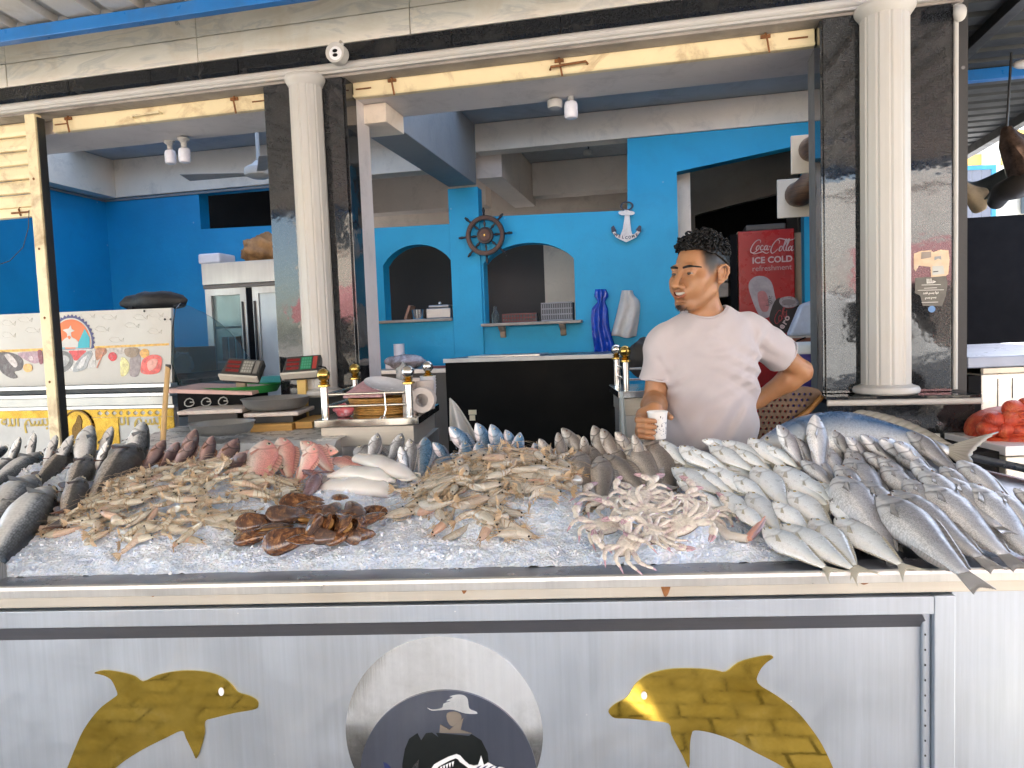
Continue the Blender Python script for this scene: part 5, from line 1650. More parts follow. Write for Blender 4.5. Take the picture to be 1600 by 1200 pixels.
t = thing('anchor_sign', 'white wooden anchor sign reading WELCOME on the blue wall', 'sign', FF)
AW = mat('white_anchor_paint', (.72, .70, .66), .5, dirt=(.4, .33, .25), dirt_amt=.4, dirt_scale=20)
NAV = mat('dark_navy_paint', (.02, .035, .07), .5)
A_ = lambda pts: [AN(500 + x * .375, y * .375) for x, y in pts]
shape('shank', [A_([(1268, 875), (1286, 875), (1290, 900), (1296, 960), (1304, 985), (1250, 985), (1262, 955), (1270, 900)])], 2.275, 2.2975, AW, t, bev=.001)
shape('stock', [smooth_poly(A_([(1244, 886), (1256, 880), (1300, 880), (1312, 888), (1300, 897), (1256, 897)]), 2)], 2.270, 2.2745, AW, t)
shape('arms', [A_([(1222, 955), (1240, 978), (1276, 985), (1312, 975), (1332, 950), (1336, 964), (1318, 990), (1276, 1010), (1234, 990), (1218, 968)])], 2.268, 2.2745, AW, t, bev=.001)
shape('fluke', [A_([(1216, 970), (1214, 948), (1224, 940), (1236, 962), (1228, 966)])], 2.266, 2.292, NAV, t)
shape('fluke', [A_([(1338, 966), (1338, 942), (1330, 940), (1316, 958), (1328, 966)])], 2.266, 2.292, NAV, t)
q2 = AN(500 + 1278 * .375, 858 * .375)
MB().lathe([(.034, -.008), (.044, -.008), (.046, 0), (.044, .008), (.034, .008), (.032, 0), (.034, -.008)], seg=28).xform(Matrix.Translation((q2[0], 2.285, q2[1])) @ UPRIGHT @ Matrix.Scale(.7, 4, (0, 1, 0))).build('ring', NAV, t, smooth=50)
for k, ch in enumerate('WELCOME'):
    u = (k - 3) / 3
    px, py = 1277 + u * 45, 991 - 4 * 0 - 12 * abs(u) ** 1.6
    q2 = AN(500 + px * .375, (py + 3) * .375)
    put_text(ch, .026, 'letter', NAV, t, Matrix.Translation((q2[0], 2.2672, q2[1] - .004)) @ UPRIGHT @ Matrix.Rotation(R(22 * u), 4, 'Z'), bold=.001)

# --- bags hung on the wall
def hang(lab, name, pts_l, pts_r, py0, py1, ly, m_, folds, seed, cat):
    P = []
    n = 28
    for j in range(n):
        v_ = j / (n - 1)
        py = lerp(py0, py1, v_)
        xl, xr = interp(pts_l, v_), interp(pts_r, v_)
        row = []
        for i in range(22):
            u = i / 21
            q = fac(lerp(xl, xr, u), py + 2 * math.sin(u * 6 + seed) * v_, ly)
            d = .028 * math.sin(u * math.pi) + .012 * math.sin(u * folds + seed + v_ * 2) * (.4 + v_) + .008 * mnoise.noise((u * 6, v_ * 9, seed))
            row.append((q.x, ly - d, q.z))
        P.append(row)
    o = MB().grid(P).build(name, m_, None, FF, smooth=80)
    s_ = o.modifiers.new('thickness', 'SOLIDIFY'); s_.thickness = .003
    tag(o, lab, cat)
    return o
hang('shiny blue plastic bag hanging on the blue wall', 'blue_bag', [(0, 930), (.12, 929), (.18, 934), (.3, 925), (.6, 925), (1, 930)], [(0, 947), (.1, 951), (.18, 946), (.3, 950), (.6, 953), (1, 966)], 452, 553, 2.27, mat('blue_film', (.01, .06, .42), .16, 0, .35, 16, bump=.6, bscale=35), 14, 1, 'bag')
hang('white cloth apron hanging beside the blue bag', 'white_apron', [(0, 972), (.2, 969), (.5, 964), (1, 955)], [(0, 988), (.1, 990), (.25, 999), (.6, 998), (1, 994)], 454, 526, 2.27, mat('off_white_cloth', (.58, .55, .50), .8, 0, .1, 10), 12, 4, 'apron')
q = fac(977, 498, 2.2)
# ------------------------------------------------------------------ the doorway behind the man
RED = mat('red_fridge_paint', (.40, .012, .015), .3, 0, .12, 4, dirt=(.10, .01, .01), dirt_amt=.5, dirt_scale=5)
LOGO = mat('pale_logo_print', (.62, .48, .46), .45)
fy = 2.62
t = thing('drinks_fridge', 'red drinks fridge with white script logo and can pictures in the doorway', 'fridge', FF)
a, b_ = fac(1152, 362, fy), fac(1241, 360, fy)
x0, x1, zt = a.x, b_.x, a.z
MB().box(x0, x1, fy, fy + .5, .1, zt).build('body', mat('beige_fridge_side', (.45, .36, .25), .5), t, bev=.006)
MB().box(x0 + .002, x1 - .004, fy - .03, fy - .0008, .2, zt - .004).build('door', RED, t, bev=.006)
MB().box(x1 - .0005, x1 + .055, fy + .02, fy + .5, .1, zt - .03).build('side_panel', mat('beige_fridge_side', (.45, .36, .25), .5), t)
MB().box(x0 - .05, x0 - .004, fy - .02, fy + .4, .3, zt - .02).build('dark_side', BLACKHOLE, t)
MB().box(x0 + .06, x1 - .05, fy + .02, fy + .3, zt + .001, zt + .045).build('top_box', mat('dark_cupboard', (.08, .075, .07), .5), t, bev=.01)
FQ = lambda pts, ly=fy - .033: [FP(ly)(1140 + x / 5.456, 340 + y / 5.456) for x, y in pts]
def stroke(pts, r, name='script_stroke', m=LOGO, ly=fy - .0325):
    q = FQ(pts, ly)
    dense = []
    for i in range(len(q) - 1):
        p0, p1, p2, p3 = (Vector(q[max(0, min(len(q) - 1, i + k))]) for k in (-1, 0, 1, 2))
        for j in range(5):
            u = j / 5
            dense.append(.5 * (2 * p1 + (p2 - p0) * u + (2 * p0 - 5 * p1 + 4 * p2 - p3) * u * u + (3 * p1 - p0 - 3 * p2 + p3) * u**3))
    dense.append(Vector(q[-1]))
    n = len(dense)
    rr = [r * (.45 + .75 * math.sin(math.pi * (i + .6) / (n + .2)) ** .7) for i in range(n)]
    MB().tube([(p.x, ly, p.y) for p in dense], rr, 6).build(name, m, t)
def loop(cx, cy, rx, ry, a0=0):
    return [(cx + rx * math.cos(R(a0 + k * 40)) + ry * .35 * -math.sin(R(a0 + k * 40)) * .9, cy + ry * math.sin(R(a0 + k * 40))) for k in range(10)]
for pts in ([(262, 214), (264, 196), (246, 190), (218, 208), (194, 240), (180, 275), (184, 297), (203, 300), (228, 286), (246, 270)],
            [(183, 297), (212, 308), (256, 298), (282, 290), (300, 300), (318, 304), (334, 294)],
            loop(240, 258, 11, 20), [(288, 246), (278, 236), (265, 250), (263, 268), (274, 277), (290, 266)],
            loop(308, 257, 11, 19), [(328, 238), (318, 262), (322, 276), (336, 266)], [(338, 248), (350, 246)],
            [(422, 222), (426, 200), (410, 188), (384, 210), (360, 250), (352, 284), (362, 303), (386, 292), (412, 266)],
            [(400, 190), (426, 178), (462, 184), (506, 192), (540, 186), (562, 170)],
            loop(436, 264, 12, 21), [(452, 262), (470, 234), (488, 196), (482, 184), (466, 226), (458, 268), (468, 284), (480, 270)],
            [(478, 262), (496, 228), (510, 192), (504, 182), (492, 222), (482, 266), (490, 282), (500, 272)],
            loop(514, 262, 11, 19), [(542, 236), (528, 266), (532, 282), (548, 270)]):
    stroke(pts, .0034)
def label_fit(s, x0_, x1_, ybase, m, bold, name='lettering', xh=1.0):
    qa, qb = FQ([(x0_, ybase)])[0], FQ([(x1_, ybase)])[0]
    me = text_mesh(s, 1.0, ext=.0008, align='LEFT', bold=0)
    xs = [v.co.x for v in me.vertices]
    k = (qb[0] - qa[0]) / (max(xs) - min(xs))
    bpy.data.meshes.remove(me)
    return put_text(s, k, name, m, t, Matrix.Translation((qa[0], fy - .0325, qa[1])) @ UPRIGHT, align='LEFT', bold=bold * k)
label_fit('ICE COLD', 192, 528, 392, LOGO, .028)
label_fit('refreshment', 192, 526, 458, mat('dim_logo_print', (.50, .34, .33), .45), .0)
# printed cans on the door
def can(name, pts, m, ly):
    return shape(name, [smooth_poly(FQ(pts, ly), 3)], ly - .0006, ly + .0006, m, t)
can('can_print', [(162, 600), (170, 545), (215, 505), (275, 498), (330, 520), (365, 570), (385, 660), (400, 760), (330, 850), (260, 840), (215, 760), (185, 680)], mat('pale_can_print', (.38, .33, .34), .4, 0, .25, 18), fy - .0325)
can('can_print', [(240, 640), (300, 630), (330, 700), (330, 790), (280, 800), (250, 740)], mat('pink_can_print', (.44, .16, .16), .4, 0, .2, 30), fy - .0340)
can('can_print', [(338, 850), (380, 720), (430, 680), (440, 740), (470, 770), (540, 770), (590, 745), (585, 800), (520, 960), (440, 980), (370, 920)], mat('black_can_print', (.03, .022, .022), .35), fy - .0355)
can('can_print', [(425, 700), (450, 680), (520, 672), (580, 700), (588, 735), (540, 765), (470, 765), (430, 735)], mat('silver_can_print', (.36, .32, .33), .3, .2, .2, 30), fy - .0365)
can('can_print', [(445, 715), (490, 695), (550, 705), (560, 730), (510, 748), (460, 742)], mat('dim_can_print', (.24, .2, .21), .3, .2), fy - .0375)
REDP = mat('red_logo_print', (.42, .05, .05), .45)
for pts in ([(440, 800), (425, 790), (400, 820), (384, 870), (400, 905), (430, 880)], [(432, 830), (446, 860), (424, 884), (420, 850), (432, 830)], [(440, 850), (462, 790), (468, 765), (455, 780), (446, 850), (456, 862)], [(470, 800), (486, 820), (470, 850), (462, 824), (470, 800)], [(488, 790), (482, 830), (494, 840)]):
    stroke(pts, .0026, 'script_stroke', REDP, fy - .0372)
for ch, x, y in (('e', 462, 940), ('r', 487, 905), ('o', 505, 868)):
    q = FQ([(x, y)])[0]
    put_text(ch, .062, 'lettering', mat('pale_logo_print', (.62, .48, .46), .45), t, Matrix.Translation((q[0], fy - .0372, q[1])) @ UPRIGHT @ Matrix.Rotation(R(52), 4, 'Z'), bold=.002)
q = FQ([(345, 760)])[0]
put_text('light', .045, 'lettering', mat('dark_print', (.08, .06, .06), .45), t, Matrix.Translation((q[0], fy - .0342, q[1])) @ UPRIGHT @ Matrix.Rotation(R(78), 4, 'Z'), align='LEFT')
# shelf of pale boxes left of the fridge
for k, (py, lab) in enumerate(((428, 'pale carton in the dark doorway behind the man, upper one'), (452, 'pale carton in the dark doorway behind the man, lower one'))):
    p = fac(1136, py, 2.9)
    o = MB().box(-.06, .05, 0, .2, -.055, .05).build('carton', mat('pale_carton', (.42, .40, .36), .7, var=.3, scale=12), None, FF @ Matrix.Translation((p.x, 2.9, p.z)), bev=.004)
    tag(o, lab, 'box')
p = fac(1141, 402, 2.8)
lumpy('bag_knot', FF @ Vector((p.x, 2.8, p.z)), (.06, .04, .035), mat('glossy_black_bag', (.03, .03, .03), .12, bump=.6, bscale=50), 2, 'knotted glossy black bag beside the red fridge', 'bag', .4, 2.5)
# shelf right of the fridge: pale carton, brick ledge
p = fac(1252, 525, 2.1)
t = thing('shelf_ledge', 'reddish ledge under the pale sack by the right pier', 'ledge', FF)
a, b_ = fac(1215, 526, 2.1), fac(1290, 545, 2.1)
MB().box(a.x, b_.x + .1, 2.05, 2.28, a.z - .012, a.z).build('board', mat('pale_board', (.5, .45, .38), .6), t)
MB().box(a.x, b_.x + .1, 2.06, 2.27, a.z - .16, a.z - .0125).build('brick_front', mat('reddish_brick', (.30, .12, .08), .8, var=.2, scale=10), t)
MB().tube([(a.x + .04, 2.04, a.z - .02), (a.x + .07, 2.03, a.z - .07), (a.x + .11, 2.04, a.z - .03), (a.x + .16, 2.04, a.z - .01)], .005, 6).build('cable', BLACKHOLE, t, smooth=60)
q = fac(1258, 502, 2.12)
mb = MB().hexa([(-.11, 0, -.0), (.07, 0, 0), (-.11, .12, 0), (.07, .12, 0), (-.03, .01, .20), (.07, .01, .23), (-.03, .1, .20), (.07, .1, .23)])
o = mb.build('pale_sack', mat('blue_white_sack', (.50, .55, .62), .5, 0, .2, 7, dirt=(.2, .3, .5), dirt_amt=.5, bump=.5, bscale=16), None, FF @ Matrix.Translation((q.x, 2.08, a.z + .001)), bev=.02)
tag(o, 'pale blue and white sack leaning by the right pier', 'sack')
# purple water cooler with a white lid
a, b_ = fac(1236, 548, 1.5), fac(1296, 548, 1.5)
r = (b_.x - a.x) / 2 * 1.02
t = thing('water_cooler', 'purple ribbed water cooler with white lid and handle', 'cooler', FF @ Matrix.Translation(((a.x + b_.x) / 2, 1.5 + r, 0)))
PUR = mat('purple_plastic', (.055, .04, .22), .35, 0, .08)
zt = a.z
prof = []
z = zt - .36
while z < zt - .02:
    prof += [(r * .96, z), (r * .985, z + .008), (r * .985, z + .022), (r * .96, z + .03)]
    z += .032
MB().lathe([(r * .9, zt - .40)] + prof, seg=40).build('body', PUR, t, smooth=30)
MB().lathe([(r * .99, zt - .022), (r * 1.04, zt - .018), (r * 1.05, zt + .018), (r * .98, zt + .032), (r * .6, zt + .045), (.001, zt + .046)], seg=40).build('lid', mat('cream_lid', (.74, .72, .62), .4), t, smooth=40)
MB().tube([(r * 1.03 * math.cos(R(k)), r * 1.03 * math.sin(R(k)), zt - .03 - .10 * math.sin(R((k - 200) / 140 * 180)) ** .7) for k in range(202, 340, 8)], .011, 8).build('handle', WHITEPL, t, smooth=60)
MB().box(-r * .8, r * .8, -r * .8, r * .8, .02, zt - .401).build('crate_below', DARKMETAL, t)
# brown pierced plastic chair leaning behind the fish
t = thing('wicker_chair', 'brown pierced wicker chair back behind the man', 'chair')
CY = 2.72
def CP(px, py): q = at_y(px, py, CY); return (q.x, q.z)
outl = smooth_poly([CP(1170, 700), CP(1176, 640), CP(1200, 615), CP(1245, 604), CP(1278, 608), CP(1283, 622), CP(1262, 642), CP(1230, 662), CP(1205, 690), CP(1195, 705)], 4)
holes = []
for i in range(12):
    for j in range(9):
        px, py = 1180 + i * 8.6 + (j % 2) * 4.3, 616 + j * 9
        edge = 1205 + (690 - py) * 1.15
        if px < edge - 6 and px < 1270 - (0 if py < 640 else 8) and py > 622 - (px - 1180) * .1 and px > 1181:
            c_ = CP(px, py)
            holes.append(circle(c_[0], c_[1], .0058, 8))
shape('back_panel', [outl] + holes, CY, CY + .012, mat('dark_brown_plastic', (.10, .055, .025), .5, 0, .2, 20), t)
mb = MB().tube([(*CP(1283, 620)[:1], CY - .008, CP(1283, 620)[1]), (CP(1262, 641)[0], CY - .012, CP(1262, 641)[1]), (CP(1232, 662)[0], CY - .014, CP(1232, 662)[1]), (CP(1207, 690)[0], CY - .014, CP(1207, 690)[1]), (CP(1196, 712)[0], CY - .012, CP(1196, 712)[1])], .010, 8)
mb.build('rim', mat('golden_brown_rim', (.30, .15, .04), .5, 0, .3, 40, bump=.5, bscale=150), t, smooth=60)
MB().box(CP(1172, 690)[0], CP(1230, 690)[0], CY + .014, CY + .45, .42, .46).build('seat', mat('dark_brown_plastic', (.10, .055, .025), .5), t, bev=.01)
for x in (1174, 1226):
    for dy in (.03, .42):
        MB().box(CP(x, 690)[0] - .015, CP(x, 690)[0] + .02, CY + dy, CY + dy + .035, 0, .419).build('leg', mat('dark_brown_plastic', (.10, .055, .025), .5), t)
MB().box(CP(1174, 690)[0], CP(1200, 690)[0], CY + .001, CY + .0135, .43, CP(1190, 700)[1]).build('back_stem', mat('dark_brown_plastic', (.10, .055, .025), .5), t)
# wood grained ducts through a white board
def duct(lab, px, py, ly, s):
    p = fac(px, py, ly)
    t_ = thing('vent_duct', lab, 'duct', FF @ Matrix.Translation((p.x, ly, p.z)))
    MB().box(-.10 * s, .14 * s, .03, .05, -.13 * s, .13 * s).build('board', mat('cream_board', (.60, .55, .45), .6, 0, .1, 6), t_, bev=.003)
    w_ = mat('streaked_brown', (.10, .055, .03), .4, 0, .6, 8, (1, 1, 9))
    MB().tube([(.03 * s, .028, .02), (.04 * s, -.06, .01), (.08 * s, -.13, .06 * s), (.12 * s, -.15, .16 * s)], [.085 * s, .085 * s, .075 * s, .06 * s], 20).build('pipe', w_, t_, smooth=60)
    return t_
duct('brown streaked duct elbow through a cream board, upper by the right pier', 1262, 238, 1.0, .72)
duct('brown streaked duct elbow through a cream board, lower behind the upper one', 1240, 308, 1.9, .9)
# ------------------------------------------------------------------ fish
def uv_mesh(name, v, f, uv, mats, mi=None, smooth=True):
    me = bpy.data.meshes.new(name)
    me.from_pydata([tuple(p) for p in v], [], f)
    lay = me.uv_layers.new(name='UVMap')
    for l in me.loops:
        lay.data[l.index].uv = uv[l.vertex_index]
    for m in mats:
        me.materials.append(m)
    if mi:
        me.polygons.foreach_set('material_index', mi)
    if smooth:
        me.polygons.foreach_set('use_smooth', [True] * len(f))
    me.update()
    return me
def fish_mat(name, back, side, belly, metal=.25, rough=.3, scales=.5, blot=None, gill=.5, sheen=None, uscale=(70, 26), edge=(.42, .60)):
    metal *= .5
    m, nt, b = new_mat(name)
    t = nt.nodes.new('ShaderNodeTexCoord')
    sep = nt.nodes.new('ShaderNodeSeparateXYZ')
    nt.links.new(t.outputs['UV'], sep.inputs[0])
    n0 = _noise(nt, 7, 5, .6, t.outputs['Object'])
    wob = nt.nodes.new('ShaderNodeMath'); wob.operation = 'MULTIPLY_ADD'
    nt.links.new(n0, wob.inputs[0]); wob.inputs[1].default_value = .22
    sub = nt.nodes.new('ShaderNodeMath'); sub.operation = 'ADD'; sub.inputs[1].default_value = -.11
    nt.links.new(sep.outputs[1], sub.inputs[0])
    nt.links.new(sub.outputs[0], wob.inputs[2])
    c = _ramp(nt, wob.outputs[0], [(.24, belly), (edge[0], side), (edge[1], tuple(lerp(s, k, .6) for s, k in zip(side, back))), (.82, back)])
    mp = nt.nodes.new('ShaderNodeMapping')
    mp.inputs['Scale'].default_value = (uscale[0], uscale[1], 1)
    nt.links.new(t.outputs['UV'], mp.inputs[0])
    vo = nt.nodes.new('ShaderNodeTexVoronoi')
    vo.inputs['Scale'].default_value = 1
    vo.inputs['Randomness'].default_value = .55
    nt.links.new(mp.outputs[0], vo.inputs['Vector'])
    sc_ = _ramp(nt, vo.outputs['Distance'], [(.3, 1.10), (.72, 1 - scales * .8)])
    bodymask = _ramp(nt, sep.outputs[0], [(.27, 0.0), (.33, 1.0)])
    if scales > .6:
        mk = nt.nodes.new('ShaderNodeMath'); mk.operation = 'MULTIPLY'
        nt.links.new(bodymask, mk.inputs[0]); nt.links.new(_ramp(nt, wob.outputs[0], [(.26, .2), (.40, 1.0)]), mk.inputs[1])
        scm = mk.outputs[0]
    else:
        scm = bodymask
    scc = _mix(nt, (1, 1, 1), sc_, scm)
    c = _mix(nt, c, scc, 1.0, 'MULTIPLY')
    if blot:
        nb = _noise(nt, 5, 6, .65, t.outputs['Object'], .5)
        c = _mix(nt, c, blot, _ramp(nt, nb, [(.48, 0.0), (.66, .75)]))
    if sheen:
        ns = _noise(nt, 3.2, 4, .6, t.outputs['Object'], .4)
        c = _mix(nt, c, sheen, _ramp(nt, ns, [(.5, 0.0), (.7, .6)]))
    # gill edge, mouth line
    sq = nt.nodes.new('ShaderNodeMath'); sq.operation = 'MULTIPLY_ADD'
    dv = nt.nodes.new('ShaderNodeMath'); dv.operation = 'ADD'; dv.inputs[1].default_value = -.48
    nt.links.new(sep.outputs[1], dv.inputs[0])
    pw = nt.nodes.new('ShaderNodeMath'); pw.operation = 'MULTIPLY'
    nt.links.new(dv.outputs[0], pw.inputs[0]); nt.links.new(dv.outputs[0], pw.inputs[1])
    nt.links.new(pw.outputs[0], sq.inputs[0]); sq.inputs[1].default_value = .45
    nt.links.new(sep.outputs[0], sq.inputs[2])
    g = _ramp(nt, sq.outputs[0], [(.262, 0.0), (.276, gill), (.285, gill), (.31, 0.0)])
    c = _mix(nt, c, tuple(k * .22 for k in back), g)
    g2 = _ramp(nt, sq.outputs[0], [(.185, 0.0), (.195, gill * .55), (.2, 0.0)])
    c = _mix(nt, c, tuple(k * .35 for k in back), g2)
    hue = nt.nodes.new('ShaderNodeHueSaturation')
    oi = nt.nodes.new('ShaderNodeObjectInfo')
    rv = nt.nodes.new('ShaderNodeMapRange')
    rv.inputs[3].default_value = .82; rv.inputs[4].default_value = 1.15
    nt.links.new(oi.outputs['Random'], rv.inputs[0])
    nt.links.new(rv.outputs[0], hue.inputs['Value'])
    nt.links.new(c, hue.inputs['Color'])
    nt.links.new(hue.outputs[0], b.inputs['Base Color'])
    nr = _noise(nt, 14, 5, .6, t.outputs['Object'])
    nt.links.new(_ramp(nt, nr, [(.3, rough - .04), (.7, rough + .22)]), b.inputs['Roughness'])
    b.inputs['Metallic'].default_value = metal
    b.inputs['Coat Weight'].default_value = .14
    b.inputs['Coat Roughness'].default_value = .25
    ml = nt.nodes.new('ShaderNodeMath'); ml.operation = 'MULTIPLY'
    nt.links.new(vo.outputs['Distance'], ml.inputs[0]); nt.links.new(bodymask, ml.inputs[1])
    _bump(nt, b, ml.outputs[0], -.22, .004)
    return m

def fish_body(up, lo, wd, gt=.27, bend=0.0, zb=0.0, nu=34, nv=20, tail_at=-.32, power=.92):
    v, uv, f = [], [], []
    for i in range(nu + 1):
        u = (i / nu) ** 1.25
        x = lerp(.5, tail_at, u)
        U, Lw, W = interp(up, u), interp(lo, u), interp(wd, u)
        if u < gt:
            W *= 1 + .10 * max(0, 1 - (gt - u) / .10)
        elif u < gt + .06:
            W *= .97
        for k in range(nv):
            a = 2 * math.pi * k / nv
            c, s = math.cos(a), math.sin(a)
            y = W * math.copysign(abs(c) ** power, c)
            z = (U if s > 0 else Lw) * math.copysign(abs(s) ** (1 / power * .98), s)
            xr = .5 - x
            v.append((x, y + bend * (x - .1) ** 2 * (1 if x < .1 else .3), z + zb * (.16 - x * x)))
            uv.append((u, .5 + .5 * s))
    for i in range(nu):
        for k in range(nv):
            k2 = (k + 1) % nv
            f.append((i * nv + k, i * nv + k2, (i + 1) * nv + k2, (i + 1) * nv + k))
    f.append(tuple(range(nv - 1, -1, -1)))
    f.append(tuple(nu * nv + k for k in range(nv)))
    return v, f, uv
def fin_mesh(name, base, tip, m, rays=11, t=.004, bend=0.0, zb=0.0, flare=None):
    """fin between a base line and a tip line (functions of s in 0..1 returning (x, y, z))"""
    v, uv, f = [], [], []
    rows = 4
    for side in (1, -1):
        for j in range(rows + 1):
            w = j / rows
            for i in range(rays * 2 + 1):
                s = i / (rays * 2)
                a, b_ = base(s), tip(s)
                p = [lerp(a[k], b_[k], w) for k in range(3)]
                jag = .03 * (1 if i % 2 else -1) * w
                p = [p[k] + (b_[k] - a[k]) * jag for k in range(3)]
                th = t * (1 - .8 * w) * (1.0 if i % 2 else .45)
                x = p[0]
                p[1] += side * th + bend * (x - .1) ** 2 * (1 if x < .1 else .3)
                p[2] += zb * (.16 - x * x)
                v.append(p)
                uv.append((w, s))
    n = rays * 2 + 1
    off = (rows + 1) * n
    for j in range(rows):
        for i in range(n - 1):
            q = (j * n + i, j * n + i + 1, (j + 1) * n + i + 1, (j + 1) * n + i)
            f.append(q)
            f.append(tuple(k + off for k in reversed(q)))
    for i in range(n - 1):
        f.append((rows * n + i, rows * n + i + 1, off + rows * n + i + 1, off + rows * n + i))
    for j in range(rows):
        f.append((j * n, (j + 1) * n, off + (j + 1) * n, off + j * n))
        f.append((j * n + n - 1, off + j * n + n - 1, off + (j + 1) * n + n - 1, (j + 1) * n + n - 1))
    return uv_mesh(name, v, f, uv, [m])
def fin_mat(name, col, tip):
    m, nt, b = new_mat(name)
    t = nt.nodes.new('ShaderNodeTexCoord')
    sep = nt.nodes.new('ShaderNodeSeparateXYZ')
    nt.links.new(t.outputs['UV'], sep.inputs[0])
    c = _ramp(nt, sep.outputs[0], [(0, col), (1, tip)])
    w = nt.nodes.new('ShaderNodeTexWave')
    w.bands_direction = 'Y'
    w.inputs['Scale'].default_value = 3.6
    nt.links.new(t.outputs['UV'], w.inputs['Vector'])
    c = _mix(nt, c, tuple(k * .45 for k in col), _ramp(nt, w.outputs[0], [(.5, 0.0), (.9, .7)]))
    nt.links.new(c, b.inputs['Base Color'])
    b.inputs['Roughness'].default_value = .35
    b.inputs['Coat Weight'].default_value = .3
    b.inputs['Transmission Weight'].default_value = .12
    return m
EYEW = mat('fish_eye_ring', (.62, .56, .42), .15, .3)
EYEB = mat('fish_eye_pupil', (.008, .008, .01), .05)
def eye_mesh(r, ring, name='eye'):
    mb = MB()
    mb.lathe([(r * 1.25, -.3 * r), (r * 1.2, .05 * r), (r * .98, .22 * r), (r * .58, .34 * r)], seg=18, cap=False, mi=0)
    mb.lathe([(r * .58, .34 * r), (r * .5, .44 * r), (r * .25, .52 * r), (.0005 * r, .54 * r)], seg=18, cap=False, mi=1)
    return mb.mesh(name, [ring, EYEB], 60)
SPEC = {}
def species(key, name, mat_, fins, up, lo, wd, eye_u=.13, eye_v=.35, eye_r=.017, fork=.4, tail_h=.13, tail_l=.19, dorsal=(.30, .92, .055), anal=(.62, .92, .045), pect=(.29, .13), bends=(0.0, .18, -.2), ring=None, zb=0.0, power=.92, dors2=None):
    out = []
    for bend in bends:
        v, f, uv = fish_body(up, lo, wd, bend=bend, zb=zb, power=power)
        parts = {}
        parts['body'] = [(uv_mesh(name + '_body', v, f, uv, [mat_]), None)]
        def X(u): return lerp(.5, -.32, u)
        ph = interp(up, 1.0)
        def tb(s): return (-.315, 0, lerp(-ph, ph, s) * 1.02)
        def tt(s):
            q = abs(2 * s - 1)
            return (-.33 - tail_l * lerp(1 - fork, 1, q ** 1.3), 0, lerp(-tail_h, tail_h, s))
        parts['tail_fin'] = [(fin_mesh(name + '_tail', tb, tt, fins, 12, .006, bend, zb), None)]
        d0, d1, dh = dorsal
        def db(s): u = lerp(d0, d1, s); return (X(u), 0, interp(up, u) * .95)
        def dt(s): u = lerp(d0, d1, s) + .05; return (X(min(u, 1.05)), .006, interp(up, min(1, u)) + dh * math.sin(math.pi * min(1, .12 + s * .85)) ** .6)
        parts['dorsal_fin'] = [(fin_mesh(name + '_dorsal', db, dt, fins, 12, .005, bend, zb), None)]
        a0, a1, ah = anal
        def ab(s): u = lerp(a0, a1, s); return (X(u), 0, -interp(lo, u) * .95)
        def at(s): u = lerp(a0, a1, s) + .05; return (X(min(u, 1.05)), .004, -interp(lo, min(1, u)) - ah * math.sin(math.pi * min(1, .15 + s * .8)) ** .6)
        parts['anal_fin'] = [(fin_mesh(name + '_anal', ab, at, fins, 8, .004, bend, zb), None)]
        def vb(s): u = lerp(.33, .37, s); return (X(u), .01, -interp(lo, u) * .93)
        def vt(s): u = lerp(.46, .42, s); return (X(u), .02, -interp(lo, u) * 1.0 - .04)
        parts['pelvic_fin'] = [(fin_mesh(name + '_pelvic', vb, vt, fins, 6, .004, bend, zb), None)]
        pu, pl = pect
        pf = []
        for sd in (1, -1):
            W = interp(wd, pu)
            zc = -interp(lo, pu) * .22
            def pb(s, W=W, zc=zc, sd=sd): return (X(pu), sd * W * 1.0, zc + lerp(-.012, .014, s))
            def pt(s, W=W, zc=zc, sd=sd):
                return (X(pu) - pl * (1 - .35 * abs(2 * s - 1)), sd * (W * 1.03 + .012), zc - .045 + lerp(-.026, .016, s))
            pf.append((fin_mesh(name + '_pectoral', pb, pt, fins, 7, .004, bend, zb), None))
        parts['pectoral_fin'] = pf
        ey = []
        em = eye_mesh(eye_r, ring or EYEW)
        for sd in (1, -1):
            W, U = interp(wd, eye_u), interp(up, eye_u)
            yy = sd * W * (1 - eye_v ** 2) ** .5 * 1.0
            Mx = Matrix.Translation((X(eye_u), yy, U * eye_v + zb * (.16 - X(eye_u) ** 2))) @ Matrix.Rotation(-sd * R(90 - 22), 4, 'X')
            ey.append((em, Mx))
        parts['eye'] = ey
        # mouth: a dark lip line round the snout
        W0 = interp(wd, .07)
        ml = [(X(.085), W0 * .98, -interp(lo, .085) * .42), (X(.045), interp(wd, .045) * .95, -interp(lo, .045) * .25), (X(.004), .0, -.003), (X(.045), -interp(wd, .045) * .95, -interp(lo, .045) * .25), (X(.085), -W0 * .98, -interp(lo, .085) * .42)]
        parts['mouth'] = [(MB().tube([(p[0] + .002, p[1], p[2] + zb * (.16 - p[0] ** 2)) for p in ml], .0045, 6).mesh(name + '_mouth', [MOUTH], 60), None)]
        out.append(parts)
    SPEC[key] = (name, out)
MOUTH = mat('dark_lip', (.10, .07, .06), .4)
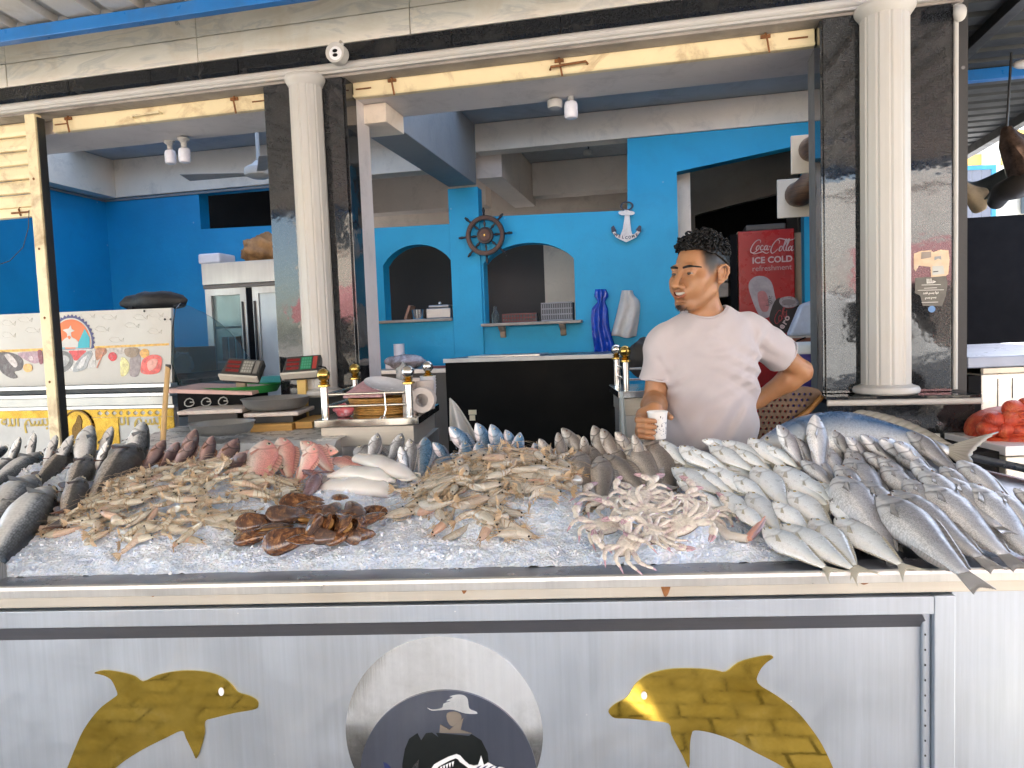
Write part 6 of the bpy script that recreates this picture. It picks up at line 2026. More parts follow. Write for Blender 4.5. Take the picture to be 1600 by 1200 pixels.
# mullet, grouper, red bream, silver bream, blue bream, sea bass, pale trevally, big grey bream, tuna
species('mullet', 'mullet', fish_mat('mullet_skin', (.022, .03, .038), (.38, .39, .40), (.86, .84, .80), .1, .28, .75, uscale=(46, 14), edge=(.38, .50)), fin_mat('mullet_fin', (.36, .35, .33), (.20, .20, .20)),
        [(0, .014), (.06, .05), (.2, .08), (.45, .098), (.75, .07), (1, .042)], [(0, .012), (.06, .038), (.2, .075), (.45, .092), (.75, .065), (1, .038)], [(0, .022), (.06, .062), (.2, .082), (.45, .085), (.75, .05), (1, .014)], eye_u=.11, eye_v=.25, dorsal=(.48, .62, .06), anal=(.68, .82, .05), fork=.35)
species('dark', 'mullet', fish_mat('dark_mullet_skin', (.03, .03, .032), (.12, .11, .10), (.50, .43, .36), .1, .28, .6, uscale=(46, 14), edge=(.30, .5)), fin_mat('dark_fin', (.06, .05, .05), (.16, .06, .03)),
        [(0, .016), (.06, .055), (.2, .088), (.45, .104), (.75, .075), (1, .045)], [(0, .014), (.06, .042), (.2, .08), (.45, .096), (.75, .065), (1, .040)], [(0, .026), (.06, .068), (.2, .088), (.45, .09), (.75, .052), (1, .014)], eye_u=.11, eye_v=.25, dorsal=(.48, .62, .06), anal=(.68, .82, .05), fork=.35)
species('grouper', 'grouper', fish_mat('grouper_skin', (.055, .034, .036), (.22, .135, .125), (.44, .29, .26), .05, .33, .3, blot=(.08, .045, .045), gill=.8), fin_mat('grouper_fin', (.10, .055, .05), (.30, .12, .04)),
        [(0, .02), (.08, .075), (.2, .125), (.4, .15), (.75, .10), (1, .052)], [(0, .03), (.08, .075), (.2, .115), (.4, .135), (.75, .08), (1, .05)], [(0, .03), (.08, .075), (.2, .10), (.4, .095), (.75, .05), (1, .016)], eye_u=.14, eye_v=.55, eye_r=.016, fork=.05, tail_h=.11, tail_l=.16, dorsal=(.28, .92, .07), ring=mat('dull_eye_ring', (.2, .13, .09), .2))
species('red', 'red_bream', fish_mat('red_bream_skin', (.72, .30, .26), (.80, .55, .48), (.84, .72, .64), .1, .3, .35, sheen=(.72, .48, .28), gill=.45), fin_mat('red_fin', (.58, .26, .22), (.66, .38, .30)),
        [(0, .015), (.06, .085), (.16, .15), (.36, .19), (.7, .12), (1, .045)], [(0, .02), (.06, .06), (.16, .11), (.36, .15), (.7, .085), (1, .042)], [(0, .018), (.06, .045), (.2, .072), (.4, .075), (.75, .04), (1, .012)], eye_u=.15, eye_v=.42, eye_r=.024, fork=.45, dorsal=(.26, .92, .07))
species('silver', 'silver_bream', fish_mat('silver_bream_skin', (.13, .13, .135), (.60, .60, .61), (.84, .83, .82), .15, .26, .6), fin_mat('silver_fin', (.46, .45, .44), (.26, .25, .25)),
        [(0, .015), (.06, .075), (.16, .13), (.36, .165), (.7, .11), (1, .04)], [(0, .02), (.06, .06), (.16, .11), (.36, .14), (.7, .08), (1, .038)], [(0, .018), (.06, .045), (.2, .07), (.4, .072), (.75, .04), (1, .012)], eye_u=.14, eye_v=.42, eye_r=.024, fork=.45)
species('blue', 'blue_bream', fish_mat('blue_bream_skin', (.05, .14, .26), (.32, .44, .55), (.80, .72, .73), .15, .24, .6, sheen=(.68, .68, .72), uscale=(40, 18), edge=(.34, .52)), fin_mat('blue_fin', (.34, .40, .48), (.18, .22, .30)),
        [(0, .014), (.06, .06), (.16, .11), (.36, .145), (.7, .10), (1, .038)], [(0, .018), (.06, .055), (.16, .10), (.36, .13), (.7, .075), (1, .036)], [(0, .018), (.06, .045), (.2, .07), (.4, .075), (.75, .04), (1, .012)], eye_u=.12, eye_v=.36, eye_r=.019, fork=.45)
species('bass', 'sea_bass', fish_mat('sea_bass_skin', (.15, .13, .115), (.44, .40, .36), (.70, .64, .57), .05, .3, .45, gill=.75), fin_mat('bass_fin', (.38, .345, .30), (.22, .20, .18)),
        [(0, .018), (.07, .065), (.18, .105), (.4, .135), (.75, .09), (1, .045)], [(0, .022), (.07, .06), (.18, .098), (.4, .12), (.75, .07), (1, .042)], [(0, .024), (.07, .06), (.2, .082), (.4, .085), (.75, .045), (1, .014)], eye_u=.13, eye_v=.42, eye_r=.014, fork=.15, ring=mat('dull_eye_ring', (.2, .13, .09), .2))
species('trevally', 'trevally', fish_mat('trevally_skin', (.48, .53, .56), (.82, .87, .90), (.90, .91, .92), .12, .24, .14, sheen=(.78, .77, .66), gill=.34, uscale=(90, 40), edge=(.40, .66)), fin_mat('trevally_fin', (.66, .64, .54), (.54, .51, .40)),
        [(0, .012), (.06, .055), (.16, .10), (.40, .145), (.75, .075), (1, .02)], [(0, .014), (.06, .052), (.16, .10), (.40, .145), (.75, .07), (1, .02)], [(0, .016), (.06, .036), (.2, .055), (.4, .06), (.75, .032), (1, .010)], eye_u=.11, eye_v=.30, eye_r=.016, fork=.62, tail_h=.13, tail_l=.19, dorsal=(.42, .95, .022), anal=(.5, .95, .02), ring=mat('gold_eye_ring', (.55, .44, .2), .2, .3))
species('grey', 'grey_bream', fish_mat('grey_bream_skin', (.15, .15, .17), (.46, .47, .50), (.74, .73, .73), .1, .36, .42, sheen=(.60, .63, .70), gill=.6, uscale=(64, 26), edge=(.34, .62)), fin_mat('grey_fin', (.42, .415, .42), (.20, .195, .19)),
        [(0, .018), (.06, .065), (.18, .115), (.38, .148), (.72, .085), (1, .034)], [(0, .022), (.06, .055), (.18, .098), (.38, .128), (.72, .07), (1, .032)], [(0, .022), (.06, .055), (.2, .080), (.4, .086), (.75, .042), (1, .014)], eye_u=.125, eye_v=.42, eye_r=.014, fork=.25, tail_h=.058, tail_l=.15, dorsal=(.28, .95, .03), pect=(.29, .17), ring=mat('dull_eye_ring', (.2, .13, .09), .2))
species('tuna', 'tuna', fish_mat('tuna_skin', (.05, .11, .22), (.56, .59, .62), (.80, .78, .76), .2, .22, .3, sheen=(.62, .62, .6), uscale=(120, 60), edge=(.36, .62)), fin_mat('tuna_fin', (.40, .38, .32), (.16, .15, .14)),
        [(0, .01), (.06, .04), (.2, .082), (.45, .10), (.75, .06), (1, .016)], [(0, .012), (.06, .04), (.2, .085), (.45, .105), (.75, .06), (1, .016)], [(0, .014), (.06, .04), (.2, .07), (.45, .082), (.75, .045), (1, .012)], eye_u=.07, eye_v=.2, eye_r=.008, fork=.6, tail_h=.13, dorsal=(.5, .98, .03), anal=(.55, .95, .025), pect=(.27, .09), zb=.26, bends=(0.0,))
FISHN = [0]
def put_fish(key, hx, hy, tx, ty, hl, tl, label, group, roll=0.0, flip=1, w=1.0, var=None, h=1.0, vis=1.0):
    """vis: the share of the fish's length that the two pixels span (the rest is hidden under others)"""
    name, variants = SPEC[key]
    if hl > .10 and key != 'tuna' and key != 'trevally':
        d_ = .012 if key in ('grey', 'bass') else .018
        hl, tl = hl + d_, tl - d_
    H = SF @ tray_xy(hx, hy, hl)
    T = SF @ tray_xy(tx, ty, tl)
    if vis < 1:
        T = H + (T - H) / vis
        tz = (SF @ Vector((0, 0, 0)))
    L = (H - T).length
    X = (H - T).normalized()
    n = Vector((0, -.13, 1)).normalized()
    view = (CAM - (H + T) / 2).normalized()
    ref = n.lerp(view, .45).normalized()
    Y = (ref - X * ref.dot(X)).normalized()
    Z = X.cross(Y)
    if flip < 0:
        Y, Z = -Y, -Z
    q = Matrix((X, Y, Z)).transposed().to_4x4()
    q = q @ Matrix.Rotation(R(roll), 4, 'X')
    M = Matrix.Translation((H + T) / 2) @ q @ Matrix.Diagonal((L, L * w, L * h, 1))
    FISHN[0] += 1
    vi = var if var is not None else FISHN[0] % len(variants)
    parts = variants[vi % len(variants)]
    r = thing(name, label, 'fish', M, group)
    for pn, lst in parts.items():
        for me, Mx in lst:
            link(pn, me, r, Mx)
    return r
ORD = ['first', 'second', 'third', 'fourth', 'fifth', 'sixth', 'seventh', 'eighth', 'ninth', 'tenth', 'eleventh', 'twelfth', 'thirteenth', 'fourteenth', 'fifteenth']
def row(key, desc, place, group, items, hl, tl, **kw):
    items = sorted(items, key=lambda q: q[0])
    for i, it in enumerate(items):
        k = dict(kw)
        if len(it) > 4 and it[4]:
            k.update(it[4])
        lab = '%s %s %s' % (ORD[i], desc, place) if len(items) > 1 else '%s %s' % (desc, place)
        h_, t_ = k.pop('hl', hl), k.pop('tl', tl)
        put_fish(key, it[0], it[1], it[2], it[3], h_, t_, lab, group, **k)
G1 = 'grey mullets at the left end'
row('mullet', 'scaly grey mullet from the left', 'in the front pair on ice', G1, [(49, 754, -62, 880, dict(roll=30)), (73, 771, -32, 905, dict(roll=34))], .05, .045, w=1.05, var=0)
row('mullet', 'silver grey mullet from the left', 'fanned out behind the front pair', G1, [(64, 712, -40, 775), (28, 717, -50, 760), (10, 700, -55, 735)], .06, .05, var=0, roll=25)
row('mullet', 'pale raised mullet from the left', 'in the back mullet row', G1, [(31, 683, 8, 745), (53, 677, 40, 745), (88, 680, 62, 755), (113, 680, 72, 760), (137, 668, 124, 770), (174, 667, 148, 745), (168, 690, 142, 760), (222, 664, 196, 772, dict(roll=25))], .125, .03, roll=48)
row('dark', 'dark backed mullet from the left', 'beside the left shrimp heap', 'dark mullets beside the shrimp', [(112, 706, 42, 772), (138, 718, 100, 790), (126, 752, 96, 830), (212, 704, 128, 812, dict(w=1.1))], .075, .045, roll=15, var=0)
row('grouper', 'brown grouper from the left', 'between mullets and pink bream', 'brown groupers', [(258, 688, 212, 752, dict(hl=.11)), (279, 692, 244, 745), (307, 671, 270, 750, dict(hl=.15)), (302, 690, 258, 752), (333, 682, 304, 752), (372, 686, 318, 766), (382, 708, 344, 758)], .12, .04, roll=15)
row('red', 'pink bream from the left', 'in the pink group behind the squid', 'pink bream', [(391, 706, 350, 770, dict(hl=.09)), (415, 688, 385, 785, dict(w=.9)), (437, 684, 456, 760), (470, 690, 530, 748), (491, 694, 460, 765, dict(w=1.1)), (528, 706, 470, 696, dict(hl=.10, tl=.11)), (505, 724, 580, 735, dict(hl=.05, tl=.05))], .125, .05, var=0)
row('silver', 'silver bream from the left', 'in the group behind the white squid', 'silver bream', [(590, 677, 572, 742), (553, 703, 625, 728, dict(hl=.07, tl=.06)), (628, 677, 600, 740), (625, 698, 640, 758, dict(roll=30)), (640, 686, 644, 750)], .12, .05, roll=-12)
row('blue', 'blue backed bream from the left', 'in the blue group', 'blue backed bream', [(665, 684, 656, 762), (677, 692, 712, 735), (684, 710, 704, 765, dict(hl=.07)), (702, 667, 760, 735, dict(hl=.15)), (705, 712, 744, 762, dict(hl=.07)), (725, 689, 732, 762), (744, 661, 776, 735, dict(hl=.16)), (767, 663, 796, 742, dict(hl=.16)), (746, 690, 760, 765), (763, 694, 812, 740), (813, 676, 796, 752, dict(hl=.13)), (838, 704, 812, 762, dict(hl=.08)), (790, 672, 812, 735, dict(hl=.14)), (834, 692, 846, 740)], .11, .04, roll=-16)
row('bass', 'brownish sea bass from the left', 'in the back sea bass row', 'brown sea bass', [(843, 686, 868, 740), (872, 676, 882, 745), (878, 669, 930, 735), (912, 682, 916, 740), (928, 666, 950, 745), (940, 670, 974, 745), (962, 675, 1002, 730), (990, 679, 1010, 745)], .135, .04, roll=-22)
row('bass', 'brownish sea bass from the left', 'in the front sea bass row on ice', 'brown sea bass', [(848, 710, 862, 775, dict(hl=.07)), (877, 714, 906, 782), (890, 706, 900, 765), (901, 707, 918, 795), (921, 699, 934, 765), (938, 717, 942, 800), (960, 701, 984, 760), (942, 712, 1020, 778), (982, 696, 1040, 780), (1013, 690, 1056, 782)], .09, .035, roll=-8)
GT = 'pale trevally in overlapping rows'
kt = dict(var=0, roll=6)
row('trevally', 'pale silver trevally from the left', 'in the rearmost row against the man', GT, [(1031, 689, 1080, 735), (1062, 698, 1140, 748), (1097, 688, 1172, 708), (1128, 690, 1222, 732), (1108, 697, 1194, 746), (1170, 686, 1240, 742), (1080, 704, 1150, 742), (1148, 702, 1214, 742), (1198, 697, 1256, 738)], .11, .07, **kt)
row('trevally', 'pale silver trevally from the left', 'in the row second from the back', GT, [(1044, 715, 1128, 752), (1050, 732, 1146, 782), (1120, 718, 1196, 757), (1107, 731, 1196, 787), (1162, 710, 1226, 752), (1180, 730, 1242, 808), (1212, 729, 1310, 805), (1084, 736, 1160, 780), (1146, 744, 1214, 794), (1242, 744, 1318, 800)], .08, .05, **kt)
row('trevally', 'pale silver trevally from the left', 'in the row third from the back', GT, [(1058, 752, 1136, 788), (1125, 768, 1196, 832), (1170, 770, 1228, 846), (1232, 768, 1318, 848), (1275, 754, 1340, 832), (1208, 785, 1284, 848), (1150, 788, 1212, 846), (1302, 778, 1362, 850), (1092, 770, 1150, 812)], .065, .035, **kt)
row('trevally', 'fork tailed pale trevally from the left', 'on the dark front rim', GT, [(1192, 826, 1312, 902), (1220, 821, 1358, 905), (1268, 812, 1352, 902), (1305, 811, 1432, 900)], .055, .036, var=0, roll=6)
GG = 'big grey bream at the right end'
kg = dict(roll=14, h=.92)
row('grey', 'raised grey bream from the left', 'directly before the tuna', GG, [(1215, 664, 1268, 750, dict(hl=.165)), (1272, 650, 1284, 765, dict(hl=.18, roll=30)), (1297, 669, 1345, 735), (1345, 680, 1412, 735), (1376, 687, 1440, 728), (1418, 676, 1510, 752, dict(hl=.12)), (1243, 684, 1284, 745), (1322, 682, 1370, 735), (1398, 692, 1466, 740)], .13, .05, roll=-14, h=.92)
row('grey', 'grey bream from the left', 'in the second row below the tuna', GG, [(1253, 720, 1322, 778), (1292, 703, 1318, 768, dict(roll=20)), (1325, 702, 1362, 765), (1350, 709, 1432, 760), (1398, 702, 1482, 768), (1440, 738, 1540, 838), (1470, 731, 1546, 800), (1497, 724, 1600, 808), (1274, 716, 1316, 765), (1372, 716, 1444, 775), (1424, 724, 1500, 790), (1306, 728, 1372, 800)], .095, .05, **kg)
row('grey', 'large grey bream from the left', 'in the third row, right end', GG, [(1323, 721, 1402, 815), (1379, 731, 1462, 808), (1307, 750, 1416, 884, dict(hl=.075)), (1552, 770, 1640, 850), (1584, 764, 1650, 815), (1346, 756, 1440, 850), (1414, 752, 1500, 840), (1480, 752, 1580, 850)], .08, .045, **kg)
row('grey', 'large grey bream from the left', 'whose tail reaches the steel rim', GG, [(1369, 780, 1544, 929, dict(hl=.075, tl=.045, var=0, roll=5)), (1391, 772, 1566, 897, dict(var=0, tl=.036)), (1439, 761, 1604, 896, dict(var=0, tl=.036)), (1509, 761, 1646, 905, dict(var=0))], .075, .022, roll=12, h=.9)
put_fish('tuna', 1180, 688, 1556, 716, .085, .075, 'long blue backed tuna stretched along the back of the stall', None, roll=-24, flip=1, var=0, w=1.15, h=1.25)
# ------------------------------------------------------------------ shrimp
def shrimp_mat(name, a, b_, red):
    m, nt, b = new_mat(name)
    t = nt.nodes.new('ShaderNodeTexCoord')
    oi = nt.nodes.new('ShaderNodeObjectInfo')
    c = _ramp(nt, oi.outputs['Random'], [(0, a), (.55, b_), (.82, tuple(lerp(p, q, .35) for p, q in zip(a, b_))), (1, red)])
    n = _noise(nt, 5, 6, .65, t.outputs['Generated'], .3)
    c = _mix(nt, c, tuple(k * .42 for k in a), _ramp(nt, n, [(.52, 0.0), (.8, .7)]))
    n2 = _noise(nt, 3, 3, .5, t.outputs['Generated'])
    c = _mix(nt, c, red, _ramp(nt, n2, [(.6, 0.0), (.75, .55)]))
    nt.links.new(c, b.inputs['Base Color'])
    b.inputs['Roughness'].default_value = .2
    b.inputs['Transmission Weight'].default_value = .15
    b.inputs['Coat Weight'].default_value = .6
    b.inputs['Coat Roughness'].default_value = .1
    b.inputs['Subsurface Weight'].default_value = .2
    b.inputs['Subsurface Radius'].default_value = (.006, .004, .003)
    w = nt.nodes.new('ShaderNodeTexNoise')
    w.inputs['Scale'].default_value = 60
    nt.links.new(t.outputs['Generated'], w.inputs['Vector'])
    _bump(nt, b, w.outputs[0], .15, .003)
    return m
SHA = shrimp_mat('pale_shrimp_shell', (.58, .51, .38), (.80, .73, .58), (.74, .47, .33))
SHB = shrimp_mat('grey_shrimp_shell', (.42, .38, .31), (.68, .62, .52), (.68, .40, .28))
SHD = mat('shrimp_joint', (.30, .20, .11), .3, 0, .3, 20, coat=.4)
LEGM = mat('shrimp_leg', (.54, .42, .28), .35, 0, .2, 30)
LEGR = mat('shrimp_feeler', (.50, .36, .22), .35, 0, .2, 30)
def shrimp_meshes(curl, sm):
    """a shrimp of unit length: head to +x, back to +z"""
    # spine: carapace straight, abdomen curling down
    pts, x, z, a = [], .48, .0, 0.0
    n = 22
    out = []
    for i in range(n + 1):
        s = i / n
        out.append((x, z, s, a))
        if s > .36:
            a += curl / (n * .64)
        x -= math.cos(a) / n * .88
        z -= math.sin(a) / n * .88
    def rad(s):
        return interp([(0, .024), (.06, .056), (.2, .090), (.36, .100), (.55, .092), (.8, .064), (1, .034)], s)
    def loft(sel, seg):
        v, f = [], []
        k = 12
        rings = []
        for (x, z, s, a) in sel:
            r = rad(s)
            if seg:
                q = ((s - .36) / .64 * 6) % 1
                r *= 1.07 - .17 * q
            rings.append([(x + math.sin(a) * r * math.sin(t_) * 1.1, r * .78 * math.cos(t_), z + math.cos(a) * r * 1.1 * math.sin(t_)) for t_ in [2 * math.pi * j / k for j in range(k)]])
        v = [p for rg in rings for p in rg]
        for i in range(len(rings) - 1):
            for j in range(k):
                f.append((i * k + j, i * k + (j + 1) % k, (i + 1) * k + (j + 1) % k, (i + 1) * k + j))
        f.append(tuple(range(k)))
        f.append(tuple((len(rings) - 1) * k + j for j in range(k)))
        mb = MB().add(v, f)
        if seg:
            mb.m = [1 if (((sel[i // k][2] - .36) / .64 * 6) % 1) > .80 else 0 for i in range(len(f) - 2)] + [0, 0]
        return mb
    car = loft([p for p in out if p[2] <= .37], False)
    x0, z0 = out[0][0], out[0][1]
    car.tube([(x0 - .12, 0, .075), (x0 - .02, 0, .062), (x0 + .10, 0, .075)], [.012, .010, .002], 5)
    for sd in (1, -1):
        car.ball((x0 - .03, sd * .042, .03), .02, 7, 5, mi=1)
    dense = []
    for i in range(len(out) - 1):
        if out[i][2] >= .33:
            for j in range(3):
                dense.append(tuple(lerp(out[i][k], out[i + 1][k], j / 3) for k in range(4)))
    dense.append(out[-1])
    ab = loft(dense, True)
    xe, ze, _, ae = out[-1]
    tl = MB()
    for k in (-2, -1, 0, 1, 2):
        L = .13 if k else .12
        dx, dz = -math.cos(ae), -math.sin(ae)
        px, pz = -math.sin(ae), math.cos(ae)
        w = .030
        yk = k * .028
        p0 = (xe, yk * .4, ze)
        tl.tube([p0, (xe + dx * L * .5, yk * 1.3, ze + dz * L * .5), (xe + dx * L, yk * 2.0, ze + dz * L)], [.014, .028, .010], 6, flat=.35)
    lg = MB()
    for k in range(5):
        s = .16 + .045 * k
        p = out[int(s * n)]
        for sd in (1, -1):
            lg.tube([(p[0], sd * .03, p[1] - .07), (p[0] + .03 + .02 * k, sd * .05, p[1] - .13), (p[0] + .10 - .05 * k, sd * .04, p[1] - .19)], [.009, .006, .002], 4)
    for k in range(5):
        p = out[int((.42 + .1 * k) * n)]
        px, pz = -math.sin(p[3]), -math.cos(p[3])
        lg.tube([(p[0] - math.sin(p[3]) * -.06, 0, p[1] - .06), (p[0] + .02, .01, p[1] - .11), (p[0] - .03, .012, p[1] - .14)], [.016, .013, .003], 5)
    an = MB()
    for sd in (1, -1):
        an.tube([(x0, sd * .02, .0), (x0 + .10, sd * .08, .03), (x0 + .05, sd * .16, .02), (x0 - .25, sd * .20, -.02), (x0 - .55, sd * .17, -.03)], [.006, .005, .004, .003, .0015], 4)
        an.tube([(x0, sd * .015, -.01), (x0 + .12, sd * .03, -.04), (x0 + .2, sd * .05, -.08)], [.008, .005, .002], 4)
    return [('carapace', car.mesh('shrimp_carapace', [sm, EYEB], 60)), ('abdomen', ab.mesh('shrimp_abdomen', [sm, SHD], 70)), ('tail_fan', tl.mesh('shrimp_tail', [LEGR], 60)), ('legs', lg.mesh('shrimp_legs', [LEGM], 60)), ('feelers', an.mesh('shrimp_feelers', [LEGR], 60))]
def pile(meshes, hp, n, size, label, group, seed, name='shrimp', layers=3, rim=1.0):
    rs = random.Random(seed)
    cx, cy, rx, ry, h = hp
    for k in range(n):
        for _ in range(30):
            u, v_ = rs.uniform(-1, 1), rs.uniform(-1, 1)
            if u * u + v_ * v_ < rim * (1 + .12 * math.sin(5 * math.atan2(v_, u) + seed)):
                break
        x, y = cx + u * rx, cy + v_ * ry
        e = .004
        hz = tray_z(y) + ice_h(x, y, False)
        gx = (ice_h(x + e, y, False) - ice_h(x - e, y, False)) / (2 * e)
        gy = (ice_h(x, y + e, False) - ice_h(x, y - e, False)) / (2 * e) + .13
        nrm = Vector((-gx, -gy, 1)).normalized()
        L = size * rs.uniform(.85, 1.15)
        lay = rs.random()
        lift = L * .075 + lay * (layers - 1) * L * .13 * max(.15, 1 - .7 * (u * u + v_ * v_))
        a = rs.choice((rs.gauss(0.2, .7), rs.gauss(math.pi - .2, .7), rs.uniform(0, 6.28)))
        X = Vector((math.cos(a), math.sin(a), rs.gauss(0, .16)))
        X = (X - nrm * X.dot(nrm) * .9).normalized()
        Y = (nrm - X * nrm.dot(X)).normalized()
        if rs.random() < .5:
            Y = -Y
        Z = X.cross(Y)
        M = SF @ Matrix.Translation(Vector((x, y, hz)) + nrm * lift) @ Matrix((X, Y, Z)).transposed().to_4x4() @ Matrix.Rotation(rs.gauss(0, .35), 4, 'X') @ Matrix.Scale(L, 4)
        r = thing(name, label, 'shrimp', M, group)
        for pn, me in meshes[k % len(meshes)]:
            link(pn, me, r)
va = [shrimp_meshes(c, SHA) for c in (1.3, 2.2, .8)]
vb = [shrimp_meshes(c, SHB) for c in (1.1, 1.9, .7)]
pile(va, SH1, 156, .108, 'pale beige shrimp in the left heap between dark mullets and mussels', 'shrimp heaped on the left', 21)
pile(vb, SH2, 136, .132, 'larger grey brown shrimp in the middle heap before the blue bream', 'shrimp heaped in the middle', 22)

# ------------------------------------------------------------------ mussels
def mussel_mat():
    m, nt, b = new_mat('brown_mussel_shell')
    t = nt.nodes.new('ShaderNodeTexCoord')
    oi = nt.nodes.new('ShaderNodeObjectInfo')
    mp = nt.nodes.new('ShaderNodeMapping')
    mp.inputs['Scale'].default_value = (3, 9, 3)
    nt.links.new(t.outputs['Object'], mp.inputs[0])
    n = _noise(nt, 2.0, 7, .65, mp.outputs[0], .6)
    c = _ramp(nt, n, [(.3, (.018, .010, .008)), (.48, (.10, .036, .015)), (.62, (.32, .14, .045)), (.8, (.50, .34, .22))])
    c = _mix(nt, c, (.09, .07, .065), _ramp(nt, oi.outputs['Random'], [(.6, 0.0), (1, .7)]))
    nt.links.new(c, b.inputs['Base Color'])
    b.inputs['Roughness'].default_value = .16
    b.inputs['Coat Weight'].default_value = .5
    w = nt.nodes.new('ShaderNodeTexWave')
    w.inputs['Scale'].default_value = 6
    w.inputs['Distortion'].default_value = 2
    nt.links.new(t.outputs['Object'], w.inputs['Vector'])
    _bump(nt, b, w.outputs[0], .12, .01)
    return m
MUS = mussel_mat()
MUSIN = mat('mussel_inside', (.42, .22, .07), .2, 0, .3, 8)
def shell_half(sd, gape):
    mb = MB()
    P = []
    for i in range(15):
        u = i / 14
        x = .5 - u
        w = interp([(0, .02), (.12, .12), (.45, .22), (.75, .26), (.93, .17), (1, .02)], u)
        cz = interp([(0, -.03), (.5, .015), (1, .02)], u)
        d = interp([(0, .02), (.2, .10), (.5, .15), (.8, .11), (1, .01)], u)
        row = []
        for j in range(11):
            a = math.pi * j / 10
            row.append((x, sd * (d * math.sin(a) ** .8 + gape * u), cz + w * math.cos(a)))
        P.append(row)
    mb.grid(P)
    return mb.mesh('mussel_shell', [MUS], 70)
mvars = []
for gp in (.0, .045, .10):
    inn_ = MB().ball((-.02, 0, 0), (.42, .05 + gp * .6, .19), 14, 8).mesh('mussel_meat', [MUSIN], 70)
    mvars.append([('shell', shell_half(1, gp)), ('shell', shell_half(-1, gp)), ('inside', inn_)])
ms = [(472, 785, 60, 20, 0), (450, 805, 62, 35, 1), (492, 822, 70, 100, 0), (450, 842, 70, 8, 1), (395, 838, 56, -8, 0), (402, 816, 56, 14, 0), (528, 779, 44, 120, 0), (552, 797, 58, 110, 0), (520, 797, 46, 80, 1), (510, 818, 50, 130, 2), (536, 822, 56, 130, 2), (575, 812, 54, 40, 0), (560, 820, 50, 70, 1), (500, 800, 46, 60, 0), (466, 800, 44, 75, 0), (510, 838, 46, 10, 1), (530, 838, 42, 20, 0), (478, 842, 56, 30, 0), (545, 838, 40, 160, 0), (585, 800, 42, 150, 0), (430, 826, 50, 30, 1), (540, 805, 46, 150, 1), (490, 790, 46, 20, 0), (565, 834, 40, 30, 0), (483, 812, 40, 50, 2)]
rs = random.Random(4)
for k, (px, py, ln, ang, vi) in enumerate(ms):
    lift = .035 + (.022 if k % 2 else .012)
    q = tray_xy(px, py, .012)
    hz = ice_h(q.x, q.y, False)
    q = tray_xy(px, py, hz + .012 + (.010 if k in (0, 1, 2, 9, 10, 7) else 0))
    X = Vector((math.cos(R(ang)), math.sin(R(ang)) * 1.0, rs.uniform(-.25, .25))).normalized()
    n_ = Vector((0, -.35, 1)).normalized()
    Y = (n_ - X * n_.dot(X)).normalized()
    Z = X.cross(Y)
    L = ln / 1154 * (SF @ q).y * 1.18
    M = SF @ Matrix.Translation(q) @ Matrix((X, Y, Z)).transposed().to_4x4() @ Matrix.Rotation(rs.gauss(0, .5), 4, 'X') @ Matrix.Scale(L, 4)
    r = thing('mussel', 'glossy brown mussel in the heap between shrimp and squid', 'mussel', M, 'mussels in a heap')
    for pn, me in mvars[vi]:
        link(pn, me, r)

